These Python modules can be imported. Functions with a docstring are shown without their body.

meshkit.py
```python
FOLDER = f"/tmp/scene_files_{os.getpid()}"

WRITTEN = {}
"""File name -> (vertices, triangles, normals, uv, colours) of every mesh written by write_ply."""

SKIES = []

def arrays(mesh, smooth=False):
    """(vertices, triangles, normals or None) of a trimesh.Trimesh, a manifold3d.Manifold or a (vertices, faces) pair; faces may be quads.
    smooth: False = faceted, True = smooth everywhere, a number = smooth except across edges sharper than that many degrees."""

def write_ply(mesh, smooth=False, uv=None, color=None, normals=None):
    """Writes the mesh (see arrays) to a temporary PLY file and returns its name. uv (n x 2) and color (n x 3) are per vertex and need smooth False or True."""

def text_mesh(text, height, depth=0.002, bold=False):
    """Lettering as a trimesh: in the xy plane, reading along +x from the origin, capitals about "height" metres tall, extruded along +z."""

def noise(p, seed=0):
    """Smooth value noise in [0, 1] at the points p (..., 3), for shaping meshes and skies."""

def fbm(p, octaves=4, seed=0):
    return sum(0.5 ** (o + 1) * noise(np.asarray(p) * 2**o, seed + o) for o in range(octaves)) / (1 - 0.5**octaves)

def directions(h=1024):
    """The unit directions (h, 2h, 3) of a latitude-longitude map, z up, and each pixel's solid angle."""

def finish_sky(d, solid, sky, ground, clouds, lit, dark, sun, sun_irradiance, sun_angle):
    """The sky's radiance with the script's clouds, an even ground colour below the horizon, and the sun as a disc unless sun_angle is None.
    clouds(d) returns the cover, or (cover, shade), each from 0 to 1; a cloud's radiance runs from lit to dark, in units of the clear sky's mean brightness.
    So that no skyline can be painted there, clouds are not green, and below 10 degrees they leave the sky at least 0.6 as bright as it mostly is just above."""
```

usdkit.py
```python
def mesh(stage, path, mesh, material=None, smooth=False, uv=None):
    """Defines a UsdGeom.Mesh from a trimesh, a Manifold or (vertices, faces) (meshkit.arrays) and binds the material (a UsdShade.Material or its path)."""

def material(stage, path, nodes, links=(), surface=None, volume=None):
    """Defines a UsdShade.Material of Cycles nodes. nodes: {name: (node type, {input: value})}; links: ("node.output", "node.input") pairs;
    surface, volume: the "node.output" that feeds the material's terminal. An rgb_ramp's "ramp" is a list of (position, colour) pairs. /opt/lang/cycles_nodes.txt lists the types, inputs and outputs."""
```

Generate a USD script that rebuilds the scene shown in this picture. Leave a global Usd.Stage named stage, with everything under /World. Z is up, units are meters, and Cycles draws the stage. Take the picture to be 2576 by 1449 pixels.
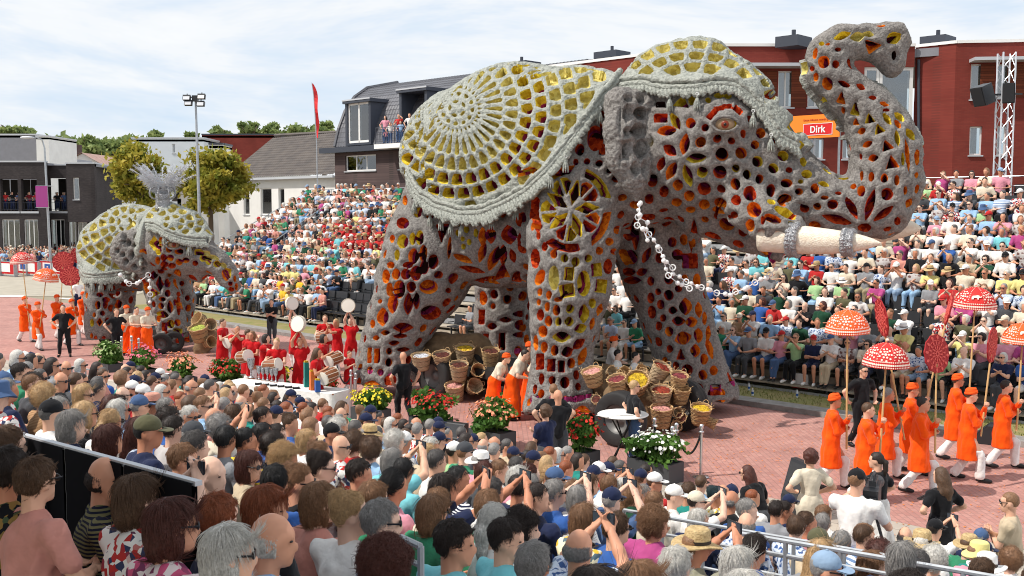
import math, random, numpy as np, trimesh, manifold3d as m3, meshkit, usdkit
from pxr import Usd, UsdGeom, UsdLux, UsdShade, Sdf, Gf, Vt
from scipy.spatial import cKDTree, ConvexHull
from scipy.ndimage import minimum_filter, gaussian_filter1d
PI = math.pi
rng = np.random.default_rng(7)
random.seed(7)
stage = Usd.Stage.CreateInMemory()
UsdGeom.SetStageUpAxis(stage, UsdGeom.Tokens.z)
UsdGeom.SetStageMetersPerUnit(stage, 1.0)
UsdGeom.Xform.Define(stage, '/World')
UsdGeom.Scope.Define(stage, '/World/Looks')

# ------------------------------------------------------------------ camera, sky, sun, exposure
EYE = np.array([0.0, 0.0, 5.3]); FPX = 2600.0; W2, H2 = 1288.0, 724.5
PITCH = math.atan((H2 - 520) / FPX)
FWD = np.array([0, math.cos(PITCH), -math.sin(PITCH)]); UPV = np.array([0, math.sin(PITCH), math.cos(PITCH)])
cam = UsdGeom.Camera.Define(stage, '/World/camera')
cam.CreateHorizontalApertureAttr(36.0); cam.CreateVerticalApertureAttr(36.0 * 576 / 1024)
cam.CreateFocalLengthAttr(36.0 * FPX / 2576.0)
cam.CreateClippingRangeAttr(Gf.Vec2f(0.1, 3000))
cam.CreateExposureAttr(-0.1)
cam.AddTranslateOp().Set(Gf.Vec3d(*EYE.tolist())); cam.AddRotateXOp().Set(90 - math.degrees(PITCH))
SUN_EL = math.radians(52.0)
SUN = np.array([-0.955 * math.cos(SUN_EL), -0.296 * math.cos(SUN_EL), math.sin(SUN_EL)])
sky_n = {"sky": ("sky_texture", {"sky_type": "single_scattering", "sun_disc": False, "sun_elevation": SUN_EL, "sun_rotation": math.atan2(SUN[0], SUN[1]), "aerosol_density": 1.4}),
  "tc": ("texture_coordinate", {}), "map": ("mapping", {"scale": (1.4, 1.4, 5.5), "rotation": (0.0, 0.06, 0.5), "location": (0.3, 0.2, 0.1)}),
  "n1": ("noise_texture", {"scale": 2.1, "detail": 7.0, "roughness": 0.6, "distortion": 0.4}),
  "r1": ("rgb_ramp", {"ramp": [(0.34, (7.4, 9.0, 10.8)), (0.45, (8.8, 9.8, 11.0)), (0.54, (10.6, 10.9, 11.2)), (0.7, (11.8, 11.8, 11.8))]}),
  "cloud": ("mix", {"fac": 0.9}), "bg": ("background_shader", {"strength": 0.1})}
sky_m = usdkit.material(stage, '/World/Looks/sky_light', sky_n, [("tc.generated", "map.vector"), ("map.vector", "n1.vector"), ("n1.fac", "r1.fac"), ("r1.color", "cloud.color2"), ("sky.color", "cloud.color1"), ("cloud.color", "bg.color")], surface="bg.background")
dome = UsdLux.DomeLight.Define(stage, '/World/sky')
UsdShade.MaterialBindingAPI.Apply(dome.GetPrim()).Bind(sky_m)
sun = UsdLux.DistantLight.Define(stage, '/World/sun')
sun.CreateNormalizeAttr(True); sun.CreateIntensityAttr(1.2); sun.CreateAngleAttr(0.53); sun.CreateColorAttr(Gf.Vec3f(1.0, 0.945, 0.87))
_q = Gf.Rotation(Gf.Vec3d(0, 0, 1), Gf.Vec3d(*SUN.tolist()))
sun.AddTransformOp().Set(Gf.Matrix4d().SetRotate(_q))

# ------------------------------------------------------------------ helpers
def P(x, y, d):
    "point at depth d (metres along the view axis) on the sight line through picture point x, y of a 2576 wide picture"
    return EYE + d * (FWD + np.array([1., 0, 0]) * ((x - W2) / FPX) + UPV * ((H2 - y) / FPX))
def G(x, y, z=0.0):
    r = FWD + np.array([1., 0, 0]) * ((x - W2) / FPX) + UPV * ((H2 - y) / FPX)
    return EYE + r * ((z - EYE[2]) / r[2])
def proj(v):
    v = np.asarray(v, float) - EYE
    d = v @ FWD
    return W2 + FPX * v[..., 0] / d, H2 - FPX * (v @ UPV) / d, d
def unit(v):
    v = np.asarray(v, float); return v / np.linalg.norm(v)
def lin(*c):
    "sRGB 0..255 to linear"
    return tuple((x / 255 / 12.92) if x < 10 else ((x / 255 + 0.055) / 1.055) ** 2.4 for x in c)

_mats = {}
def mat(name, col, rough=0.7, var=0.0, vscale=6.0, bump=0.0, bscale=40.0, metal=0.0, spec=0.4, col2=None, detail=3.0, sheen=0.0, voro=False, bdist=0.02):
    if name in _mats: return _mats[name]
    n = {"p": ("principled_bsdf", {"base_color": col, "roughness": rough, "metallic": metal, "specular_ior_level": spec, "sheen_weight": sheen})}; l = []
    if var or col2 is not None or bump:
        n["tc"] = ("texture_coordinate", {})
    if var or col2 is not None:
        c2 = col2 if col2 is not None else tuple(c * (1 - var) for c in col)
        if voro:
            n["v"] = ("voronoi_texture", {"scale": vscale}); n["sp"] = ("separate_color", {}); l += [("tc.object", "v.vector"), ("v.color", "sp.color")]; src = "sp.r"
        else:
            n["n"] = ("noise_texture", {"scale": vscale, "detail": detail, "roughness": 0.6}); l += [("tc.object", "n.vector")]; src = "n.fac"
        n["rp"] = ("rgb_ramp", {"ramp": [(0.3, c2), (0.7, col)]}); l += [(src, "rp.fac"), ("rp.color", "p.base_color")]
    if bump:
        n["bn"] = ("noise_texture", {"scale": bscale, "detail": 3.0}); n["b"] = ("bump", {"strength": bump, "distance": bdist}); l += [("tc.object", "bn.vector"), ("bn.fac", "b.height"), ("b.normal", "p.normal")]
    _mats[name] = usdkit.material(stage, '/World/Looks/' + name, n, l, surface="p.BSDF")
    return _mats[name]

_names = {}
def numbered(path):
    k = _names.get(path, 0); _names[path] = k + 1
    return path if k == 0 else f"{path}_{k:03d}"
def setd(prim, **kw):
    for k, v in kw.items():
        if v: prim.SetCustomDataByKey(k, v)
def thing(name, label=None, cat=None, loc=(0, 0, 0), rz=0.0, group=None, kind=None, scale=None):
    x = UsdGeom.Xform.Define(stage, numbered('/World/' + name))
    x.AddTranslateOp().Set(Gf.Vec3d(*[float(a) for a in loc])); x.AddRotateZOp().Set(math.degrees(rz))
    if scale: x.AddScaleOp().Set(Gf.Vec3f(scale, scale, scale))
    setd(x.GetPrim(), label=label, category=cat, group=group, kind=kind)
    return x.GetPrim()
def part(name, mesh, material, parent=None, smooth=False, label=None, cat=None, group=None, kind=None):
    base = str(parent.GetPath()) if parent else '/World'
    m = usdkit.mesh(stage, numbered(base + '/' + name), mesh, material, smooth)
    setd(m.GetPrim(), label=label, category=cat, group=group, kind=kind)
    return m.GetPrim()
def structure(name, mesh, material, smooth=False, kind='structure'):
    return part(name, mesh, material, None, smooth, kind=kind)
def copy_of(root, loc, rz, label=None, group=None, scale=None):
    was = root.GetCustomData()
    r = thing(root.GetName(), label or was.get('label'), was.get('category'), loc, rz, group or was.get('group'), scale=scale)
    return r

# meshes as (v, f) tuples -------------------------------------------------
def cat(*ms):
    ms = [m for m in ms if m is not None and len(m[0])]
    vs, fs, o = [], [], 0
    for v, f in ms:
        vs.append(np.asarray(v, float)); fs.append(np.asarray(f, int) + o); o += len(v)
    return np.vstack(vs), np.vstack(fs)
_BF = np.array([[0,2,1],[0,3,2],[4,5,6],[4,6,7],[0,1,5],[0,5,4],[1,2,6],[1,6,5],[2,3,7],[2,7,6],[3,0,4],[3,4,7]])
def box(c, s, rz=0.0, rx=0.0, ry=0.0):
    x, y, z = np.asarray(s, float) / 2
    v = np.array([[-x,-y,-z],[x,-y,-z],[x,y,-z],[-x,y,-z],[-x,-y,z],[x,-y,z],[x,y,z],[-x,y,z]])
    return (v @ rot(rx, ry, rz).T + np.asarray(c, float), _BF)
def rot(rx=0, ry=0, rz=0):
    cx, sx, cy, sy, cz, sz = math.cos(rx), math.sin(rx), math.cos(ry), math.sin(ry), math.cos(rz), math.sin(rz)
    return np.array([[cz,-sz,0],[sz,cz,0],[0,0,1]]) @ np.array([[cy,0,sy],[0,1,0],[-sy,0,cy]]) @ np.array([[1,0,0],[0,cx,-sx],[0,sx,cx]])
def xf(m, R=None, t=(0, 0, 0), s=1.0):
    v = np.asarray(m[0], float) * s
    if R is not None: v = v @ np.asarray(R).T
    return v + np.asarray(t, float), m[1]
def frame(z, up=(0, 0, 1)):
    z = unit(z); up = np.asarray(up, float)
    if abs(z @ up) > 0.98: up = np.array([1., 0, 0])
    x = unit(np.cross(up, z)); return np.stack([x, np.cross(z, x), z], 1)
def tube(pts, r, n=6, caps=True, closed=False):
    pts = np.asarray(pts, float); m = len(pts); r = np.broadcast_to(np.asarray(r, float), (m,))
    if closed: t = np.roll(pts, -1, 0) - np.roll(pts, 1, 0)
    else: t = np.gradient(pts, axis=0)
    t /= np.linalg.norm(t, axis=1, keepdims=True) + 1e-12
    up = np.array([0, 0, 1.]) if abs(t[:, 2]).max() < 0.95 else np.array([0.31, 0.95, 0.05])
    x = np.cross(np.broadcast_to(up, t.shape), t); x /= np.linalg.norm(x, axis=1, keepdims=True) + 1e-9; y = np.cross(t, x)
    a = np.arange(n) / n * 2 * PI
    v = (pts[:, None] + r[:, None, None] * (np.cos(a)[None, :, None] * x[:, None] + np.sin(a)[None, :, None] * y[:, None])).reshape(-1, 3)
    f = []
    for i in range(m if closed else m - 1):
        j = (i + 1) % m
        for k in range(n):
            q = (k + 1) % n
            f += [[i*n+k, i*n+q, j*n+q], [i*n+k, j*n+q, j*n+k]]
    if caps and not closed:
        v = np.vstack([v, pts[:1], pts[-1:]]); b = len(v) - 2
        for k in range(n):
            q = (k + 1) % n
            f += [[b, q, k], [b + 1, (m-1)*n + k, (m-1)*n + q]]
    return v, np.array(f)
def bar(a, b, w, h=None, up=(0, 0, 1)):
    a, b = np.asarray(a, float), np.asarray(b, float); R = frame(b - a, up); m = box((0, 0, np.linalg.norm(b - a) / 2), (w, h or w, np.linalg.norm(b - a)))
    return xf(m, R, a)
def lathe(prof, n=16, cap=True):
    prof = np.asarray(prof, float); m = len(prof); a = np.arange(n) / n * 2 * PI
    v = np.stack([prof[:, None, 0] * np.cos(a), prof[:, None, 0] * np.sin(a), np.repeat(prof[:, 1:2], n, 1)], -1).reshape(-1, 3); f = []
    for i in range(m - 1):
        for k in range(n):
            q = (k + 1) % n; f += [[i*n+k, i*n+q, (i+1)*n+q], [i*n+k, (i+1)*n+q, (i+1)*n+k]]
    if cap:
        v = np.vstack([v, [[0, 0, prof[0, 1]], [0, 0, prof[-1, 1]]]]); b = len(v) - 2
        for k in range(n):
            q = (k + 1) % n; f += [[b, q, k], [b + 1, (m-1)*n + k, (m-1)*n + q]]
    return v, np.array(f)
_ico = {}
def ball(c, r, sub=1):
    if sub not in _ico:
        m = trimesh.creation.icosphere(subdivisions=sub); _ico[sub] = (np.array(m.vertices), np.array(m.faces))
    v, f = _ico[sub]; return v * np.asarray(r, float) + np.asarray(c, float), f
def prism(poly, z0, z1):
    "extrude a simple polygon (n x 2)"
    from shapely.geometry import Polygon
    m = trimesh.creation.extrude_polygon(Polygon(poly), z1 - z0, engine="earcut"); v = np.array(m.vertices); v[:, 2] += z0
    return v, np.array(m.faces)
def quad(a, b, c, d): return np.array([a, b, c, d], float), np.array([[0, 1, 2], [0, 2, 3]])
def text(s, h, bold=False, depth=0.006):
    m = meshkit.text_mesh(s, h, depth, bold); return np.array(m.vertices), np.array(m.faces)

# ------------------------------------------------------------------ implicit surfaces: cones and ellipsoids joined smoothly
def nets(val, o, h):
    "surface nets of a grid of distances"
    neg = val < 0; nx, ny, nz = val.shape
    cnt = np.zeros((nx-1, ny-1, nz-1), int)
    for a in (0, 1):
        for b in (0, 1):
            for c in (0, 1): cnt += neg[a:nx-1+a, b:ny-1+b, c:nz-1+c]
    cells = np.argwhere((cnt > 0) & (cnt < 8))
    idx = -np.ones(cnt.shape, int); idx[tuple(cells.T)] = np.arange(len(cells))
    s = np.zeros((len(cells), 3)); w = np.zeros(len(cells)); C = list(np.ndindex(2, 2, 2))
    vals = {c: val[cells[:, 0]+c[0], cells[:, 1]+c[1], cells[:, 2]+c[2]] for c in C}
    for i, a in enumerate(C):
        for b in C[i+1:]:
            if sum(abs(np.subtract(a, b))) != 1: continue
            va, vb = vals[a], vals[b]; x = (va < 0) != (vb < 0)
            t = np.where(x, va / np.where(x, va - vb, 1), 0)
            s += np.where(x[:, None], np.array(a) + t[:, None] * (np.array(b) - np.array(a)), 0); w += x
    v = (cells + s / w[:, None]) * h + o
    F = []
    for ax in range(3):
        sh = [slice(None)] * 3; sh2 = [slice(None)] * 3; sh[ax] = slice(0, -1); sh2[ax] = slice(1, None)
        e = np.argwhere(neg[tuple(sh)] != neg[tuple(sh2)]); u, q = [(1, 2), (2, 0), (0, 1)][ax]
        ok = (e[:, u] > 0) & (e[:, q] > 0) & (e[:, u] < val.shape[u]-1) & (e[:, q] < val.shape[q]-1); e = e[ok]
        fl = neg[tuple(e.T)]
        def at(du, dq):
            k = e.copy(); k[:, u] -= du; k[:, q] -= dq; return idx[tuple(k.T)]
        a, b, c, d = at(0, 0), at(1, 0), at(1, 1), at(0, 1)
        Q = np.where(fl[:, None], np.stack([a, b, c, d], 1), np.stack([a, d, c, b], 1))
        F.append(Q[:, [0, 1, 2]]); F.append(Q[:, [0, 2, 3]])
    F = np.vstack(F)
    return v, F
def sdf(prims, h, k=0.05, grow=0.0, cut=None):
    """prims: ('c', a, ra, b, rb) round cones; ('e', centre, radii, R) ellipsoids"""
    lo = np.full(3, 1e9); hi = -lo; bb = []
    for p in prims:
        if p[0] == 'c':
            pts = np.array([p[1], p[3]], float); r = max(p[2], p[4]) + grow
        else:
            pts = np.array([p[1]], float); r = max(p[2]) + grow
        a, b = pts.min(0) - r, pts.max(0) + r; bb.append((a, b)); lo, hi = np.minimum(lo, a), np.maximum(hi, b)
    o = lo - 2.5 * h; n = np.ceil((hi - o) / h).astype(int) + 3
    val = np.full(n, 10.0, np.float32)
    for p, (a, b) in zip(prims, bb):
        m = k + 2.5 * h
        i0 = np.maximum(((a - m - o) / h).astype(int), 0); i1 = np.minimum(((b + m - o) / h).astype(int) + 2, n)
        g = [(o[q] + h * np.arange(i0[q], i1[q])) for q in range(3)]
        X, Y, Z = g[0][:, None, None], g[1][None, :, None], g[2][None, None, :]
        if p[0] == 'c':
            A, B = np.asarray(p[1], float), np.asarray(p[3], float); ab = B - A; L = ab @ ab + 1e-12
            t = np.clip(((X - A[0]) * ab[0] + (Y - A[1]) * ab[1] + (Z - A[2]) * ab[2]) / L, 0, 1)
            d = np.sqrt((X - A[0] - t * ab[0])**2 + (Y - A[1] - t * ab[1])**2 + (Z - A[2] - t * ab[2])**2) - (p[2] + grow) * (1 - t) - (p[4] + grow) * t
        else:
            c = np.asarray(p[1], float); R = np.eye(3) if len(p) < 4 or p[3] is None else np.asarray(p[3]); r = np.asarray(p[2], float) + grow
            q = [R[0, i] * (X - c[0]) + R[1, i] * (Y - c[1]) + R[2, i] * (Z - c[2]) for i in range(3)]
            k0 = np.sqrt(sum((q[i] / r[i])**2 for i in range(3))); k1 = np.sqrt(sum((q[i] / r[i]**2)**2 for i in range(3))) + 1e-9
            d = k0 * (k0 - 1) / k1
        sl = tuple(slice(i0[q], i1[q]) for q in range(3)); cur = val[sl]
        hh = np.maximum(k - np.abs(cur - d), 0) / k
        val[sl] = np.minimum(cur, d) - hh * hh * k * 0.25
    if cut is not None:
        g = [(o[q] + h * np.arange(n[q])) for q in range(3)]
        val = np.maximum(val, cut(g[0][:, None, None], g[1][None, :, None], g[2][None, None, :]))
    return nets(val, o, h)
def chain(*pr):
    "pr: (point, radius) in a row -> cones"
    return [('c', a[0], a[1], b[0], b[1]) for a, b in zip(pr[:-1], pr[1:])]
def vnormals(v, f):
    n = np.zeros_like(v); c = np.cross(v[f[:, 1]] - v[f[:, 0]], v[f[:, 2]] - v[f[:, 0]])
    for k in range(3): np.add.at(n, f[:, k], c)
    return n / (np.linalg.norm(n, axis=1, keepdims=True) + 1e-12)
def relax(v, f, n=3, lam=0.5):
    import scipy.sparse as sp
    e = np.vstack([f[:, [0, 1]], f[:, [1, 2]], f[:, [2, 0]]]); A = sp.coo_matrix((np.ones(len(e)), (e[:, 0], e[:, 1])), shape=(len(v),) * 2).tocsr(); A = ((A + A.T) > 0).astype(float)
    dg = np.array(A.sum(1)).ravel()[:, None] + 1e-9
    for i in range(n):
        v = v + lam * (A @ v / dg - v); v = v - 0.53 * (A @ v / dg - v) * (lam / 0.5)
    return v
def halve(v, f):
    "split every triangle in four"
    e = np.sort(np.vstack([f[:, [0, 1]], f[:, [1, 2]], f[:, [2, 0]]]), 1); u, inv = np.unique(e, axis=0, return_inverse=True); inv = inv.ravel()
    m = (v[u[:, 0]] + v[u[:, 1]]) / 2; n, k = len(v), len(f); a, b, c = inv[:k] + n, inv[k:2*k] + n, inv[2*k:] + n
    return np.vstack([v, m]), np.vstack([np.stack([f[:, 0], a, c], 1), np.stack([a, f[:, 1], b], 1), np.stack([c, b, f[:, 2]], 1), np.stack([a, b, c], 1)])
# ------------------------------------------------------------------ the flower elephants
m_grey = mat('grey_seed', lin(152, 147, 142), 0.95, col2=lin(96, 92, 89), vscale=18, bump=1.0, bscale=26, detail=6, spec=0.1, bdist=0.035)
m_silver = mat('silver_seed', lin(174, 176, 166), 0.62, col2=lin(116, 119, 112), vscale=15, bump=1.0, bscale=15, detail=6, spec=0.45, bdist=0.06)
m_yel = mat('yellow_dahlia', lin(230, 208, 70), 0.9, col2=lin(190, 160, 36), vscale=11, bump=1.0, bscale=14, spec=0.1, voro=True, bdist=0.05)
m_pale = mat('pale_yellow_dahlia', lin(216, 204, 128), 0.9, col2=lin(180, 164, 92), vscale=10, bump=1.0, bscale=13, spec=0.1, voro=True, bdist=0.05)
m_org = mat('orange_dahlia', lin(238, 142, 36), 0.9, col2=lin(200, 96, 24), vscale=11, bump=1.0, bscale=14, spec=0.1, voro=True, bdist=0.05)
m_red = mat('red_dahlia', lin(208, 78, 32), 0.9, col2=lin(150, 40, 20), vscale=11, bump=1.0, bscale=14, spec=0.1, voro=True, bdist=0.05)
m_pink = mat('pink_dahlia', lin(176, 62, 124), 0.9, col2=lin(118, 34, 80), vscale=11, bump=1.0, bscale=14, spec=0.1, voro=True, bdist=0.05)
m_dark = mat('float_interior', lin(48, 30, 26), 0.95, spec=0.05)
m_tusk = mat('tusk_cream', lin(236, 226, 210), 0.85, col2=lin(220, 204, 182), vscale=9, bump=0.9, bscale=30, spec=0.2, bdist=0.03)
m_glit = mat('glitter_silver', lin(190, 190, 192), 0.3, col2=lin(110, 110, 114), vscale=40, metal=0.7, bump=1.0, bscale=30, bdist=0.04)
m_pearl = mat('pearl_white', lin(238, 238, 236), 0.3)
m_feather = mat('white_feather', lin(206, 208, 212), 0.7, col2=lin(172, 174, 180), vscale=12)
TILES = {'3': (1288, 0, .5), '4': (1932, 0, .5), 'A': (1006.3, 157.2, .434), 'B': (1257.8, 534.6, .3906), 'E': (880.5, 377.3, .4773), 'C': (188.7, 345.9, .3906)}
def shape(kind, cx, cy, rx, ry, ang=0.0):
    if kind == 'e': a = np.arange(18) / 18 * 2 * PI; p = np.stack([rx * np.cos(a), ry * np.sin(a)], 1)
    elif kind == 'q': p = np.array([[-rx, -ry], [rx, -ry], [rx, ry], [-rx, ry]], float)
    elif kind == 'd': p = np.array([[-rx, 0], [0, -ry], [rx, 0], [0, ry]], float)
    elif kind == 't': p = np.array([[-rx, ry], [0, -ry], [rx, ry]], float)
    elif kind == 'p':
        t = np.linspace(-1, 1, 9); w = (1 - t * t)
        p = np.vstack([np.stack([t * rx, -w * ry], 1), np.stack([t[::-1][1:-1] * rx, w[1:-1] * ry], 1)]) if rx >= ry else np.vstack([np.stack([-w * rx, t * ry], 1), np.stack([w[1:-1] * rx, t[::-1][1:-1] * ry], 1)])
    elif kind == 'a': a = np.linspace(PI, 2 * PI, 11); p = np.vstack([np.stack([rx * np.cos(a), 2 * ry * np.sin(a) + ry], 1)])
    c, s = math.cos(math.radians(ang)), math.sin(math.radians(ang))
    return p @ np.array([[c, s], [-s, c]]) + [cx, cy]
def holes(tile, spec):
    ox, oy, k = TILES[tile]; out = []; kinds = 'eqdtpa'
    for it in spec.replace('\n', ' ').split(';'):
        w = it.split()
        if not w: continue
        kind = 'e'; col = w[4] if len(w) > 4 else 'o'; ang = float(w[6]) if len(w) > 6 else 0
        if len(w) > 5: kind = w[5]
        x, y, rx, ry = map(float, w[:4])
        out.append((shape(kind, ox + x * k, oy + y * k, rx * k, ry * k, ang), col))
    return out
def sdpoly(p, poly):
    "signed distance of points p to a polygon, negative inside"
    d = np.full(len(p), 1e18); s = np.zeros(len(p), bool)
    for a, b in zip(poly, np.roll(poly, -1, 0)):
        e = b - a; w = p - a; t = np.clip((w @ e) / (e @ e + 1e-12), 0, 1); r = w - t[:, None] * e; d = np.minimum(d, (r * r).sum(1))
        c = ((a[1] > p[:, 1]) != (b[1] > p[:, 1]))
        if abs(e[1]) > 1e-12: s ^= c & (p[:, 0] < e[0] * (p[:, 1] - a[1]) / e[1] + a[0])
    return np.where(s, -1, 1) * np.sqrt(d)
def inpoly(x, y, poly): return sdpoly(np.stack([x, y], 1), np.asarray(poly, float)) < 0
def mandala(cx, cy, R, sq=1.0):
    out = []
    for i in range(5):
        a0 = math.radians(-90 + 72 * i + 12)
        def pt(r, da): a = a0 + math.radians(da); return (cx + R * r * math.cos(a) * sq, cy + R * r * math.sin(a))
        out.append((np.array([pt(.10, 0), pt(.40, 20), pt(.70, 2), pt(.40, -18)]), 'y'))
        out.append((np.array([pt(.36, 30), pt(.62, 12), pt(.72, 20), pt(.74, 33)]), 'y' if i > 1 else 'o'))
        out.append((np.array([pt(.36, 42), pt(.74, 39), pt(.72, 52), pt(.62, 60)]), 'y' if i > 2 else 'r'))
        out.append((np.array([pt(.80, t) for t in range(12, 66, 9)] + [pt(.98, t) for t in range(64, 8, -9)]), 'yorro'[i]))
    return out
def cone_chain(pts, lat=0.0):
    q = [(P(x, y, d), r * d / FPX) for x, y, d, r in pts]
    return chain(*q)
EXP = {}
def perforate(v, f, polys, mirror, cover, depth, fill, seed, far=1.2, no_fill=None):
    """cuts the pattern into the surface. polys: traced openings; cover(x, y): 0 skin, 1 cloth. Returns the parts."""
    n = vnormals(v, f); x, y, d = proj(v); face = np.einsum('ij,ij->i', n, unit_rows(EYE - v))
    bx, by = ((x + 500) / 9).astype(int), ((y + 500) / 9).astype(int); zb = np.full((bx.max() + 3, by.max() + 3), 1e9); np.minimum.at(zb, (bx, by), d); zb = minimum_filter(zb, 3)
    vis = (face > 0.06) & (d < zb[bx, by] + 0.55)
    rel = v - mirror[0]; side = rel @ mirror[1]
    mv = v - np.where(side > 0, 2 * side, 0)[:, None] * mirror[1]; mx, my, _ = proj(mv)
    cloth = cover(np.where(vis, x, mx), np.where(vis, y, my))
    F = np.full(len(v), 9.0); col = np.zeros(len(v), int); CI = {'y': 0, 'o': 1, 'r': 2, 'Y': 3, 'k': 4}
    tree = cKDTree(np.stack([x, y], 1)[vis]); vid = np.flatnonzero(vis)
    for poly, c in polys:
        ctr = poly.mean(0); rad = np.abs(poly - ctr).max() + 30
        ids = vid[tree.query_ball_point(ctr, rad * 1.45)]
        if len(ids) < 4: continue
        near = ids[np.argsort(np.hypot(x[ids] - ctr[0], y[ids] - ctr[1]))[:12]]; dm = np.median(d[near])
        ids = ids[np.abs(d[ids] - dm) < far]
        s = (sdpoly(np.stack([x[ids], y[ids]], 1), poly) - np.where(cloth[ids], .1, EXP.get(id(poly), 1.0))) * d[ids] / FPX
        better = s < F[ids]; F[ids[better]] = s[better]; col[ids[better]] = CI[c]
    # the rest of the skin, out of sight or between the traced openings, gets round openings of many sizes
    r_ = np.random.default_rng(seed); t3 = cKDTree(v); gap, rmax, rmin = fill
    order = r_.permutation(len(v))[: len(v) // 3]
    for i in order:
        if cloth[i] and vis[i]: continue
        if no_fill is not None and np.linalg.norm(v[i] - no_fill) < .9: continue
        room = F[i] - gap
        if room < rmin: continue
        R = min(room, rmax * r_.uniform(0.45, 1.0)); ids = np.array(t3.query_ball_point(v[i], R + gap + 0.25))
        ids = ids[n[ids] @ n[i] > -0.2]; s = np.linalg.norm(v[ids] - v[i], axis=1) - R
        c = (1 if r_.random() < .45 else 2) if not (v[i, 2] > 5.5 and r_.random() < .5) else 0
        if cloth[i]: c = 3
        better = s < F[ids]; F[ids[better]] = s[better]; col[ids[better]] = c
    F += (meshkit.noise(v * 9.0, 3) - 0.5) * 0.02
    # round the rims
    base = v.copy()
    w = np.where(cloth, 0.13, 0.10); q = np.clip(1 - np.maximum(F, 0) / w, 0, 1)
    bulge = np.where(cloth, 0.16, 0.0)
    grain = (meshkit.noise(v * 13.0, 5) - 0.5) * 0.018 + (meshkit.noise(v * 28.0, 6) - 0.5) * 0.022
    v = v + n * (bulge - 0.07 * q * q + grain)[:, None]
    neg = F < 0
    e = np.sort(np.vstack([f[:, [0, 1]], f[:, [1, 2]], f[:, [2, 0]]]), 1); e = np.unique(e, axis=0); e = e[neg[e[:, 0]] != neg[e[:, 1]]]
    t = F[e[:, 0]] / (F[e[:, 0]] - F[e[:, 1]]); t = np.clip(t, 0.04, 0.96)[:, None]
    nv = v[e[:, 0]] * (1 - t) + v[e[:, 1]] * t; nn = n[e[:, 0]] * (1 - t) + n[e[:, 1]] * t; inner = np.where(neg[e[:, 0]], e[:, 0], e[:, 1])
    N0 = len(v); key = {(int(a), int(b)): N0 + i for i, (a, b) in enumerate(e)}
    V = np.vstack([v, nv]); NN = np.vstack([n, nn]); COL = np.concatenate([col, col[inner]]); CL = np.concatenate([cloth, cloth[inner]])
    def ek(a, b): return key[(a, b) if a < b else (b, a)]
    m = neg[f].sum(1); out = [f[m == 0]]; inn = [f[m == 3]]; rim = []
    o2, i2 = [], []
    for tri in f[(m == 1) | (m == 2)].tolist():
        k = [neg[a] for a in tri]; lone = k.index(True) if sum(k) == 1 else k.index(False)
        a, b, c = tri[lone], tri[(lone + 1) % 3], tri[(lone + 2) % 3]; p, q_ = ek(a, b), ek(a, c)
        T, Q = [a, p, q_], [[p, b, c], [p, c, q_]]
        if k[lone]: i2.append(T); o2 += Q; rim.append((q_, p))
        else: o2.append(T); i2 += Q; rim.append((p, q_))
    out = np.vstack(out + [np.array(o2)]); inn = np.vstack(inn + [np.array(i2)]); rim = np.array(rim)
    res = {}
    def pick(vv, ff):
        u, inv = np.unique(ff, return_inverse=True); return vv[u], inv.reshape(ff.shape)
    oc = CL[out].mean(1) > 0.5
    res['skin'] = pick(V, out[~oc]); res['cloth'] = pick(V, out[oc]) if oc.any() else None
    D = np.where(COL == 3, depth * 0.55, depth)
    hid = meshkit.noise(V * 1.9, 11) > 0.47; DEEP = hid
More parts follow.
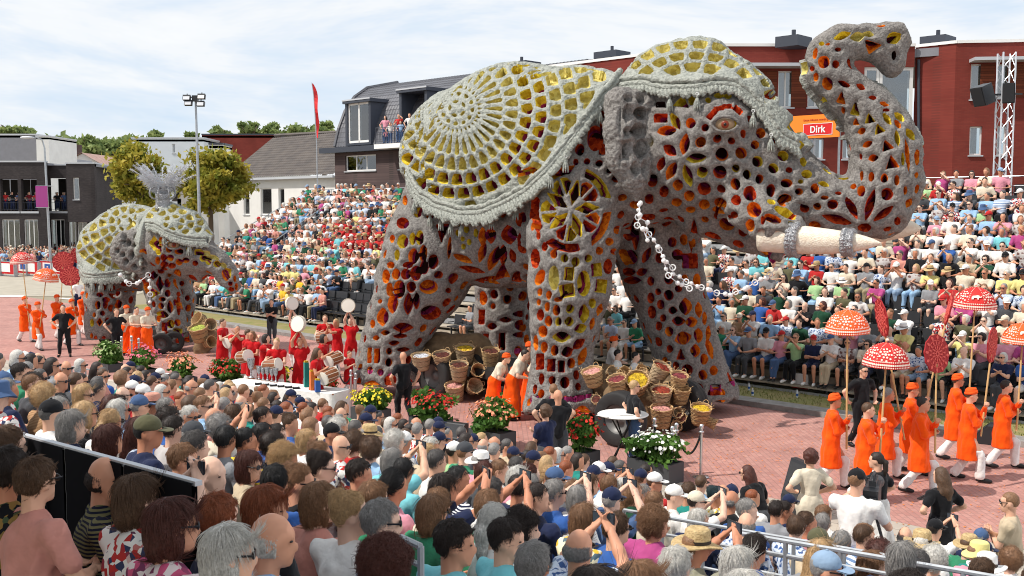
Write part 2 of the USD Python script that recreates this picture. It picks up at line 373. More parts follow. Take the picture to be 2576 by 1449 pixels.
    lv = [V - NN * (D * s)[:, None] for s in (0, .3, .62, 1.0)]
    for ci, nm in enumerate(('y', 'o', 'r', 'Y', 'k')):
        sel = rim[COL[rim[:, 0]] == ci]
        if len(sel) == 0: continue
        walls = []
        for k in range(3):
            A, B = lv[k], lv[k + 1]
            vv = np.vstack([A[sel[:, 0]], A[sel[:, 1]], B[sel[:, 1]], B[sel[:, 0]]]); s = len(sel); i = np.arange(s)
            walls.append((vv, np.vstack([np.stack([i, i + 2*s, i + s], 1), np.stack([i, i + 3*s, i + 2*s], 1)])))
        if nm in 'yor':
            res[nm] = cat(*walls[:2]); res.setdefault('pinkw', []).append(walls[2])
        else: res[nm] = cat(*walls)
        fl = inn[COL[inn[:, 0]] == ci]
        if len(fl):
            w_ = V - NN * D[:, None]
            if nm in 'yor':
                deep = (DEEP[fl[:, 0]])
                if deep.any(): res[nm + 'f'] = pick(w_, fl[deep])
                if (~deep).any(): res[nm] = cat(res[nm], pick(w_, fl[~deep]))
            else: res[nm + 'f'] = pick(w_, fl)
    return res
def unit_rows(a): return a / (np.linalg.norm(a, axis=1, keepdims=True) + 1e-12)
def on_surface(v, x, y, pts, out=0.0):
    "where the sight lines through the picture points first meet the surface"
    t = cKDTree(np.stack([x, y], 1)); _, _, d = proj(v); r = []
    for px, py in pts:
        i = t.query([px, py], 14)[1]; k = np.sort(d[i])[2]; r.append(P(px, py, k - out))
    return np.array(r)

# ---- the large one
HD = unit([0.73, -0.68, 0]); LT = np.array([-HD[1], HD[0], 0])
big = []
big += cone_chain([(1190, 400, 30.4, 172), (1300, 398, 28.9, 218), (1460, 402, 27.2, 212), (1620, 400, 26.2, 172)])
big += cone_chain([(1250, 555, 29.3, 172), (1400, 560, 27.6, 160)])
big += cone_chain([(1450, 470, 25.9, 118), (1442, 600, 25.6, 112), (1433, 720, 25.5, 100), (1420, 820, 25.5, 82), (1412, 915, 25.5, 72), (1405, 1000, 25.5, 78), (1402, 1040, 25.5, 90)])
big += cone_chain([(1115, 520, 29.7, 108), (1090, 620, 29.5, 118), (1062, 700, 29.5, 112), (1015, 790, 29.5, 86), (985, 860, 29.5, 72), (970, 930, 29.5, 74), (966, 975, 29.5, 80)])
big += cone_chain([(1290, 560, 33.0, 110), (1280, 700, 33.6, 84), (1266, 800, 33.6, 70), (1268, 905, 33.6, 76)])
big += cone_chain([(1640, 560, 27.6, 130), (1668, 690, 27.4, 98), (1702, 800, 27.3, 85), (1730, 900, 27.2, 82), (1752, 980, 27.2, 88), (1770, 1018, 27.2, 92)])
HEADC = [(1700, 330, 25.8, 165), (1790, 365, 25.2, 182), (1880, 418, 24.8, 140), (1975, 478, 24.4, 104), (2065, 512, 24.1, 74), (2140, 530, 23.9, 66), (2204, 514, 23.8, 83), (2232, 455, 23.8, 87), (2228, 385, 23.8, 86), (2212, 330, 23.8, 76), (2180, 278, 23.8, 62), (2128, 233, 23.8, 53), (2083, 182, 23.8, 50), (2082, 136, 23.8, 47), (2118, 106, 23.8, 40), (2165, 102, 23.8, 38), (2212, 108, 23.8, 37), (2250, 90, 23.8, 32)]
HEADC = [(x, y, d, r * (.95 if k > 6 else 1)) for k, (x, y, d, r) in enumerate(HEADC)]
big += cone_chain(HEADC) + cone_chain([(2212, 112, 23.8, 35), (2244, 158, 23.8, 27), (2243, 172, 23.8, 18)]) + cone_chain([(2250, 92, 23.8, 32), (2262, 96, 23.8, 30)])
big += cone_chain([(1690, 235, 26.0, 112), (1745, 232, 25.7, 116), (1822, 275, 25.3, 102), (1878, 352, 24.9, 84)])
big += cone_chain([(1826, 312, 23.6, 52), (1826, 318, 23.9, 66)])
big += cone_chain([(1770, 520, 25.6, 78), (1880, 585, 25.2, 46), (1965, 642, 24.9, 20)])
big += cone_chain([(1882, 518, 23.75, 62), (1935, 555, 23.3, 54), (1985, 575, 23.05, 42)]) + cone_chain([(2050, 545, 25.6, 60), (2160, 575, 25.4, 44)])
for fx, fy, fd, r in ((1350, 1048, 24.9, 40), (1415, 1055, 24.8, 44), (1468, 1050, 25.1, 40), (1722, 1030, 26.6, 40), (1790, 1026, 26.5, 48), (1828, 1025, 27.0, 28), (920, 980, 29.1, 36), (975, 985, 28.9, 40), (1020, 978, 29.4, 36)):
    big.append(('e', P(fx, fy, fd), (r * fd / FPX, r * fd / FPX, 0.62), None))
bv, bf = sdf(big, 0.085, 0.30, cut=lambda X, Y, Z: 0.32 - Z + 0 * X + 0 * Y)
bv = relax(bv, bf, 3); bv, bf = halve(bv, bf)
BLANKET = [(1000, 400), (1024, 439), (1050, 487), (1093, 517), (1158, 537), (1210, 535), (1267, 511), (1327, 478), (1380, 426), (1431, 361), (1475, 300), (1514, 244), (1536, 222), (1562, 190)]
CAP = [(1560, 215), (1613, 207), (1668, 220), (1738, 220), (1808, 210), (1853, 215), (1903, 260), (1932, 295), (1962, 345), (2012, 370), (2030, 384)]
BLP = BLANKET + [(1570, 60), (950, 60), (950, 330)]; CAPP = CAP + [(2052, 352), (1990, 180), (1800, 60), (1540, 60)]
def big_cover(x, y): return inpoly(x, y, BLP) | inpoly(x, y, CAPP)
def rings(cx, cy, radii, counts, sx, sy, gap, poly, rot0=0.0, inset=9, colors='Y'):
    out = []
    for i, (a, b) in enumerate(zip(radii[:-1], radii[1:])):
        for k in range(counts[i]):
            t0, t1 = (k + (i % 2) * .5) / counts[i] * 2 * PI + rot0, (k + 1 + (i % 2) * .5) / counts[i] * 2 * PI + rot0
            ra, rb = a + gap / 2, b - gap / 2; g0, g1 = gap / 2 / ra, gap / 2 / rb; tm = (t0 + t1) / 2
            q = [(rb, t0 + g1), (rb + (b - a) * .06, tm), (rb, t1 - g1), ((ra + rb) / 2, t1 - (g0 + g1) * .4), (ra, t1 - g0 * 1.6), (ra, t0 + g0 * 1.6), ((ra + rb) / 2, t0 + (g0 + g1) * .4)]
            pl = np.array([(cx + sx * r * math.cos(t), cy + sy * r * math.sin(t)) for r, t in q])
            if (sdpoly(pl, np.asarray(poly, float)) < -inset).all() : out.append((pl, colors[min(i, len(colors) - 1)]))
    return out
HB = rings(1156, 278, [8, 26, 46, 116, 156, 192, 226, 262, 300, 338, 378, 420], [5, 12, 32, 32, 32, 36, 40, 46, 52, 58, 62], 1.0, 0.98, 10, BLP, 0.1, 6, 'YYYYyyYYYYYY')
HB += rings(1745, 250, [24, 60, 94, 122, 150, 182, 220, 262], [8, 14, 20, 26, 30, 32, 34], 1.35, 0.95, 9, CAPP, 0.2, 6, 'YYYY')
HB += holes('A', '1095 230 14 60 Y e 30; 980 375 16 60 Y e 28; 862 490 18 52 Y e 40; 1040 150 14 30 Y e 40; 860 540 30 14 o e -35; 740 640 45 24 o e -25')
HB += mandala(1436, 525, 112, 0.97)
HB += holes('3', '''770 655 52 26 o p -5; 865 725 26 58 o p 8; 787 757 42 26 r p 35; 925 798 56 24 y p -8; 880 890 24 62 y p -16; 795 865 26 52 o p 28; 742 830 20 40 r p 20; 740 590 34 22 r q; 815 605 22 50 y p -28; 895 615 25 28 o; 850 500 42 30 y t 8; 905 495 20 30 y p 20;
947 717 26 26 o; 1057 780 32 32 o; 1155 770 28 28 o; 1238 812 27 28 y; 955 872 28 28 y; 1045 870 33 33 r; 1125 848 20 20 y; 1182 876 20 20 y; 1247 897 20 20 o; 830 940 26 28 o; 888 995 26 27 o; 965 958 33 33 r; 1047 955 18 18 r; 1120 922 25 26 o; 1195 965 34 38 r; 965 1040 27 24 o; 1040 1028 27 26 o; 1120 1003 27 28 r; 1033 1095 20 18 r; 1108 1086 19 20 r; 825 1030 25 20 o; 895 1065 25 14 o; 1227 725 20 22 o; 1258 665 22 26 o; 967 642 17 20 r; 1030 702 22 20 r; 1107 715 20 16 r; 1172 675 14 22 r; 703 915 22 32 r; 760 972 22 30 r; 690 1010 22 26 r; 1080 1100 10 12 r; 740 520 24 14 k q;
1000 570 14 30 r q 40; 1040 535 26 12 r q -12; 1085 522 26 12 r q; 1145 545 28 14 r q 40; 985 495 14 14 y; 1040 470 26 12 y; 1090 475 20 12 y; 1240 520 26 12 Y e 40''')
HB += holes('4', '''82 780 27 26 y; 30 845 25 26 y; 110 850 17 15 r; 200 870 28 22 y; 185 805 16 24 y; 95 920 30 22 o; 160 965 20 17 o; 18 950 20 28 r; 168 910 14 10 y; 88 1000 34 26 o; 165 1055 30 26 o; 240 945 20 25 o; 285 920 28 13 y p 15; 288 992 20 11 o; 327 1027 27 25 r; 248 1040 20 19 o; 357 967 16 9 r; 465 955 20 27 o; 515 885 15 23 o; 463 880 8 22 o; 585 893 20 23 o; 653 905 14 26 o; 602 975 32 32 r; 427 930 13 14 o;
420 1045 20 68 r p -25; 512 1030 22 88 r p 14; 585 1078 20 68 r p 52; 345 1110 78 24 r p 16; 485 1155 34 22 r; 660 1120 18 22 r;
625 810 38 34 o t -8; 525 795 30 18 o p -12; 457 787 8 14 r; 597 725 32 28 o t -20; 492 725 32 15 o p -25; 555 640 32 28 y t -20; 465 660 26 14 o p -25; 508 590 30 26 y t -10; 435 613 18 18 o t; 437 545 26 38 y t 8; 372 563 10 16 o; 365 490 26 35 o t 10; 295 425 28 35 o; 385 420 36 16 r p 20; 472 430 24 16 r p 30; 530 485 20 12 r; 590 515 26 12 o p 15; 600 548 18 9 r; 602 592 16 38 y p -35; 670 580 18 36 y p -50; 660 618 14 28 o p -35; 655 690 13 45 y p -8; 727 670 20 38 y p -35; 710 780 11 90 o p -6; 763 790 14 40 o; 685 800 8 35 y; 760 880 9 16 o; 720 1025 18 26 o p 30; 700 960 9 22 o;
278 310 34 32 o; 345 320 20 20 r; 232 390 16 24 o; 210 345 14 14 r; 228 265 13 30 o e 15; 265 212 16 10 y; 300 215 14 7 o; 375 172 48 20 y p -18; 455 180 38 28 Y p -12; 510 165 28 16 Y p 10; 520 248 46 38 o t 200; 640 188 44 34 y p -28; 360 245 18 9 r; 640 280 12 26 k p 10''')
HB += holes('A', '''1130 435 45 75 r; 1190 380 30 38 r q; 1190 500 36 30 r q; 1040 500 26 32 r; 1085 568 18 18 r; 1155 582 20 18 r; 1018 570 14 18 r; 1213 628 14 14 r; 1250 678 20 20 r; 900 620 14 16 r; 1275 970 22 22 r; 1225 1040 22 22 o; 1290 890 14 20 r; 1165 290 24 22 r; 1225 165 24 16 r; 785 735 14 22 y; 750 870 10 26 o; 755 950 10 22 o; 790 1000 12 24 r; 830 1070 16 24 r; 885 1110 20 24 o; 840 660 22 26 y''')
HB += holes('B', '''213 297 28 58 r; 245 418 28 52 o e 25; 340 420 33 78 Y; 445 395 30 38 y q 5; 430 505 48 42 y q -8; 545 458 42 85 y; 632 370 32 38 y q -5; 665 475 35 42 y q 8; 710 350 26 45 r; 412 296 22 22 y; 488 318 25 25 y; 575 298 22 20 y; 650 250 25 25 o; 720 190 25 22 o; 770 110 22 22 r; 748 255 18 20 o; 335 265 20 22 o; 275 225 18 22 r; 305 535 16 26 o; 243 515 15 22 o; 295 610 16 25 o; 358 632 22 30 o; 237 580 12 16 o; 370 565 25 12 o; 452 625 25 25 y; 548 655 34 58 y p; 605 590 22 28 y; 655 632 16 38 o p 20; 248 660 22 32 r; 305 700 22 30 o; 372 705 20 25 y; 447 705 32 28 y p; 525 750 42 26 y p -15; 607 720 14 38 o p 15; 265 768 28 36 o; 395 805 62 32 y p; 215 840 14 45 o; 275 870 22 30 o; 348 890 25 28 o; 435 900 40 30 r p -15; 515 850 48 26 r p -35; 542 930 24 60 o p 25; 245 960 25 48 r q; 325 985 26 38 r q; 395 993 20 35 r q; 463 972 25 28 o; 257 1070 16 30 r; 332 1080 22 24 r; 420 1093 30 30 r; 500 1048 18 26 r; 512 1120 16 20 r; 215 1130 12 25 r; 262 1160 18 26 o; 425 1195 18 20 r; 188 1345 40 50 r a; 540 1300 64 55 o a; 515 1190 60 18 r p -12; 350 1330 40 40 r a;
1090 432 28 32 r; 1087 535 30 30 r; 965 445 20 28 r; 1155 493 22 20 r; 1015 515 16 18 r; 965 555 20 32 r; 1030 595 22 28 r; 970 645 25 38 r; 1112 630 28 22 r p; 1045 682 18 20 r; 1200 605 42 54 o p; 1290 625 22 50 o p -5; 1150 700 46 28 r p; 1240 705 40 32 o p -10; 1330 680 12 40 o; 1085 770 25 28 o; 1180 810 58 38 o p -15; 1285 790 28 45 o p; 1355 770 16 40 o p; 1015 735 18 28 r; 1085 880 18 22 r; 1160 912 28 34 r t; 1262 888 32 42 o p; 1322 945 25 32 o; 1360 870 20 70 o p -15; 1127 990 18 24 r; 1205 1015 35 33 r; 1310 1045 28 28 o; 1385 1015 24 28 o; 1115 190 30 30 r; 1150 270 35 32 r; 1030 290 28 32 r; 1235 310 50 45 r q; 1245 150 20 100 r p; 1275 1130 32 30 o; 1400 1145 62 24 o a; 1435 1262 72 52 o a; 1265 1205 40 22 r;
865 150 26 100 r p; 835 290 38 42 r; 940 275 20 55 r p 30; 815 385 45 24 r p; 905 385 36 22 r p -20; 840 440 60 22 r p''')
HB += holes('E', '''270 380 35 30 r; 352 310 25 40 y; 280 260 14 25 o; 270 480 30 38 y; 325 465 18 35 y; 365 460 22 40 y; 212 465 15 22 o; 240 550 15 30 y; 330 560 28 42 o; 385 545 22 45 o; 205 605 22 18 o; 180 665 22 38 o; 235 655 22 30 o; 290 655 28 30 r; 345 650 30 40 r; 300 605 28 16 r; 390 620 24 38 r; 440 590 28 40 r; 200 735 18 35 o; 255 735 32 48 o; 320 725 26 30 r; 415 725 52 38 o; 150 795 12 12 o; 220 810 30 55 o p; 305 815 26 60 r p; 350 800 18 50 r p; 165 880 34 52 o p; 280 940 58 26 r p; 430 865 55 38 r; 525 745 15 14 r; 470 660 25 20 r; 110 915 14 22 o; 180 965 28 13 o p; 132 990 20 14 o p; 232 1020 32 14 r p; 205 1062 16 18 o; 285 1055 38 12 r p; 265 985 46 12 r p; 95 1080 12 40 o q; 138 1085 16 38 o q; 100 1160 16 20 o; 158 1170 18 18 o; 205 1120 20 22 o; 110 1245 52 30 o a; 215 1215 36 48 r p 20; 130 1285 38 18 r; 40 1225 12 30 r;
480 440 34 50 r t 180; 520 520 9 60 o; 570 385 12 18 y; 605 420 14 20 y; 560 440 12 18 y; 585 470 10 16 y; 620 490 12 18 y; 590 515 12 16 y; 655 440 12 24 y; 690 460 22 55 o p; 735 450 28 50 r p; 690 545 22 58 o p 15; 590 580 58 18 o p 25; 640 640 72 16 r p 14; 750 580 28 75 o p 20; 830 450 42 55 r p -10; 800 560 22 60 r p; 890 370 28 35 r; 895 490 22 60 r; 800 640 40 42 o t; 880 690 30 40 r; 730 690 80 13 r p -6; 850 565 18 40 r p -15;
685 880 18 40 r q; 905 865 50 16 r p; 910 925 40 28 r; 820 895 35 14 r p; 745 930 30 18 r p; 710 1010 16 40 r q; 900 975 45 14 r p; 800 1010 18 45 r q''')
HB += holes('4', '92 1062 62 24 y e 27; 20 1004 24 14 y e 20; 22 1098 48 22 o e 20; 120 1118 20 10 y e 20') + holes('3', '1212 1050 38 42 o; 1188 1138 24 34 o; 1258 1108 12 26 r; 1250 1175 18 14 r')
for pl_, c_ in HB:
    cx_, cy_ = pl_.mean(0); EXP[id(pl_)] = 0.2 if cx_ < 1330 else 0.9 if cx_ < 1570 and cy_ < 640 else 1.5 if cy_ > 640 else .5
MIR = (P(1300, 400, 28.9), LT)
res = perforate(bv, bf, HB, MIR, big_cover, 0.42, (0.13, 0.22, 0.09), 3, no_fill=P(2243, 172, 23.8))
def elephant(res, name, label, ear, extra=None):
    el = thing(name, label, 'parade float')
    part('body', res['skin'], m_grey, el, True)
    part('blanket', res['cloth'], m_silver, el, True, label='silver net blanket and head cap with yellow cells')
    for k, nm, m in (('y', 'yellow_lining', m_yel), ('o', 'orange_lining', m_org), ('r', 'red_lining', m_red)):
        if k in res: part(nm, res[k], m, el, True)
    part('cell_filling', cat(res['Y'], res['Yf']), m_pale, el, True)
    if res.get('pinkw'): part('pink_lining', cat(*res['pinkw']), m_pink, el, True)
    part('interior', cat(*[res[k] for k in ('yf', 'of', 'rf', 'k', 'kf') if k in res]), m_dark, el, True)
    return el
ELB = elephant(res, 'elephant_float', 'huge grey openwork elephant with raised trunk and silver blanket on the red road', None)
bx_, by_, bd_ = proj(bv)
def resample(pts, step):
    pts = np.asarray(pts, float); s = np.r_[0, np.cumsum(np.linalg.norm(np.diff(pts, axis=0), axis=1))]; n = max(2, int(s[-1] / step))
    u = np.linspace(0, s[-1], n); return np.stack([np.interp(u, s, pts[:, k]) for k in range(pts.shape[1])], 1)
def trim(el, v, x, y, line, step, drop, r, seed, lift=0.22):
    "rope edge with a fringe of short loops along a traced line on the surface"
    l2 = resample(line, step); q0 = on_surface(v, x, y, l2, 0.0); d0 = proj(q0)[2]; from_ = gaussian_filter1d(minimum_filter(d0, 5), 3.0, mode='nearest'); q = np.array([P(a, b, min(e, c) - lift) for (a, b), e, c in zip(l2, from_, d0 + .05)]); q = (q + np.r_[q[:1], q[:-1]] + np.r_[q[1:], q[-1:]]) / 3
    rr = np.random.default_rng(seed); n = len(q)
    rope = cat(tube(q, r * 1.25, 7), tube(q + np.array([0, 0, r * 2.0]) + rr.normal(0, r * .2, q.shape), r * 1.1, 6))
    part('rope_edge', rope, m_silver, el, True)
    for k in range(0, n - 1):
        a = q[k] - np.array([0, 0, r * .6]); t = unit(q[min(k + 1, n - 1)] - q[k - 1 if k else 0]); out = unit(EYE - a) * r * 1.2; L = drop * rr.uniform(.7, 1.15)
        side = t * L * .55
        part('fringe', tube([a, a + side * .4 + out - [0, 0, L * .55], a + side + out - [0, 0, L]], [r, r * 1.05, r * .85], 6), m_silver, el, True)
    return q
QB = trim(ELB, bv, bx_, by_, BLANKET[1:], 8.5, 0.30, 0.072, 1)
QC = trim(ELB, bv, bx_, by_, CAP[:-1], 9.5, 0.17, 0.07, 2)
def tassel(el, q, L, m=m_silver, hang=0.0):
    q = np.asarray(q, float); a = np.arange(8) / 8 * 2 * PI; R = L * .13
    t = part('tassel', cat(*[tube([q - [0, 0, L * .25], q + [math.cos(b) * R * .9, math.sin(b) * R * .9, -L * .6], q + [math.cos(b) * R * 1.4, math.sin(b) * R * 1.4, -L]], [L * .05, L * .07, L * .012], 5) for b in a], ball(q - [0, 0, L * .25], L * .07)), m, el, True)
    b = np.arange(10) / 10 * 2 * PI
    part('ring', tube(q + np.stack([L * .08 * np.cos(b), 0 * b, L * .08 * np.sin(b) - L * .08], 1), L * .018, 5, closed=True), m_pearl, t, True)
for px, py in [(1082, 531), (1109, 541), (1134, 552), (1160, 556), (1187, 556), (1237, 537), (1297, 512), (1336, 478), (1385, 430), (1423, 390), (1463, 335), (1509, 268), (1042, 500), (1685, 235), (1754, 232), (1895, 275), (1940, 335)]:
    tassel(ELB, on_surface(bv, bx_, by_, [(px, py)], 0.30)[0], 0.42)
def eye(el, v, x, y, cx, cy, s, out):
    c = on_surface(v, x, y, [(cx, cy)], out)[0]; d = unit(EYE - c); R = frame(d); e = part('eye', xf(ball((0, 0, -.05), (.46, .30, .16), 3), R, c, s), mat('eye_white', lin(150, 122, 92), 0.5), el, True)
    part('iris', xf(ball((0, 0, 0.06), (.20, .20, .10), 2), R, c, s), mat('eye_brown', lin(128, 48, 22), 0.3), e, True); part('pupil', xf(ball((0, 0, .12), (.08, .08, .07), 2), R, c, s), mat('eye_black', (0.006, 0.005, 0.005), 0.15), e, True)
    t = np.linspace(0.05 * PI, .95 * PI, 14)
    for sg in (1, -1):
        part('eyelid', xf(tube(np.stack([.62 * np.cos(t), sg * .37 * np.sin(t) + 0.02, .03 + .05 * np.sin(t)], 1), .075, 8), R, c, s), m_grey, el, True)
eye(ELB, bv, bx_, by_, 1824, 313, 0.46, 0.04)
# ear: a thick dished leaf with deep hollows, seen almost from its edge
def ear_mesh(pts, hollows, h=0.055):
    v, f = sdf(pts, h, 0.25); v = relax(v, f, 2); v, f = halve(v, f); n = vnormals(v, f); x, y, d = proj(v); face = np.einsum('ij,ij->i', n, unit_rows(EYE - v)) > 0
    p = np.stack([x, y], 1); dd = np.zeros(len(v))
    for poly, dep in hollows:
        s = sdpoly(p, poly) * d / FPX; dd = np.maximum(dd, dep * np.clip(-s / 0.13 + .2, 0, 1) * face)
    return v - n * dd[:, None] + n * ((meshkit.noise(v * 13, 5) - .5) * .06)[:, None], f
ear = cone_chain([(1560, 262, 24.5, 36), (1556, 330, 24.3, 34), (1562, 400, 24.3, 32), (1592, 450, 24.4, 30), (1602, 500, 24.5, 8)]) + cone_chain([(1620, 258, 24.7, 30), (1628, 330, 24.6, 26), (1622, 400, 24.6, 24), (1604, 450, 24.5, 20)]) + cone_chain([(1560, 258, 24.5, 34), (1620, 262, 24.7, 30)]) + cone_chain([(1570, 320, 24.6, 30), (1620, 330, 24.7, 26)]) + cone_chain([(1575, 385, 24.6, 30), (1615, 395, 24.7, 24)])
hol = [(shape(k, 1288 + x / 2, y / 2, a / 2, b / 2, r), dp) for k, x, y, a, b, r, dp in (('e', 588, 490, 24, 22, 0, .3), ('e', 655, 492, 24, 30, 0, .32), ('p', 585, 570, 26, 50, 0, .3), ('e', 648, 570, 30, 28, 0, .33), ('p', 545, 610, 16, 70, 0, .2), ('e', 585, 665, 20, 24, 0, .35), ('e', 640, 660, 36, 36, 0, .38), ('q', 575, 760, 26, 50, 0, .26), ('p', 650, 750, 34, 50, 0, .34), ('e', 688, 610, 10, 60, 0, .2), ('p', 625, 850, 26, 36, 0, .3), ('p', 670, 850, 16, 46, 0, .22), ('p', 540, 800, 14, 40, 0, .2))]
part('ear', ear_mesh(ear, hol), m_grey, ELB, True)
# tusks with jewelled rings
def tusk(el, base, tip, r0, bend=0.25, ringpos=(.17, .72), both=True):
    base, tip = np.asarray(base), np.asarray(tip); t = np.linspace(0, 1, 16)[:, None]; pts = base + (tip - base) * t - np.array([0, 0, bend]) * np.sin(t * PI)
    rad = r0 * np.array([1, .99, .98, .96, .94, .92, .89, .86, .82, .78, .72, .65, .56, .44, .28, .04]); tk = part('tusk', tube(pts, rad, 20), m_tusk, el, True)
    for s in ringpos:
        i = s * 15; c = np.array([np.interp(i, range(16), pts[:, k]) for k in range(3)]); R = frame(pts[min(15, int(i) + 2)] - pts[max(0, int(i) - 1)]); r = np.interp(i, range(16), rad)
        a = np.arange(26) / 26 * 2 * PI; part('jewelled_ring', cat(*[xf(ball((math.cos(b) * (r + .03), math.sin(b) * (r + .03), dz), rng.uniform(.06, .085), 1), R, c) for b in a for dz in (-.07, .07)], xf(tube(np.stack([np.cos(a) * (r + .01), np.sin(a) * (r + .01), 0 * a], 1), .08, 8, closed=True), R, c)), m_glit, tk, False)
tusk(ELB, P(1915, 594, 23.35), P(2217, 612, 22.0), 0.345, 0.03, (.29, .74))
tusk(ELB, P(2150, 585, 25.3), P(2318, 574, 25.0), 0.36, -0.05, ())
# strings of beads
def beads(el, pts, r, seed, d):
    rr = np.random.default_rng(seed); q = np.array([P(x, y, dd) for x, y, dd in pts]); q = resample(q, r * 2.6); q += rr.normal(0, r * .5, q.shape)
    b = part('bead_string', tube(q, r * .2, 4), m_pearl, el)
    for k, p in enumerate(q):
        if k % 3 == 2:
            a = np.arange(8) / 8 * 2 * PI; R = frame(unit(EYE - p)); part('ring', xf(tube(np.stack([np.cos(a), np.sin(a), 0 * a], 1) * r * 1.2, r * .28, 5, closed=True), R, p), m_pearl, b, True)
        else: part('bead', ball(p, r * rr.uniform(.85, 1.15), 1), m_pearl, b, True)
beads(ELB, [(1604, 512, 24.1), (1612, 545, 24), (1635, 592, 23.9), (1662, 640, 23.9), (1690, 675, 23.9), (1730, 712, 24), (1775, 728, 24.2), (1830, 738, 24.5), (1890, 722, 24.5), (1950, 680, 24.2), (1990, 640, 24)], 0.058, 3, 24)
beads(ELB, [(1610, 520, 24.0), (1604, 560, 23.9), (1628, 600, 23.8)], 0.058, 4, 24)
beads(ELB, [(1672, 655, 23.8), (1676, 690, 23.8), (1710, 716, 23.9), (1740, 722, 23.9)], 0.058, 5, 24)
# ------------------------------------------------------------------ ground, road, kerb
U3 = unit([-0.722, 0.692, 0]); N3 = np.array([U3[1], -U3[0], 0.0])
def S(t, n, z=0.0): return U3 * t + N3 * n + np.array([0, 0, z])
def ON(x, y, n):
    "point of the upright plane n metres across the street seen at picture point x, y"
    r = FWD + np.array([1., 0, 0]) * ((x - W2) / FPX) + UPV * ((H2 - y) / FPX)
    return EYE + r * ((n - EYE @ N3) / (r @ N3))
def tn(p): return float(p @ U3), float(p @ N3)
RZ = math.atan2(U3[1], U3[0])
def sheet(pts, z): p = np.array([[q[0], q[1], z] for q in pts]); return p, np.array([[0, i, i + 1] for i in range(1, len(p) - 1)])
def ground_mat(name, c1, c2, mortar, bw, rh, scale=1.0, angle=0.0, rough=0.85, bump=0.5):
    n = {"g": ("geometry", {}), "m": ("mapping", {"rotation": (0, 0, angle)}), "b": ("brick_texture", {"color1": c1, "color2": c2, "mortar": mortar, "scale": scale, "brick_width": bw, "row_height": rh, "mortar_size": 0.008, "mortar_smooth": 0.3, "bias": 0.0}),
         "n": ("noise_texture", {"scale": 0.55, "detail": 8.0, "roughness": 0.72}), "r": ("rgb_ramp", {"ramp": [(0.30, (0.58, 0.57, 0.57)), (0.43, (0.88, 0.88, 0.88)), (0.7, (1.12, 1.1, 1.08))]}), "mx": ("mix", {"mix_type": "multiply", "fac": 1.0}),
         "bp": ("bump", {"strength": bump, "distance": 0.01, "invert": True}), "p": ("principled_bsdf", {"roughness": rough, "specular_ior_level": 0.3})}
    return usdkit.material(stage, '/World/Looks/' + name, n, [("g.position", "m.vector"), ("m.vector", "b.vector"), ("g.position", "n.vector"), ("n.fac", "r.fac"), ("b.color", "mx.color1"), ("r.color", "mx.color2"), ("mx.color", "p.base_color"), ("b.fac", "bp.height"), ("bp.normal", "p.normal")], surface="p.BSDF")
m_brick_road = ground_mat('red_paving', lin(184, 138, 128), lin(172, 124, 115), lin(154, 118, 110), 0.22, 0.11, 1.0, -RZ + 0.785)
m_slab = ground_mat('beige_slabs', lin(186, 176, 162), lin(170, 160, 148), lin(120, 112, 104), 0.6, 0.4, 1.0, -RZ)
m_kerb = mat('kerb_concrete', lin(150, 145, 140), 0.9, col2=lin(122, 118, 114), vscale=5, bump=.3, bscale=60)
m_asph = mat('pale_asphalt', lin(176, 168, 152), 0.9, col2=lin(158, 150, 136), vscale=1.2, bump=.2, bscale=80)
m_grass = mat('dry_grass', lin(116, 120, 62), 0.95, col2=lin(150, 132, 92), vscale=1.6, bump=.6, bscale=50, detail=8)
m_earth = mat('far_ground', lin(150, 140, 120), 0.95, var=.3, vscale=.05)
structure('ground', sheet([(-1500, -200), (1500, -200), (1500, 2200), (-1500, 2200)], -0.012), m_earth)
structure('road', sheet([S(-30, 11), S(140, 11), S(140, 24.0), S(-30, 24.0)], 0.0), m_brick_road)
structure('cross_street', sheet([G(-900, 745), G(330, 745), G(640, 655), G(-1500, 655)], 0.004), m_asph)
structure('pavement', sheet([S(-30, 8), S(60, 8), S(40, 13.2), S(17, 15.6), S(8, 16.8), S(-30, 16.8)], 0.006), m_slab)
m_line = mat('road_paint', lin(225, 222, 214), 0.8)
structure('road_marking', cat(sheet([G(-50, 747.5), G(60, 747.5), G(60, 743.5), G(-50, 743.5)], 0.008), sheet([G(150, 752), G(215, 756), G(215, 753), G(150, 749)], 0.008)), m_line)
structure('grass_verge', sheet([S(-30, 24.2), S(52, 24.2), S(52, 26.4), S(-30, 26.4)], 0.13), m_grass)
kb = UsdGeom.Xform.Define(stage, '/World/kerb').GetPrim(); setd(kb, kind='structure')
for i in range(52):
    t = -2 + i * 1.0
    part('kerb_stone', cat(box(S(t + .5, 24.12, .065), (.99, .24, .15), RZ), box(S(t + .5, 24.42, .06), (.99, .34, .15), RZ)), m_kerb, kb)
# grass tufts and litter on the verge
tv = []
for i in range(5200):
    c = S(rng.uniform(-1, 30), rng.uniform(24.6, 26.4), 0.13); a = rng.uniform(0, PI); h = rng.uniform(.03, .10); w = rng.uniform(.008, .016); l = rng.normal(0, .03, 2)
    tv.append([c + [-w * math.cos(a), -w * math.sin(a), 0], c + [w * math.cos(a), w * math.sin(a), 0], c + [l[0], l[1], h]])
tv = np.array(tv).reshape(-1, 3)
part('grass', (tv, np.arange(len(tv)).reshape(-1, 3)), mat('grass_blade', lin(128, 132, 70), 0.9, var=.5, vscale=2), None, kind='stuff')
pt = []
for i in range(5200):
    c = S(rng.uniform(2, 36), rng.normal(19.8, 2.0), 0.012); a = rng.uniform(0, 6.28); w = rng.uniform(.015, .03)
    pt.append([c + [w * math.cos(a + k), w * math.sin(a + k), rng.uniform(0, .012)] for k in (0, 2.1, 4.2)])
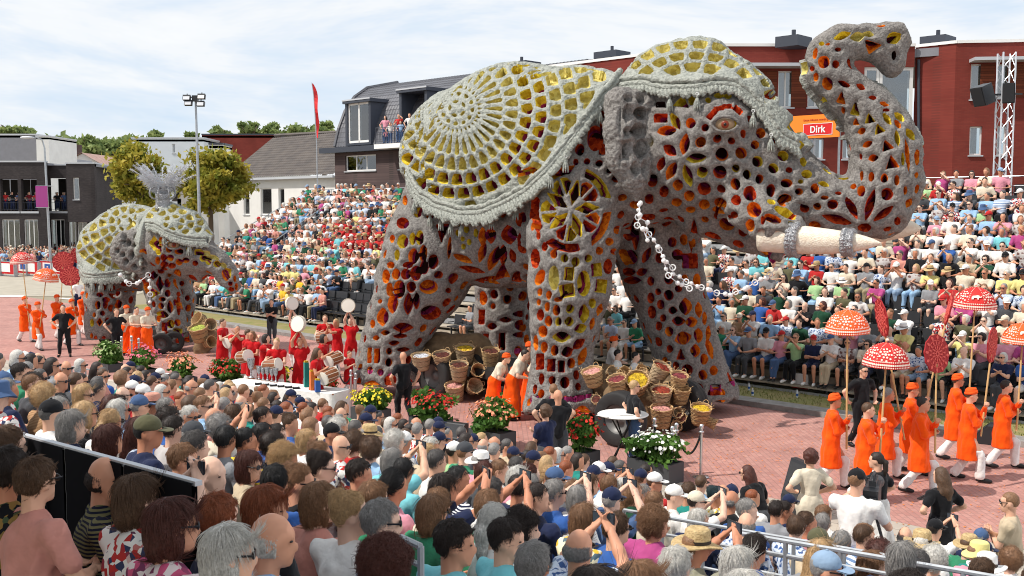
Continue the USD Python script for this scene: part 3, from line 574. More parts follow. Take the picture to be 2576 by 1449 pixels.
pt = np.array(pt).reshape(-1, 3)
part('scattered_petals', (pt, np.arange(len(pt)).reshape(-1, 3)), mat('petal_orange', lin(214, 120, 40), 0.8), None, kind='stuff')
g0 = G(2364, 1257); dr = thing('drain_grate', 'dark slotted iron drain grate set in the red paving', 'drain', g0 + [0, 0, .008], RZ)
part('frame', cat(box((0, .24, .0), (.62, .03, .02)), box((0, -.24, 0), (.62, .03, .02)), box((.30, 0, 0), (.03, .45, .02)), box((-.30, 0, 0), (.03, .45, .02))), mat('iron', lin(72, 68, 66), .7), dr)
for k in range(8): part('slat', box((-.24 + k * .068, 0, .0), (.03, .45, .016)), mat('iron', (0, 0, 0)), dr)
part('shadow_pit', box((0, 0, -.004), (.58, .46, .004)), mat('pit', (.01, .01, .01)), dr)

# ------------------------------------------------------------------ grandstand across the street
ROWS, RUN, RISE, Z0, NF = 14, 0.71, 0.37, 0.34, 26.0
T0, T1 = 1.0, 51.0
def row_z(k): return Z0 + RISE * k
def row_n(k): return NF + 0.25 + RUN * k
m_deck = mat('plywood_deck', lin(176, 164, 146), .85, col2=lin(140, 130, 116), vscale=3, bump=.2)
m_galv = mat('galvanised_steel', lin(176, 180, 184), .42, metal=.55, var=.25, vscale=8)
m_black = mat('black_plastic', lin(44, 45, 48), .38)
m_under = mat('stand_underside', lin(58, 54, 52), .9)
st = thing('grandstand', 'long tiered grandstand full of spectators across the street', 'grandstand')
for k in range(ROWS):
    n0 = NF + RUN * k
    part('deck', box(S((T0 + T1) / 2, n0 + RUN / 2, row_z(k) - .02), (T1 - T0, RUN - .02, .04), RZ), m_deck, st)
    part('riser', box(S((T0 + T1) / 2, n0 + .02, row_z(k) - .24), (T1 - T0, .03, .2), RZ), m_deck if k % 2 else m_galv, st)
    part('frame_beam', box(S((T0 + T1) / 2, n0 + .1, row_z(k) - .36), (T1 - T0, .05, .07), RZ), m_galv, st)
part('back_panel', box(S((T0 + T1) / 2, NF + RUN * ROWS, row_z(ROWS) / 2 - .3), (T1 - T0, .04, row_z(ROWS) - .6), RZ), m_under, st)
for t in np.arange(T0 + .05, T1 + .1, 2.5):
    for k in (1, 4, 7, 10):
        part('support_leg', bar(S(t, row_n(k), 0.0), S(t, row_n(k), row_z(k) - .3), .05), m_galv, st)
def railing(parent, a, b, h=1.05, step=2.0, bal=0.0, mid=True, m=None, r=.022):
    m = m or m_galv; a, b = np.asarray(a, float), np.asarray(b, float); n = max(1, round(np.linalg.norm(b - a) / step)); up = np.array([0, 0, h])
    part('handrail', tube([a + up, b + up], r, 6), m, parent)
    if mid: part('mid_rail', tube([a + up * .15, b + up * .15], r * .8, 5), m, parent); part('mid_rail', tube([a + up * .72, b + up * .72], r * .7, 5), m, parent)
    for i in range(n + 1): p = a + (b - a) * i / n; part('post', tube([p, p + up], r, 6), m, parent)
    if bal:
        k = int(np.linalg.norm(b - a) / bal)
        part('balusters', cat(*[tube([a + (b - a) * (i + .5) / k + up * .15, a + (b - a) * (i + .5) / k + up * .72], r * .5, 4, caps=False) for i in range(k)]), m, parent, kind='stuff')
zt = row_z(ROWS - 1); nb = NF + RUN * ROWS + .1
rl = thing('stand_railing', 'galvanised railing along the top back edge of the tiered grandstand', 'railing'); railing(rl, S(T0, nb, zt), S(T1, nb, zt), 1.15, 2.0, .14)
rl = thing('stand_railing', 'sloping railing down the far end of the grandstand beside the yellowing trees', 'railing'); railing(rl, S(T1 + .1, NF, .3), S(T1 + .1, nb, zt), 1.1, 1.6, .16)
rl = thing('stair_railing', 'sloping stair railing cutting into the far end of the packed grandstand', 'railing'); railing(rl, S(47.0, 30.3, row_z(5)), S(47.0, 34.9, row_z(12)), 1.0, 1.2, .16); railing(rl, S(45.6, 30.3, row_z(5)), S(45.6, 34.9, row_z(12)), 1.0, 1.2, .16)

# ------------------------------------------------------------------ buildings
def wallmat(name, c1, c2, mortar, bw=.22, rh=.065):
    n = {"tc": ("texture_coordinate", {}), "b": ("brick_texture", {"color1": c1, "color2": c2, "mortar": mortar, "scale": 1.0, "brick_width": bw, "row_height": rh, "mortar_size": .008, "mortar_smooth": .4}),
         "sx": ("separate_xyz", {}), "ad": ("math", {"math_type": "add"}), "cb": ("combine_xyz", {}), "n": ("noise_texture", {"scale": .6, "detail": 6.0}), "r": ("rgb_ramp", {"ramp": [(.3, (.8, .8, .8)), (.7, (1.1, 1.1, 1.1))]}),
         "mx": ("mix", {"mix_type": "multiply", "fac": 1.0}), "p": ("principled_bsdf", {"roughness": .9, "specular_ior_level": .2})}
    return usdkit.material(stage, '/World/Looks/' + name, n, [("tc.object", "sx.vector"), ("sx.x", "ad.value1"), ("sx.y", "ad.value2"), ("ad.value", "cb.x"), ("sx.z", "cb.y"), ("cb.vector", "b.vector"), ("tc.object", "n.vector"), ("n.fac", "r.fac"), ("b.color", "mx.color1"), ("r.color", "mx.color2"), ("mx.color", "p.base_color")], surface="p.BSDF")
m_redb = wallmat('red_brick', lin(128, 58, 49), lin(120, 51, 44), lin(112, 54, 47))
m_darkb = wallmat('dark_brick', lin(72, 66, 66), lin(60, 55, 56), lin(54, 51, 51))
m_brown = wallmat('brown_brick', lin(96, 80, 78), lin(80, 66, 66), lin(70, 62, 60))
m_white = mat('white_render', lin(226, 224, 220), .85, var=.12, vscale=.8)
m_frame = mat('white_frame', lin(232, 230, 226), .5)
m_anth = mat('anthracite_panel', lin(58, 62, 72), .5)
m_zinc = mat('zinc_trim', lin(190, 192, 196), .5, metal=.3)
m_slate = mat('grey_cladding', lin(132, 132, 138), .8, var=.12, vscale=2)
m_lgrey = mat('pale_grey_cladding', lin(206, 212, 216), .7, var=.08, vscale=1)
m_room = mat('dark_room', lin(38, 34, 32), .9)
m_curt = mat('room_curtain', lin(190, 186, 178), .9)
m_wood = wallmat('wood_cladding', lin(124, 66, 46), lin(98, 50, 36), lin(52, 28, 22), 2.4, .12)
gl_n = {"f": ("fresnel", {"IOR": 1.5}), "t": ("transparent_bsdf", {"color": (.72, .78, .8)}), "g": ("glossy_bsdf", {"roughness": .03, "color": (.95, .97, 1.0)}), "ad": ("math", {"math_type": "add", "value2": 0.12}), "m": ("mix_closure", {})}
m_glass = usdkit.material(stage, '/World/Looks/window_glass', gl_n, [("f.fac", "ad.value1"), ("ad.value", "m.fac"), ("t.BSDF", "m.closure1"), ("g.BSDF", "m.closure2")], surface="m.closure")
class Wall:
    """an upright wall from a to b (x, y), the outside on the right hand of a->b; openings are cut out of it"""
    def __init__(s, a, b, z0, z1, th=.3):
        s.a, s.b = np.array([*a[:2], 0.]), np.array([*b[:2], 0.]); s.L = np.linalg.norm(s.b - s.a); s.d = (s.b - s.a) / s.L; s.o = np.array([s.d[1], -s.d[0], 0]); s.z0, s.z1, s.th = z0, z1, th; s.op = []
        s.rz = math.atan2(s.d[1], s.d[0])
    def uz(s, x, y):
        r = FWD + np.array([1., 0, 0]) * ((x - W2) / FPX) + UPV * ((H2 - y) / FPX); p = EYE + r * (((s.a - EYE) @ s.o) / (r @ s.o)); return (p - s.a) @ s.d, p[2]
    def bx(s, u0, u1, z0, z1, out0, out1):
        c = s.a + s.d * (u0 + u1) / 2 + s.o * (out0 + out1) / 2; return box((c[0], c[1], (z0 + z1) / 2), (u1 - u0, abs(out1 - out0), z1 - z0), s.rz)
    def cut(s, x0, x1, y0, y1):
        u0, za = s.uz(x0, y0); u1, zb = s.uz(x1, y1); r = (min(u0, u1), max(u0, u1), max(s.z0 + .02, min(za, zb)), min(s.z1 - .05, max(za, zb))); s.op.append(r); return r
    def mesh(s):
        us = sorted({0, s.L, *[q for r in s.op for q in r[:2]]}); out = []
        for u0, u1 in zip(us[:-1], us[1:]):
            if u1 - u0 < 1e-3: continue
            z = s.z0
            for r in sorted((r for r in s.op if r[0] <= u0 + 1e-4 and r[1] >= u1 - 1e-4), key=lambda r: r[2]):
                if r[2] > z: out.append(s.bx(u0, u1, z, r[2], 0, -s.th))
                z = r[3]
            if z < s.z1: out.append(s.bx(u0, u1, z, s.z1, 0, -s.th))
        return cat(*out)
    def window(s, par, r, bars=1, m=None, room=None, rec=.12, fw=.07, sill=True):
        u0, u1, z0, z1 = r; m = m or m_frame
        fr = part('window', cat(s.bx(u0, u1, z0, z0 + fw, -rec, -rec - .06), s.bx(u0, u1, z1 - fw, z1, -rec, -rec - .06), s.bx(u0, u0 + fw, z0 + fw, z1 - fw, -rec, -rec - .06), s.bx(u1 - fw, u1, z0 + fw, z1 - fw, -rec, -rec - .06), *[s.bx(u0 + (u1 - u0) * (k + 1) / (bars + 1) - fw / 2, u0 + (u1 - u0) * (k + 1) / (bars + 1) + fw / 2, z0 + fw, z1 - fw, -rec, -rec - .06) for k in range(bars)]), m, par)
        part('pane', s.bx(u0 + fw, u1 - fw, z0 + fw, z1 - fw, -rec - .03, -rec - .04), m_glass, fr)
        part('room', s.bx(u0 - .02, u1 + .02, z0 - .02, z1 + .02, -.9, -.95), room or m_room, fr)
        if sill: part('sill', s.bx(u0 - .06, u1 + .06, z0 - .07, z0 - .005, .07, -.12), m_zinc, fr)
        return fr
def solid(par, name, walls, m): return part(name, cat(*[w.mesh() for w in walls]), m, par)
# red brick apartment block
ap = thing('apartment_block', 'long red brick apartment block with flat roof behind the raised trunk', 'building')
A1, C1 = ON(1365, 165, 44), ON(1812, 125, 44); zr = 13.1; B1 = C1 + np.array([(2300 - 1812) / FPX * proj(C1)[2], 0, 0]); wA = Wall(A1, C1, 0, zr)
w = Wall(C1, B1, 0, zr)
for x0, x1 in ((1958, 1995), (2033, 2072), (1860, 1905)):
    w.window(ap, w.cut(x0, x1, 178, 270), 1, room=m_curt)
for x0, x1 in ((2036, 2072), (2120, 2142), (1930, 1968)): w.window(ap, w.cut(x0, x1, 348, 400), 0, room=m_curt)
for x0, x1 in ((2175, 2212), (2215, 2296)): w.window(ap, w.cut(x0, x1, 168, 310), 0, fw=.16)
w2 = Wall(ON(2303, 135, 51), ON(2405, 118, 51), 0, zr); cr = ON(2405, 118, 51)
w3 = Wall(cr, cr + np.array([9.5, -1.2, 0]), 0, zr)
for x0, x1, y0, y1 in ((2443, 2472, 161, 250), (2510, 2540, 161, 246), (2440, 2469, 318, 390), (2509, 2530, 316, 390)): w3.window(ap, w3.cut(x0, x1, y0, y1), 0, room=m_curt)
part('wood_panel', cat(w.bx(*[w.uz(1905, 0)[0], w.uz(1958, 0)[0]], w.uz(1950, 270)[1], w.uz(1950, 178)[1], .03, -.02), w.bx(w.uz(1995, 0)[0], w.uz(2033, 0)[0], w.uz(2010, 270)[1], w.uz(2010, 178)[1], .03, -.02), w3.bx(w3.uz(2472, 0)[0] + .02, w3.uz(2510, 0)[0] - .02, w3.uz(2490, 246)[1], w3.uz(2490, 161)[1], .03, -.02), w3.bx(w3.uz(2541, 0)[0], w3.uz(2600, 0)[0], w3.uz(2550, 246)[1], w3.uz(2550, 161)[1], .03, -.02)), m_wood, ap)
solid(ap, 'wall', [wA, w, w2, w3], m_redb)
part('roof', cat(prism([q[:2] for q in (A1 + N3 * .2 - U3 * .2, C1 + N3 * .2, B1 + N3 * .2, cr + N3 * .2, w3.b + N3 * .2, w3.b + N3 * 12, A1 + N3 * 15.8 - U3 * .2)], zr - .5, zr - .1)), m_slate, ap)
part('end_wall', Wall(A1 + N3 * 16, A1 + N3 * .31, 0, zr).mesh(), m_redb, ap)
part('roof_edge', cat(*[q.bx(-.05, q.L + .05, zr, zr + .14, .06, -.34) for q in (wA, w, w2, w3)], Wall(A1 + N3 * 16, A1, 0, zr).bx(0, 16, zr, zr + .14, .06, -.3)), m_frame, ap)
part('canopy', cat(w.bx(w.uz(1860, 0)[0], w.uz(2110, 0)[0], w.uz(1950, 172)[1], w.uz(1950, 164)[1], .9, -.05), w3.bx(w3.uz(2443, 0)[0], w3.uz(2600, 0)[0], w3.uz(2490, 157)[1], w3.uz(2490, 149)[1], .9, -.05)), m_zinc, ap)
part('drainpipe', tube([ON(2311, 150, 50.9), ON(2311, 330, 50.9)], .07, 8), m_anth, ap)
for x0, x1, y0, y1, n in ((1968, 2025, 98, 122, 46), (2327, 2392, 97, 119, 54), (1512, 1568, 134, 143, 49), (1283, 1342, 160, 172, 47)):
    a, b = ON(x0, y1, n), ON(x1, y0, n); c = (a + b) / 2; v = part('roof_vent', cat(box((c[0], c[1], (zr + b[2]) / 2), (np.linalg.norm((b - a)[:2]), 1.4, b[2] - zr + .3), RZ), tube([(c[0], c[1], b[2]), (c[0], c[1], b[2] + .5)], .1, 6)), m_anth, ap)
# mansard house with dormers
mh = thing('mansard_house', 'dark house with curved tiled roof and boxy dormers above the packed stand', 'building')
A2, B2 = ON(842, 378, 42), ON(1330, 350, 42); w = Wall(A2, B2, 0, 9.2)
w.window(mh, w.cut(868, 946, 392, 428), 2, room=m_curt); w.window(mh, w.cut(1003, 1022, 375, 425), 0)
solid(mh, 'wall', [w, Wall(A2 + N3 * 11, A2 + N3 * .31, 0, 9.2)], m_brown)
prof = [(0, 9.2), (.35, 10.4), (.9, 11.6), (1.7, 12.6), (2.8, 13.3), (5.5, 13.9)]
m_tile = mat('dark_roof_tile', lin(92, 92, 98), .45, var=.3, vscale=1.5, spec=.6)
ln = np.linalg.norm((B2 - A2)[:2]); dU = (B2 - A2) / ln; dU[2] = 0; dU = unit(dU)
def tiled(a, dU, dN, ln, prof, pitch=.28, row=.34, amp=.035, skip=()):
    "a roof laid in overlapping courses of curved tiles"
    pf = np.array(prof, float); s = np.r_[0, np.cumsum(np.linalg.norm(np.diff(pf, axis=0), axis=1))]; nr = int(s[-1] / row); nc = int(ln / pitch) * 4
    uu = np.linspace(0, ln, nc + 1); V, F = [], []
    for r in range(nr):
        for e, (q, lift) in enumerate(((r * row, .045), ((r + 1) * row, 0.0))):
            o = np.array([np.interp(q, s, pf[:, 0]), np.interp(q, s, pf[:, 1])]); z = o[1] + lift + amp * np.abs(np.sin(uu / pitch * PI))
            V.append(a + uu[:, None] * dU + dN * o[0] + np.c_[0 * uu, 0 * uu, z - a[2]])
        b = r * 2 * (nc + 1); i = np.arange(nc)
        F += [np.stack([b + i, b + i + 1, b + nc + 2 + i], 1), np.stack([b + i, b + nc + 2 + i, b + nc + 1 + i], 1)]
        if r: p = b - nc - 1; F += [np.stack([p + i, p + i + 1, b + i + 1], 1), np.stack([p + i, b + i + 1, b + i], 1)]
    return np.vstack(V), np.vstack(F)
part('roof_tiles', tiled(A2, dU, N3, ln, prof), m_tile, mh, kind='stuff')
pe = [(A2 + N3 * o + [0, 0, z - A2[2]]) for o, z in prof]; be = [(A2 + N3 * (11 - o) + [0, 0, z - A2[2]]) for o, z in prof[::-1]]
ev = np.array(pe + be); part('gable_wall', (np.vstack([ev, ev + dU * .3]), np.vstack([[[0, i + 1, i] for i in range(1, len(ev) - 1)], [[len(ev), len(ev) + i, len(ev) + i + 1] for i in range(1, len(ev) - 1)]])), m_brown, mh)
part('roof_verge', tube(ev[:len(pe)] + [0, 0, .1], .13, 6), m_tile, mh)
part('back_roof', (np.array([pe[-1], pe[-1] + dU * ln, A2 + N3 * 11 + dU * ln + [0, 0, 9.2 - A2[2]], A2 + N3 * 11 + [0, 0, 9.2 - A2[2]]]), np.array([[0, 1, 2], [0, 2, 3]])), m_tile, mh)
part('gutter', w.bx(-1.0, w.L * .42, 8.85, 9.2, .55, -.1), m_anth, mh)
def dormer(x0, x1, y0, y1, open_=False, deep=3.0):
    wd = Wall(A2 - N3 * .12, B2 - N3 * .12, 8.0, 15); u0, z1 = wd.uz(x0, y0); u1, _ = wd.uz(x1, y0); z0 = wd.uz((x0 + x1) / 2, y1)[1]; t = .22
    d = part('dormer', cat(wd.bx(u0, u0 + t, z0, z1, 0, -deep), wd.bx(u1 - t, u1, z0, z1, 0, -deep), wd.bx(u0 - .1, u1 + .1, z1, z1 + .22, .15, -deep), wd.bx(u0 + t, u1 - t, z0, z0 + .15, 0, -deep)), m_anth, mh)
    part('roof_trim', wd.bx(u0 - .12, u1 + .12, z1 + .16, z1 + .25, .18, .14), m_zinc, d)
    if not open_:
        f = .12; part('window_frame', cat(wd.bx(u0 + t, u0 + t + f, z0 + .15, z1, -.1, -.2), wd.bx(u1 - t - f, u1 - t, z0 + .15, z1, -.1, -.2), wd.bx((u0 + u1) / 2 - f / 2, (u0 + u1) / 2 + f / 2, z0 + .15, z1, -.1, -.2), wd.bx(u0 + t, u1 - t, z0 + .15, z0 + .3, -.1, -.2), wd.bx(u0 + t, u1 - t, z1 - f, z1, -.1, -.2)), m_frame, d)
        part('pane', wd.bx(u0 + t, u1 - t, z0 + .2, z1, -.15, -.17), m_glass, d); part('room', wd.bx(u0 + t, u1 - t, z0 + .2, z1, -1.0, -1.1), m_curt, d)
    else: part('room', wd.bx(u0 + t, u1 - t, z0, z1, -1.6, -1.7), m_room, d); part('window_frame', wd.bx((u0 + u1) / 2 + .3, (u0 + u1) / 2 + .45, z0, z1, -1.4, -1.5), m_frame, d)
    return wd, u0, u1, z0, z1
dormer(868, 932, 262, 365); wd, u0, u1, z0, z1 = dormer(1004, 1074, 235, 362, True)
part('balcony', wd.bx(u0 - .9, u1 + 1.2, z0 - .28, z0, 1.3, -.1), m_frame, mh); BALC = (wd, u0, u1, z0)
bl = thing('balcony_railing', 'slim metal balcony railing in front of the open dormer', 'railing')
railing(bl, wd.a + wd.d * (u0 - .85) + wd.o * 1.2 + [0, 0, z0 - wd.a[2]], wd.a + wd.d * (u1 + 1.1) + wd.o * 1.2 + [0, 0, z0 - wd.a[2]], 1.0, 1.0, .14, m=m_anth)
# white house with brown tiled roof
m_btile = mat('brown_roof_tile', lin(98, 90, 84), .7, col2=lin(76, 70, 68), vscale=1.2)
wh = thing('white_house', 'low white house with brown tiled roof behind the yellowing trees', 'building')
A3, B3 = ON(575, 452, 47), ON(850, 452, 47); w = Wall(A3, B3, 0, A3[2])
for x0, x1 in ((655, 684), (612, 628), (700, 716)): w.window(wh, w.cut(x0, x1, 474, 540), 0)
solid(wh, 'wall', [w, Wall(A3 + N3 * 9, A3 + N3 * .31, 0, A3[2])], m_white); l3 = np.linalg.norm((B3 - A3)[:2])
part('roof_tiles', tiled(A3 - N3 * .5, unit((B3 - A3) * [1, 1, 0]), N3, l3, [(0, A3[2] + .05), (5.2, A3[2] + 3.9)], .3, .36, .05), m_btile, wh, kind='stuff')
part('gable_wall', (np.array([A3, A3 + N3 * 9, A3 + N3 * 4.7 + [0, 0, 3.6]]), np.array([[0, 2, 1], [0, 1, 2]])), m_white, wh)
part('ridge_tiles', tube([A3 + N3 * 4.7 + [0, 0, 3.95], B3 + N3 * 4.7 + [0, 0, 3.95]], .16, 6), m_btile, wh); part('gutter', w.bx(-.2, w.L, A3[2] - .12, A3[2] + .05, .5, .3), m_zinc, wh)
def gable_house(name, label, x0, x1, yr, ye, d, m_w, m_r, dep=8, chim=None):
    a, b = P(x0, ye, d), P(x1, ye, d); zr_ = P((x0 + x1) / 2, yr, d)[2]; ze = a[2]; c = (a + b) / 2; L = np.linalg.norm((b - a)[:2]); h = thing(name, label, 'building')
    wl = Wall(a, b, 0, ze); r = (L * .4, L * .6, ze - 1.6, ze - .3); wl.op.append(r); wl.window(h, r, 1)
    part('wall', cat(wl.mesh(), box((c[0] - L / 2 + .15, c[1] + dep / 2, ze / 2), (.3, dep, ze)), box((c[0] + L / 2 - .15, c[1] + dep / 2, ze / 2), (.3, dep, ze))), m_w, h)
    q = np.array([[a[0], a[1], ze], [b[0], b[1], ze], [c[0], c[1], zr_]]); part('gable', (np.vstack([q, q + [0, .3, 0]]), np.array([[0, 1, 2], [3, 5, 4]])), m_w, h)
    o = .35; rf = cat(*[(lambda e, s: (np.array([[e[0] + s * o, e[1] - o, ze - o * .6], [c[0], c[1] - o, zr_ + .1], [c[0], c[1] + dep, zr_ + .1], [e[0] + s * o, e[1] + dep, ze - o * .6]]), np.array([[0, 1, 2], [0, 2, 3]])))(e, s) for e, s in ((a, -1), (b, 1))]); rp = part('roof', rf, m_r, h)
    if chim: part('chimney', box((c[0] + chim, c[1] + dep * .4, zr_ + .4), (.7, .7, 2.2)), m_brown, rp)
    return h
m_rooft = mat('pinkish_roof_tile', lin(190, 158, 146), .8, col2=lin(160, 126, 116), vscale=1.4)
gable_house('gabled_house', 'small white gabled house with grey roof behind the dark brick building', 126, 172, 398, 416, 130, m_white, m_slate, 10, None)
gable_house('gabled_house', 'pink tiled gabled house with white end wall and chimney behind the dark brick building', 160, 256, 386, 412, 150, m_white, m_rooft, 12, -2.5)
gable_house('gabled_house', 'brown roofed house with solar panel between the pink roof and the yellow tree', 252, 336, 383, 410, 165, m_brown, m_btile, 10, 1.8)
gable_house('gabled_house', 'white end wall of a low gabled house beside the mast', 446, 486, 452, 500, 82, m_white, m_btile, 7)
def block(name, label, x0, x1, yt, d, m_w, dep=12, trim=m_zinc, wins=(), slant=0.0, yb=None):
    a, b = P(x0, yt, d), P(x1, yt + slant, d); h = thing(name, label, 'building'); z = a[2]; wl = Wall(a, b, 0, z)
    for r in wins: wl.window(h, wl.cut(*r), 0)
    solid(h, 'wall', [wl, Wall(b + [0, .31, 0], b + [0, dep, 0], 0, z), Wall(a + [0, dep, 0], a + [0, .31, 0], 0, z)], m_w); c = (a + b) / 2
    part('roof', box((c[0], c[1] + dep / 2, z - .2), (wl.L, dep, .2)), m_slate, h); part('roof_edge', cat(wl.bx(-.05, wl.L + .05, z, z + .16, .08, -.3), Wall(b, b + [0, dep, 0], 0, z).bx(.32, dep, z, z + .16, .08, -.3)), trim, h)
    return h, wl
block('flat_roofed_house', 'pale grey clad flat roofed house behind the yellowing trees', 331, 512, 349, 112, m_lgrey, 14, m_zinc, [(433, 441, 362, 385), (484, 492, 372, 392), (345, 352, 360, 384)])
block('flat_roofed_house', 'red brown brick flat roofed block beside the tall floodlight mast', 508, 690, 340, 118, m_redb, 14, m_anth)
block('chimney_house', 'white square chimney stack rising above the brown tiles', 526, 560, 364, 90, m_white, 3, m_anth)
block('flat_roofed_house', 'slate grey windowless block on the far left skyline', -90, 92, 340, 125, m_slate, 8, m_zinc)
block('flat_roofed_house', 'narrow white gable side of the slate grey block', 90.5, 122, 344, 124, m_white, 8, m_zinc)
# dark brick corner building with loggias
dk = thing('corner_building', 'dark brick two storey corner building with loggias and shop windows on the left', 'building')
D0 = 95.0; a, b = P(-160, 408, D0), P(113, 408, D0); z = a[2]; w = Wall(a, b, 0, z, .5)
for x0, x1 in ((-60, -6), (0, 47), (52, 95)): r = w.cut(x0, x1, 450, 531); w.op[-1] = r; part('loggia_back', w.bx(r[0] - .1, r[1] + .1, r[2], r[3], -2.2, -2.3), m_room, dk); part('loggia_floor', w.bx(r[0] - .1, r[1] + .1, r[2] - .2, r[2] - .02, .06, -2.2), m_zinc, dk)
for x0, x1 in ((-60, -6), (4, 52), (60, 98)): w.window(dk, w.cut(x0, x1, 552, 640), 2)
a2, b2 = P(113, 416, D0 + 1.8), P(200, 416, D0 + 1.8); w2 = Wall(a2, b2, 0, a2[2], .4); r = w2.cut(123, 168, 448, 531); part('loggia_back', w2.bx(r[0] - .1, r[1] + .1, r[2], r[3], -2.2, -2.3), m_room, dk); part('loggia_floor', w2.bx(r[0] - .1, r[1] + .1, r[2] - .2, r[2] - .02, .06, -2.2), m_zinc, dk)
for x0, x1 in ((128, 165), (172, 198)): w2.window(dk, w2.cut(x0, x1, 552, 640), 2)
a3, b3 = P(166, 412, D0), P(237, 412, D0); w3 = Wall(a3, b3, 3.9, a3[2], .4); w3.window(dk, w3.cut(183, 200, 447, 502), 0); w4 = Wall(b3, P(304, 418, D0 + 12), 0, a3[2]); w5 = Wall(P(190, 500, D0 + 1.0), P(237, 500, D0 + 1.0), 0, 3.9); w5.window(dk, w5.cut(194, 222, 552, 640), 1)
solid(dk, 'wall', [w, w2, w3, w4, w5], m_darkb)
part('roof', cat(*[q.bx(0, q.L, q.z1 - .25, q.z1 - .05, -.1, -9) for q in (w, w2, w3)]), m_slate, dk)
part('roof_edge', cat(*[q.bx(-.05, q.L + .05, q.z1, q.z1 + .13, .08, -.5) for q in (w, w2, w3, w4)]), m_zinc, dk)
for x0, x1, q in ((0, 47, w), (52, 95, w), (123, 168, w2)):
    u0, zz = q.uz(x0, 531); u1, _ = q.uz(x1, 531); railing(dk, q.a + q.d * u0 + [0, 0, zz - q.a[2]] - q.o * .1, q.a + q.d * u1 + [0, 0, zz - q.a[2]] - q.o * .1, 1.1, 1.2, .2, m=m_anth)
LOGG = [(w, 2, 46), (w, 54, 95), (w2, 125, 166)]

# ------------------------------------------------------------------ trees
lf_n = lambda c1, c2: {"tc": ("texture_coordinate", {}), "n": ("noise_texture", {"scale": 1.1, "detail": 4.0}), "r": ("rgb_ramp", {"ramp": [(.35, c1), (.65, c2)]}), "d": ("principled_bsdf", {"roughness": .65, "specular_ior_level": .25}), "t": ("translucent_bsdf", {}), "m": ("mix_closure", {"fac": .3})}
def leafmat(name, c1, c2): return usdkit.material(stage, '/World/Looks/' + name, lf_n(c1, c2), [("tc.object", "n.vector"), ("n.fac", "r.fac"), ("r.color", "d.base_color"), ("r.color", "t.color"), ("d.BSDF", "m.closure1"), ("t.BSDF", "m.closure2")], surface="m.closure")
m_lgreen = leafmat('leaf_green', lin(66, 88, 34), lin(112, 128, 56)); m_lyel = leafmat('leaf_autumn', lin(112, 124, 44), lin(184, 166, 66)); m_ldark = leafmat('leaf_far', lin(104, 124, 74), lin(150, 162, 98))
m_bark = mat('bark', lin(94, 80, 66), .95, bump=.6, bscale=12)
def leaves(c, rad, n, size, r_):
    "leaf faces scattered in the outer part of a lumpy crown"
    cl = r_.normal(0, 1, (max(14, n // 220), 3)); cl /= np.linalg.norm(cl, axis=1, keepdims=True); cl *= r_.uniform(.3, 1.0, (len(cl), 1)); k = r_.integers(0, len(cl), n); cs = r_.uniform(.09, .2, (len(cl), 1))
    o = cl[k] + r_.normal(0, 1, (n, 3)) * cs[k] * np.array([1.1, 1.1, .7]); p = np.asarray(c) + o * np.asarray(rad)
    a = r_.normal(0, 1, (n, 3)); a /= np.linalg.norm(a, axis=1, keepdims=True); b = np.cross(a, r_.normal(0, 1, (n, 3))); b /= np.linalg.norm(b, axis=1, keepdims=True) + 1e-9; s = size * r_.uniform(.6, 1.3, (n, 1))
    v = np.stack([p - a * s, p + b * s * .55, p + a * s, p - b * s * .55], 1).reshape(-1, 3); i = np.arange(n) * 4
    return v, np.vstack([np.stack([i, i + 1, i + 2], 1), np.stack([i, i + 2, i + 3], 1)])
def tree(name, label, x, ytop, ybot, d, wpx, m, n, size, seed, group=None):
    r_ = np.random.default_rng(seed); top, bot = P(x, ytop, d), P(x, ybot, d); c = (top + bot) / 2; rad = np.array([wpx / 2 * d / FPX, wpx / 2 * d / FPX, (top[2] - bot[2]) / 2]); t = thing(name, label, 'tree', (c[0], c[1], 0), group=group); c = np.array([0, 0, c[2]])
    tr = [tube([(0, 0, 0), (r_.normal(0, .1), r_.normal(0, .1), c[2] * .6), c + [0, 0, rad[2] * .5]], [.035 * c[2], .025 * c[2], .01 * c[2]], 8)]
    for k in range(9):
        a = k * 2.4; e = c + rad * np.array([math.cos(a) * .75, math.sin(a) * .75, r_.uniform(-.5, .7)]); s = np.array([0, 0, max(.5, c[2] - rad[2] * r_.uniform(.3, 1.0))]); tr.append(tube([s, (s + e) / 2 + [0, 0, rad[2] * .12], e], [.014 * c[2], .009 * c[2], .004 * c[2]], 5))
    part('trunk', cat(*tr), m_bark, t, True); part('crown', leaves(c, rad, n, size, r_), m, t)
tree('street_tree', 'yellowing street tree directly behind the feather headdress of the small elephant', 352, 352, 520, 76, 135, m_lyel, 9000, .20, 1)
tree('street_tree', 'yellow green street tree around the floodlight mast', 528, 382, 540, 70, 165, m_lyel, 11000, .19, 2)
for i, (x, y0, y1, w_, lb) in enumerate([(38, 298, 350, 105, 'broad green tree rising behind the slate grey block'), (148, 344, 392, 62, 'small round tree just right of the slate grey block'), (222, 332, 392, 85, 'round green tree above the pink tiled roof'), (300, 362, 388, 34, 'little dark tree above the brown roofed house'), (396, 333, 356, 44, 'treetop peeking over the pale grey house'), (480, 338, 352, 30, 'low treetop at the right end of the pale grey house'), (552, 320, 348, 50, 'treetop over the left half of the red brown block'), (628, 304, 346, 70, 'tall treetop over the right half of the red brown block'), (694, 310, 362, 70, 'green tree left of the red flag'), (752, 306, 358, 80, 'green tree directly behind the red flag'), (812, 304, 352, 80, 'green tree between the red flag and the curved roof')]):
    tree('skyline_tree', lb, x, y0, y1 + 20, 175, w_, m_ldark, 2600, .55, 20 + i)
hb = []
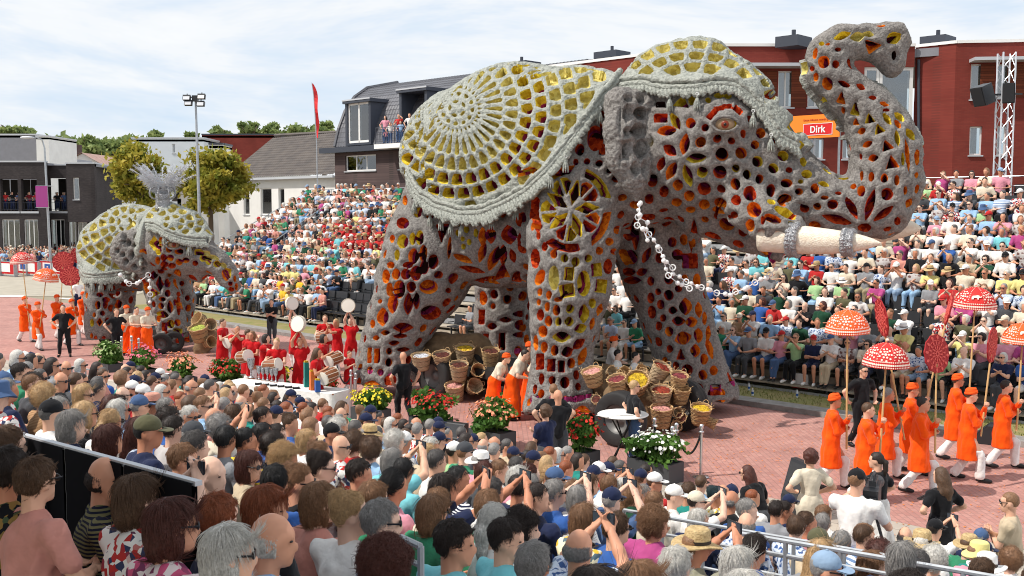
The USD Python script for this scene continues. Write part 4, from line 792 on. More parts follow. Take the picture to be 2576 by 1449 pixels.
for i in range(60): hb.append(leaves(P(-150 + i * 17, 392 + 6 * math.sin(i * 1.7), 215), (9, 6, 4), 200, .9, np.random.default_rng(i)))
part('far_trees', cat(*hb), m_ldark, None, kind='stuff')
# ------------------------------------------------------------------ posts, mast, flag, truss, sign
lp = thing('street_lamp', 'curved grey street lamp post carrying the purple banner', 'street lamp'); B = P(127, 640, 82); B[2] = 0; T = P(112, 372, 82)
part('pole', tube([B, (B + T) / 2, T], [.11, .09, .07], 8), m_galv, lp, True)
part('arm', tube([T, P(106, 352, 82), P(92, 346, 81.5), P(76, 345, 81)], .06, 8), m_galv, lp, True); part('lamp_head', xf(ball((0, 0, 0), (.55, .2, .12), 2), None, P(68, 346, 81)), m_zinc, lp, True)
bn = thing('purple_banner', 'purple and orange vertical banner hanging from the street lamp', 'banner')
a, b = P(90, 468, 81.2), P(120, 522, 81.2); part('cloth', box((a + b) / 2, (b[0] - a[0], .03, a[2] - b[2])), mat('banner_purple', lin(158, 62, 132), .7), bn)
part('orange_foot', box(((a[0] + b[0]) / 2, a[1] - .02, b[2] + .25), (b[0] - a[0], .012, .5)), mat('banner_orange', lin(238, 120, 60), .7), bn)
for i, (yy, ww) in enumerate(((.25, .8), (.42, .7), (1.0, .85))): part('lettering', box(((a[0] + b[0]) / 2, a[1] - .02, a[2] - yy), (ww * .9, .012, .08 + .1 * (i == 2))), mat('banner_white', lin(236, 214, 228), .7), bn)
part('bracket', cat(tube([a + [0, 0, 0], a + [1.3, 0, 0]], .03, 5), tube([P(90, 522, 81.2), P(124, 522, 81.2)], .03, 5)), m_galv, bn)
ms = thing('floodlight_mast', 'tall slim floodlight mast with four lamps beside the yellow trees', 'floodlight mast'); B = P(505, 600, 63); B[2] = 0; T = P(492, 250, 63)
part('pole', tube([B, (B * .4 + T * .6), T], [.12, .09, .06], 8), m_galv, ms, True); part('gear_box', box(T + [0, -.05, .05], (.32, .3, .36)), m_black, ms)
part('crossbar', tube([P(464, 245, 63), P(516, 245, 63)], .035, 6), m_black, ms)
for x, y, br in ((470, 246, 0), (507, 243, 1), (474, 259, 0), (505, 261, 0)):
    q = P(x, y, 62.8); f = part('floodlight', cat(box(q, (.46, .22, .3), 0, -.4), bar(q, q + [0, .1, .25], .05)), m_black, ms); part('glass', box(q + [0, -.13, -.02], (.38, .03, .22), 0, -.4), m_frame if br else m_zinc, f)
fg = thing('red_flag', 'tall narrow red feather flag on a pole above the white house roof', 'flag'); B = P(799, 460, 60); B[2] = 5.2
part('pole', tube([B, P(796, 345, 60), P(789, 240, 60), P(784, 208, 60)], [.04, .035, .025, .015], 6), m_galv, fg)
tt = np.linspace(0, 1, 16); ve = np.array([P(785 + 12 * t, 209 + 137 * t, 60) for t in tt]); wv = np.array([P(785 + 12 * t + 3 + 8 * math.sin(min(1, t * 1.15) * PI) ** .7 + 2 * math.sin(t * 9), 211 + 137 * t, 60) + [0, .12 * math.sin(t * 11), 0] for t in tt]); fv = np.vstack([ve, wv, ve + [0, .02, 0], wv + [0, .02, 0]]); i = np.arange(15)
part('cloth', (fv, np.vstack([np.stack([i, i + 16, i + 17], 1), np.stack([i, i + 17, i + 1], 1), np.stack([i + 32, i + 49, i + 48], 1), np.stack([i + 32, i + 33, i + 49], 1)])), mat('flag_red', lin(214, 42, 44), .7), fg)
def truss(par, a, b, w=.34, m=None):
    a, b = np.asarray(a, float), np.asarray(b, float); L = np.linalg.norm(b - a); n = int(L / .5); R = frame(b - a, (0, 1, 0)); cs = [R @ np.array([sx * w / 2, sy * w / 2, 0]) for sx, sy in ((-1, -1), (1, -1), (1, 1), (-1, 1))]
    for c in cs: part('chord', tube([a + c, b + c], .028, 6), m or m_galv, par)
    for k in range(4):
        for i in range(n): part('brace', tube([a + cs[k] + (b - a) * i / n, a + cs[(k + 1) % 4] + (b - a) * (i + 1) / n], .014, 4, caps=False), m or m_galv, par)
tr = thing('truss_tower', 'silver lattice truss tower behind the right end of the stand', 'truss tower'); tp = ON(2533, 133, 37.2); truss(tr, (tp[0], tp[1], 4.8), tp, .42, mat('truss_alu', lin(214, 216, 220), .35, metal=.4))
def speaker(x0, x1, y0, y1, n, rz, rx, label):
    a, b = ON(x0, y0, n), ON(x1, y1, n); c = (a + b) / 2; s = thing('loudspeaker', label, 'loudspeaker', c, rz); wd_, ht = np.linalg.norm((b - a)[:2]) * .8, (a[2] - b[2]) * .86
    part('cabinet', xf(prism([(-wd_ / 2, -.25), (wd_ / 2, -.25), (wd_ * .36, .25), (-wd_ * .36, .25)], -ht / 2, ht / 2), rot(rx)), m_black, s); part('grille', xf(box((0, -.262, 0), (wd_ * .86, .02, ht * .9)), rot(rx)), mat('grille_black', lin(30, 31, 34), .6), s); part('bracket', bar((0, .25, 0), (.3, .6, .0), .06), m_black, s)
speaker(2448, 2502, 212, 265, 36.8, RZ + PI - .5, .35, 'black loudspeaker tilted down on the left arm of the truss tower'); speaker(2522, 2558, 206, 262, 36.7, RZ + PI + .2, .1, 'upright black loudspeaker on the front of the truss tower')
sg = thing('sponsor_sign', 'orange sponsor sign with red name plate above the right stand', 'sign'); a, b = ON(1984, 293, 37.0), ON(2111, 344, 37.0); w = Wall(a, b, 0, 20); hS = a[2] - b[2]
part('board', w.bx(0, w.L, b[2], b[2] + hS * 1.0, 0, -.06), mat('sign_orange', lin(240, 130, 32), .6), sg)
part('name_plate', w.bx(w.L * .30, w.L * .87, b[2] + hS * .12, b[2] + hS * .62, .012, 0), mat('sign_red', lin(206, 28, 30), .5), sg); part('plate_border', cat(*[w.bx(w.L * p0, w.L * p1, b[2] + hS * q0, b[2] + hS * q1, .018, .012) for p0, p1, q0, q1 in ((.30, .87, .605, .625), (.30, .87, .12, .14), (.30, .308, .14, .605), (.862, .87, .14, .605))]), m_frame, sg)
def lettering(par, w, s, u, z, h, m, bold=True, out=.02, name='lettering'):
    t = text(s, h, bold); R = np.stack([w.d, [0, 0, 1], w.o], 1); part(name, xf(t, R, w.a + w.d * u + w.o * out + [0, 0, z - w.a[2]]), m, par); return t[0][:, 0].max()
lettering(sg, w, 'Dirk', w.L * .43, b[2] + hS * .23, hS * .28, m_frame); lettering(sg, w, 'Deze tribune wordt gesponsord door', w.L * .30, b[2] + hS * .74, hS * .085, mat('sign_text', lin(170, 50, 20), .6), False, .008)
for u in (.02, .5, .98): part('post', bar(w.a + w.d * w.L * u - w.o * .1 + [0, 0, 4.5 - w.a[2]], w.a + w.d * w.L * u - w.o * .1 + [0, 0, b[2] + hS - w.a[2]], .07), m_galv, sg)
# ------------------------------------------------------------------ people
skin_cols = [lin(222, 172, 144), lin(208, 150, 120), lin(196, 134, 104), lin(228, 184, 160), lin(150, 98, 70)]
m_skin = [mat(f'skin_{"abcde"[i]}', c, .55, var=.1, vscale=14, spec=.35) for i, c in enumerate(skin_cols)]
HAIRC = {'white': (214, 210, 202), 'grey': (150, 146, 142), 'blond': (198, 162, 116), 'sand': (142, 104, 74), 'brown': (92, 66, 46), 'dark': (46, 34, 28), 'black': (24, 21, 21), 'ginger': (146, 78, 44), 'auburn': (84, 42, 32), 'dgrey': (92, 88, 86), 'teal': (44, 66, 72)}
m_hair = {k: mat('hair_' + k, lin(*c), .55, var=.42, vscale=55, spec=.45, bump=.7, bscale=90, bdist=.008) for k, c in HAIRC.items()}
CLOTH = {'white': (232, 230, 226), 'cream': (220, 208, 186), 'beige': (196, 178, 150), 'grey': (140, 142, 146), 'dgrey': (70, 72, 76), 'black': (26, 26, 29), 'navy': (34, 42, 72), 'blue': (52, 92, 160), 'lblue': (150, 186, 220), 'aqua': (122, 198, 206), 'teal': (36, 130, 120), 'green': (52, 132, 96), 'dgreen': (30, 70, 50), 'lgreen': (168, 206, 150), 'olive': (92, 90, 66), 'yellow': (232, 186, 52), 'pyellow': (226, 214, 140), 'orange': (226, 120, 60), 'red': (184, 44, 44), 'dred': (108, 24, 34), 'pink': (222, 150, 166), 'salmon': (206, 142, 128), 'magenta': (176, 74, 130), 'purple': (112, 74, 140), 'tan': (166, 132, 100), 'denim': (72, 96, 134), 'ldenim': (140, 164, 190), 'khaki': (160, 146, 116), 'saffron': (250, 88, 8), 'drumred': (186, 16, 22), 'camo': (150, 148, 128)}
CNAME = {'dgrey': 'dark grey', 'lblue': 'light blue', 'dgreen': 'dark green', 'lgreen': 'light green', 'pyellow': 'pale yellow', 'dred': 'dark red', 'ldenim': 'pale denim', 'saffron': 'bright orange', 'drumred': 'crimson', 'camo': 'camouflage'}
m_cl = {k: mat('cloth_' + k, lin(*c), .85, var=.14, vscale=9, spec=.15, sheen=.1, bump=.35, bscale=16, bdist=.03) for k, c in CLOTH.items()}
def pattern(name, c1, c2, kind='stripe', scale=16.0, c3=None):
    n = {"tc": ("texture_coordinate", {}), "p": ("principled_bsdf", {"roughness": .85, "specular_ior_level": .15})}
    if kind == 'stripe': n["w"] = ("wave_texture", {"wave_type": "bands", "bands_direction": "z", "scale": scale, "distortion": .4}); n["r"] = ("rgb_ramp", {"ramp": [(.45, c1), (.55, c2)]}); l = [("tc.object", "w.vector"), ("w.fac", "r.fac")]
    elif kind == 'floral': n["w"] = ("voronoi_texture", {"scale": scale}); n["s"] = ("separate_color", {}); n["r"] = ("rgb_ramp", {"ramp": [(0, c1), (.45, c1), (.5, c2), (.75, c2), (.8, c3 or c1)]}); l = [("tc.object", "w.vector"), ("w.color", "s.color"), ("s.r", "r.fac")]
    else: n["w"] = ("checker_texture", {"color1": c1, "color2": c2, "scale": scale}); l = [("tc.object", "w.vector"), ("w.color", "p.base_color")]
    if kind != 'check': l.append(("r.color", "p.base_color"))
    m_cl[name] = usdkit.material(stage, '/World/Looks/cloth_' + name, n, l, surface="p.BSDF"); CNAME[name] = name.replace('_', ' ')
pattern('navy_and_olive_striped', lin(28, 30, 46), lin(112, 108, 76), 'stripe', 14); pattern('yellow_and_blue_striped', lin(226, 194, 62), lin(36, 62, 142), 'stripe', 5.5); pattern('navy_and_white_striped', lin(30, 34, 60), lin(226, 226, 226), 'stripe', 13)
pattern('white_floral', lin(226, 222, 216), lin(176, 52, 50), 'floral', 26, lin(56, 62, 90)); pattern('pink_floral', lin(222, 208, 206), lin(196, 84, 120), 'floral', 24, lin(120, 60, 90)); pattern('dark_floral', lin(24, 24, 28), lin(140, 110, 60), 'floral', 30, lin(70, 84, 60)); pattern('blue_patterned', lin(196, 206, 220), lin(66, 92, 140), 'floral', 34); pattern('grey_patterned', lin(178, 174, 172), lin(110, 84, 80), 'floral', 16); pattern('yellow_floral', lin(236, 226, 190), lin(222, 178, 60), 'floral', 26, lin(90, 110, 120)); pattern('blue_checked', lin(206, 216, 232), lin(150, 170, 204), 'check', 60); pattern('pale_blue_striped', lin(222, 228, 236), lin(104, 132, 172), 'stripe', 6); pattern('tan_striped', lin(178, 142, 106), lin(146, 110, 78), 'stripe', 22)
m_straw = mat('straw', lin(206, 180, 132), .8, col2=lin(170, 142, 98), vscale=30, bump=.6, bscale=70); m_band = mat('hat_band', lin(40, 32, 30), .6); m_shoe = mat('shoe_black', lin(24, 23, 24), .5); m_sole = mat('shoe_white', lin(226, 224, 220), .6); m_lens = mat('sunglass_lens', (.012, .012, .014), .12); m_eyes = mat('eye_dark', (.02, .016, .014), .25); m_lip = mat('lip', lin(168, 90, 82), .5)
m_screen = mat('phone_black', (.012, .012, .015), .12)
V3 = lambda *a: np.array(a, float)
def hand_mesh(R, w, curl=.9, s=1.0, left=False):
    "a palm, four bent fingers of different lengths and a thumb from its side; R columns: across, palm normal, along the fingers"
    m = -1 if left else 1; pr = [('c', V3(-.022 * m, 0, .01), .017, V3(-.028 * m, 0, .07), .016), ('c', V3(.02 * m, 0, .01), .017, V3(.026 * m, 0, .07), .015), ('c', V3(0, 0, 0), .022, V3(0, 0, .075), .019), ('c', V3(0, 0, -.045), .02, V3(0, 0, 0), .021)]
    for k, (x, L) in enumerate(((-.030, .068), (-.010, .078), (.011, .072), (.030, .056))):
        a = V3(x * m, 0, .078); b = a + V3(0, math.sin(curl * .7), math.cos(curl * .7)) * L * .52; c = b + V3(0, math.sin(curl * 1.6), math.cos(curl * 1.6)) * L * .48; pr += chain((a, .0098), (b, .0090), (c, .0075))
    pr += chain((V3(-.026 * m, .004, .022), .0135), (V3(-.052 * m, .018, .052), .0112), (V3(-.050 * m, .034, .082), .0092))
    v, f = sdf(pr, .0085, .008); return xf((v, f), R, w, s)
def head_prims(o, R=np.eye(3)):
    q = lambda *a: o + R @ V3(*a)
    return [('e', q(-.012, 0, .022), (.099, .079, .108), R), ('e', q(.028, 0, -.05), (.066, .060, .066), R), ('c', q(.082, 0, .012), .010, q(.108, 0, -.026), .015), ('c', q(.066, -.02, -.098), .02, q(.066, .02, -.098), .02), ('c', q(.078, -.04, .034), .014, q(.078, .04, .034), .014), ('c', q(.083, -.02, -.060), .008, q(.083, .02, -.060), .008), ('e', q(-.005, .083, -.008), (.024, .012, .036), R), ('e', q(-.005, -.083, -.008), (.024, .012, .036), R)]
_pc = {}
def body_parts(pose, h):
    key = (pose, h)
    if key in _pc: return _pc[key]
    p = POSES[pose]; lean = p.get('lean', .04); sit = p['legs'] == 'sit'; hz = .56 if sit else .95; hip = V3(0, 0, hz); tw = p.get('bend', 0.0); tor = V3(math.sin(lean + tw), 0, math.cos(lean + tw)); fwd = V3(tor[2], 0, -tor[0]); Lr = p.get('w', 1.0)
    waist = hip + tor * .16; chest = hip + tor * .36; nk = hip + tor * .54; hd = nk + unit(tor + V3(.25 + .4 * tw, 0, .4)) * .165
    R = rot(0, p.get('nod', 0.05), p.get('turn', 0.0)); sk, sh, tr, so = [], [], [], []
    sk += head_prims(hd, R) + chain((hd + R @ V3(-.03, 0, -.05), .056), (nk - tor * .05, .062))
    sh += [('e', chest + fwd * .0, (.118, .175 * Lr, .20), frame(tor, (0, 1, 0)) @ np.eye(3) if False else None)] + chain((hip + tor * .04, .145 * Lr), (waist, .135 * Lr), (chest, .135 * Lr)) + chain((nk - tor * .07 + V3(0, -.03, 0), .078), (nk - tor * .075 + V3(0, .03, 0), .078))
    for s, arm in ((1, p['arms'][0]), (-1, p['arms'][1])):
        shd = nk - tor * .085 + V3(0, s * .185 * Lr, 0); tgt = nk + fwd * arm[0] + V3(0, s * arm[1], 0) + tor * arm[2]; L1, L2 = .29, .26; dv = tgt - shd; D = min(np.linalg.norm(dv), .545); dv = unit(dv); tgt = shd + dv * D
        c = (L1**2 + D**2 - L2**2) / (2 * D * L1); an = math.acos(max(-1, min(1, c))); bd = V3(-.2, s * .7, -.75) if len(arm) < 4 else V3(*arm[3]); bd[1] *= 1 if len(arm) < 4 else s; ax = unit(bd - dv * (bd @ dv) + 1e-6); el = shd + dv * L1 * math.cos(an) + ax * L1 * math.sin(an)
        sk += chain((shd, .056), (el, .041), (el + (tgt - el) * .4, .042), (tgt, .028)); sl = p.get('sleeve', .62)
        sh += chain((nk - tor * .09, .075), (shd, .073), (shd + (el - shd) * min(1, sl), .063 if sl < 1 else .058)) + (chain((el, .058), (el + (tgt - el) * .93, .045)) if sl >= 1 else [])
        d = unit(tgt - el); pal = np.cross(d, V3(0, s, 0.3)); Rm = frame(d, -pal if False else (0, 0, 1)); so.append(('hand', Rm, tgt - d * .012, s > 0, p.get('curl', .7)))
    feet = []
    for s, lg in ((1, p.get('leg', ((.42, .10, -.04), (.42, .10, -.47)))), (-1, p.get('leg2', p.get('leg', ((.42, .10, -.04), (.42, .10, -.47)))))):
        hp = hip + V3(0, s * .095, -.02); kn = hip + V3(lg[0][0], s * lg[0][1], lg[0][2]); an = hip + V3(lg[1][0], s * lg[1][1], lg[1][2]); pants = p.get('pants', 'long')
        sk += chain((hp, .09), (kn, .058), (kn + (an - kn) * .35, .057), (an, .036)); tr += chain((hip + tor * .03 + V3(0, s * .06, 0), .125), (hp, .105), (kn if pants != 'short' else hp + (kn - hp) * .82, .078)) + (chain((kn, .076), (an + (kn - an) * .08, .060 if not p.get('baggy') else .085)) if pants == 'long' else [])
        ft = an + V3(.14, s * .02, -.045); sk += chain((an, .034), (ft, .03)); feet.append((an, ft))
    B = {}
    B['skin'] = sdf(sk, h, .018); hm = [hand_mesh(Rm, w_, c, 1.0, lf) if h < .03 else xf(box((0, .0, .04), (.07, .03, .17)), Rm, w_) for _, Rm, w_, lf, c in so]; B['skin'] = cat(B['skin'], *hm)
    if p.get('robe'): # long tunic
        q = p['robe']; tr2 = chain((hip + tor * .05, .15), (hip + V3(.0, 0, -q * .5), .17), (hip + V3(.01, 0, -q), .20)) + chain((hip + V3(0, .09, 0), .11), (hip + V3(.03, .11, -q), .12)) + chain((hip + V3(0, -.09, 0), .11), (hip + V3(.03, -.11, -q), .12)); zb = hz - q
        sh2 = sh + tr2; B['shirt'] = sdf(sh2, h, .05, cut=lambda X, Y, Z: zb - Z + 0 * X + 0 * Y)
    else: B['shirt'] = sdf(sh, h, .04)
    if p.get('skirt'):
        q = p['skirt']; zb = hz - q; B['trousers'] = sdf(chain((hip + tor * .1, .135), (hip, .155), (hip + V3(p.get('sway', 0), 0, -q), .27)) + tr, h, .06, cut=lambda X, Y, Z: zb - Z + 0 * X + 0 * Y)
    else:
        zt_ = hz - p['robe'] + .2 if p.get('robe') else 99; B['trousers'] = sdf(tr, h, .03, cut=lambda X, Y, Z: Z - zt_ + 0 * X + 0 * Y)
    B['shoe'] = [sdf(chain((a + V3(-.03, 0, -.03), .046), (b + V3(-.03, 0, .0), .044), (b + V3(.05, 0, -.008), .034)), max(h, .024), .02) for a, b in feet]; B['shoes'] = cat(*B['shoe'])
    for k in ('shirt', 'trousers'):
        v, f = B[k]; n = vnormals(v, f); B[k] = (v + n * ((meshkit.noise(v * np.array([19, 19, 5.5]), 2) - .5) * (.036 if h < .05 else 0))[:, None], f)
    B['hd'], B['R'], B['nk'] = hd, R, nk; B['hands'] = [(w_, Rm) for _, Rm, w_, _, _ in so]
    _pc[key] = B; return B
def hair_mesh(style, h):
    key = ('hair', style, h)
    if key in _pc: return _pc[key]
    cap = [('e', V3(-.022, 0, .034), (.104, .085, .105), None)]; cutf = lambda X, Y, Z: np.maximum(np.minimum(X - .045 - .25 * np.abs(Y), .068 + .3 * X - Z), np.minimum(np.minimum(.012 - Z, X + .035), 1)) if True else 0
    short = lambda X, Y, Z: np.maximum(np.maximum(np.minimum(X - .04, .072 - Z), np.minimum(X + .03, .006 - Z)), -.062 - Z - .4 * (X + .03) * 0)
    if style == 'short': m = sdf(cap, h, .01, cut=short)
    elif style == 'bald': m = sdf([('e', V3(-.020, 0, -.004), (.103, .0865, .07), None)], h, .01, cut=lambda X, Y, Z: np.maximum(np.maximum(X - .02, -.055 - Z), Z - .05 + 0 * Y))
    elif style == 'bob': m = sdf(cap + [('e', V3(-.035, 0, -.035), (.096, .094, .112), None)], h, .03, cut=lambda X, Y, Z: np.maximum(np.minimum(X - .035, .066 - Z), X * 0 - .135 - Z + .25 * np.abs(Y)))
    elif style == 'curly': m = sdf(cap + [('e', V3(-.03, 0, .02), (.118, .112, .125), None)], h, .02, cut=lambda X, Y, Z: np.maximum(np.minimum(X - .04, .062 - Z), -.095 - Z + 0 * Y))
    elif style == 'long': m = sdf(cap + [('e', V3(-.035, 0, -.03), (.096, .100, .11), None)] + chain((V3(-.07, 0, -.04), .085), (V3(-.105, .0, -.2), .085), (V3(-.115, 0, -.33), .05)) + chain((V3(-.05, .06, -.05), .045), (V3(-.06, .085, -.22), .045), (V3(-.07, .08, -.3), .02)), h, .03, cut=lambda X, Y, Z: np.minimum(X - .035, .066 - Z) + 0 * Y)
    elif style == 'pony': m = sdf(cap + chain((V3(-.10, 0, .03), .032), (V3(-.145, 0, -.02), .04), (V3(-.14, 0, -.14), .036), (V3(-.13, 0, -.24), .012)), h, .01, cut=lambda X, Y, Z: np.maximum(np.minimum(X - .04, .072 - Z), np.minimum(np.minimum(X + .03, .0 - Z), .1 + X) ) + 0 * Y)
    elif style == 'bun': m = sdf(cap + [('e', V3(-.085, 0, .10), (.052, .058, .045), None), ('c', V3(-.1, .03, .06), .03, V3(-.1, -.03, .06), .03)], h, .012, cut=lambda X, Y, Z: np.maximum(np.minimum(X - .04, .072 - Z), np.minimum(np.minimum(X + .03, .004 - Z), .1 + X)) + 0 * Y)
    v, f = m; n = vnormals(v, f); amp = {'curly': .03, 'bald': .004}.get(style, .012) * (1 if h < .03 else .5); sc = np.array([26, 26, 26.]) if style == 'curly' else np.array([70, 70, 14.])
    _pc[key] = (v + n * ((meshkit.noise(v * sc, 4) - .45) * amp)[:, None], f); return _pc[key]
def hat_parts(kind, h):
    key = ('hat', kind)
    if key in _pc: return _pc[key]
    R0 = rot(0, -.08, 0)
    if kind == 'cap': c = sdf([('e', V3(-.015, 0, .05), (.108, .092, .098), None)], .016, .01, cut=lambda X, Y, Z: .03 - Z + 0 * X + 0 * Y); a = np.linspace(-1.15, 1.15, 9); br = np.vstack([[(.02 + .085 * math.cos(t), .085 * math.sin(t), .042) for t in a], [(.055 + .125 * math.cos(t * .8), .085 * math.sin(t), .03) for t in a]]); br = np.vstack([br, br - [0, 0, .008]]); i = np.arange(8); fb = np.vstack([np.stack([i, i + 9, i + 10], 1), np.stack([i, i + 10, i + 1], 1), np.stack([i + 18, i + 28, i + 27], 1), np.stack([i + 18, i + 19, i + 28], 1), np.stack([i + 9, i + 27, i + 28], 1), np.stack([i + 9, i + 28, i + 10], 1)]); r = {'hat': cat(c, (br, fb), ball((-.015, 0, .147), .012, 1))}
    elif kind in ('straw', 'panama', 'bucket'):
        pr = [(.19, .015), (.185, .022), (.125, .032), (.100, .038), (.098, .09), (.092, .135), (.07, .152), (.03, .142), (.001, .135)] if kind != 'bucket' else [(.165, -.01), (.155, .0), (.11, .045), (.100, .06), (.092, .13), (.075, .148), (.001, .15)]
        v, f = lathe(pr, 28, False); v = np.vstack([v, v - [0, 0, .006]]); f = np.vstack([f, f[:, ::-1] + len(v) // 2]); v = v * [1.06, .92, 1]; w = np.hypot(v[:, 0], v[:, 1]); v[:, 2] += np.where(w > .12, (np.abs(v[:, 1]) / .17) ** 2 * .03 - np.maximum(v[:, 0], 0) * .12, 0); r = {'hat': (v, f)}
        if kind != 'bucket': bd = lathe([(.1015, .04), (.102, .066)], 28, False); r['hat_band'] = (bd[0] * [1.07, .93, 1], bd[1])
    elif kind == 'turban':
        out = [ball((-.02, 0, .075), (.106, .096, .085), 2)]
        for k in range(7): a = np.arange(20) / 20 * 2 * PI; t = .45 * math.sin(k * 2.1); pts = np.stack([(.098 - .004 * k) * np.cos(a) - .015, (.09 - .004 * k) * np.sin(a), .055 + .011 * k + .03 * np.sin(a + k * 1.3) * t + .02 * np.cos(a)], 1); out.append(tube(pts, .024 - .001 * k, 6, closed=True))
        r = {'hat': cat(*out)}
    _pc[key] = r; return r
def face_mesh(): return cat(ball((.081, .032, .012), (.010, .011, .006), 1), ball((.081, -.032, .012), (.010, .011, .006), 1))
def glasses_mesh(): return cat(ball((.094, .034, .012), (.010, .031, .021), 1), ball((.094, -.034, .012), (.010, .031, .021), 1), box((.095, 0, .018), (.008, .02, .007)), box((.045, .078, .02), (.1, .006, .009)), box((.045, -.078, .02), (.1, .006, .009)))
HANDS_LAP = ((.30, .10, -.36), (.30, .10, -.36)); SIT = dict(legs='sit')
POSES = {
 'sit_a': dict(SIT, arms=HANDS_LAP, leg=((.42, .10, -.03), (.42, .12, -.46))), 'sit_b': dict(SIT, arms=((.26, -.02, -.28), (.26, -.02, -.30)), turn=.35, leg=((.42, .13, -.02), (.36, .13, -.46)), pants='short'),
 'sit_c': dict(SIT, arms=((.33, .0, -.12), (.33, .0, -.14)), lean=.12, turn=-.3, leg=((.43, .08, -.02), (.48, .06, -.46))), 'sit_d': dict(SIT, arms=((.20, .05, .16), HANDS_LAP[1]), turn=.2, leg=((.42, .1, -.02), (.40, .14, -.46)), pants='short'),
 'sit_e': dict(SIT, arms=((.16, .02, -.26), (.16, .02, -.22)), lean=-.08, turn=-.5, leg=((.42, .12, -.02), (.45, .12, -.46))), 'sit_f': dict(SIT, arms=((.30, .05, .10), (.30, .05, .10)), lean=.05, leg=((.42, .1, -.02), (.40, .14, -.46))),
 'sit_g': dict(SIT, arms=((.28, .16, -.30), (.24, -.04, -.2)), lean=.22, turn=.15, nod=.1, leg=((.40, .16, -.02), (.34, .18, -.46)), pants='short'), 'sit_h': dict(SIT, arms=((.12, .24, -.30), (.30, .06, -.34)), lean=-.12, turn=-.6, leg=((.43, .06, .0), (.56, .04, -.44))), 'sit_i': dict(SIT, arms=((.32, .02, -.04), (.32, .0, -.02)), lean=.0, turn=-.15, w=.92, curl=.2, leg=((.42, .1, -.02), (.42, .08, -.46)), leg2=((.44, .02, .08), (.50, -.10, -.28))), 'sit_j': dict(SIT, arms=((.30, .12, -.36), (.30, .12, -.36)), lean=.02, turn=.6, w=1.15, leg=((.42, .17, -.02), (.38, .20, -.46)), pants='short'),
 'near_a': dict(SIT, arms=HANDS_LAP, turn=.15, w=1.08), 'near_b': dict(SIT, arms=HANDS_LAP, turn=-.45, w=1.0, lean=.08), 'near_c': dict(SIT, arms=HANDS_LAP, turn=-.75, w=1.12), 'near_d': dict(SIT, arms=HANDS_LAP, turn=.5, w=.95),
 'near_phone': dict(SIT, arms=((.36, .06, .22), (.36, .06, .22)), turn=-.1, curl=1.0), 'near_phone2': dict(SIT, arms=((.36, -.02, .40), HANDS_LAP[1]), turn=-.3, curl=1.0),
 'stand': dict(legs='stand', arms=((.05, .27, -.46), (.05, .27, -.46)), leg=((.03, .10, -.45), (.0, .11, -.87)), lean=.0), 'stand_fold': dict(legs='stand', arms=((.22, -.05, -.26), (.22, -.05, -.22)), leg=((.02, .10, -.45), (.0, .11, -.87)), lean=0, turn=.2), 'stand_hips': dict(legs='stand', arms=((.08, .22, -.44, (-.3, 1, .1)), (.08, .22, -.44, (-.3, 1, .1))), leg=((.02, .14, -.45), (.0, .17, -.87)), lean=0), 'stand_up': dict(legs='stand', arms=((.22, .1, .2), (.2, .12, -.2)), leg=((.03, .10, -.45), (.0, .11, -.87)), lean=0, turn=-.3),
 'walk': dict(legs='stand', arms=((.12, .25, -.46), (-.08, .26, -.48)), leg=((.22, .08, -.42), (.20, .08, -.83)), leg2=((.02, .09, -.46), (-.24, .10, -.82)), lean=.05),
 'bearer': dict(legs='stand', sleeve=1.0, robe=.50, baggy=True, curl=1.4, arms=((.27, -.10, -.12), (.24, -.02, -.34)), leg=((.26, .09, -.41), (.26, .09, -.83)), leg2=((.0, .10, -.46), (-.26, .11, -.81)), lean=.05, nod=-.05), 'bearer_b': dict(legs='stand', sleeve=1.0, robe=.50, baggy=True, curl=1.4, arms=((.27, -.06, -.02), (.24, -.02, -.26)), leg=((.02, .10, -.46), (-.2, .10, -.82)), leg2=((.22, .10, -.41), (.22, .10, -.83)), lean=.03),
 'pusher': dict(legs='stand', skirt=.86, sway=-.05, curl=1.3, bend=.45, arms=((.34, .12, -.26), (.34, .12, -.26)), leg=((.1, .1, -.45), (-.05, .1, -.87)), nod=.1), 'pusher_up': dict(legs='stand', skirt=.86, curl=1.3, bend=.08, arms=((.34, .10, -.28), (.34, .10, -.28)), leg=((.05, .1, -.45), (0, .1, -.87))),
 'drummer': dict(legs='stand', robe=.42, baggy=True, sleeve=.35, curl=.6, arms=((.30, .05, -.30), (.26, .12, -.20)), leg=((.18, .14, -.43), (.12, .18, -.85)), leg2=((.05, .12, -.46), (-.14, .2, -.84)), lean=.05), 'drummer_up': dict(legs='stand', robe=.42, baggy=True, sleeve=.35, curl=1.2, arms=((.15, .02, .42), (.15, .06, .40)), leg=((.14, .14, -.43), (.1, .16, -.85)), leg2=((.05, .12, -.46), (-.1, .16, -.85)), lean=-.05, nod=-.2), 'drummer_clap': dict(legs='stand', robe=.42, baggy=True, sleeve=.35, curl=.3, arms=((.28, -.05, .10), (.3, .0, .05)), leg=((.14, .14, -.43), (.1, .16, -.85)), leg2=((.05, .12, -.46), (-.1, .16, -.85)), turn=.3),
 'cameraman': dict(legs='stand', arms=((.30, .12, -.02), (.34, .18, -.28)), leg=((.03, .14, -.45), (.0, .16, -.87)), lean=.05, w=1.15, turn=-.25, curl=1.1), 'leaning': dict(legs='stand', skirt=.8, bend=.35, arms=((.2, .12, -.4), (.2, .12, -.4)), leg=((.03, .10, -.45), (.0, .11, -.87)), turn=.2), 'dress': dict(legs='stand', skirt=.55, arms=((.12, .2, -.38), (.12, .2, -.40)), leg=((.02, .09, -.45), (.0, .1, -.87)), turn=.3, pants='short', w=.9),
}
PEOPLE = []
def person_mats(sp): return sp
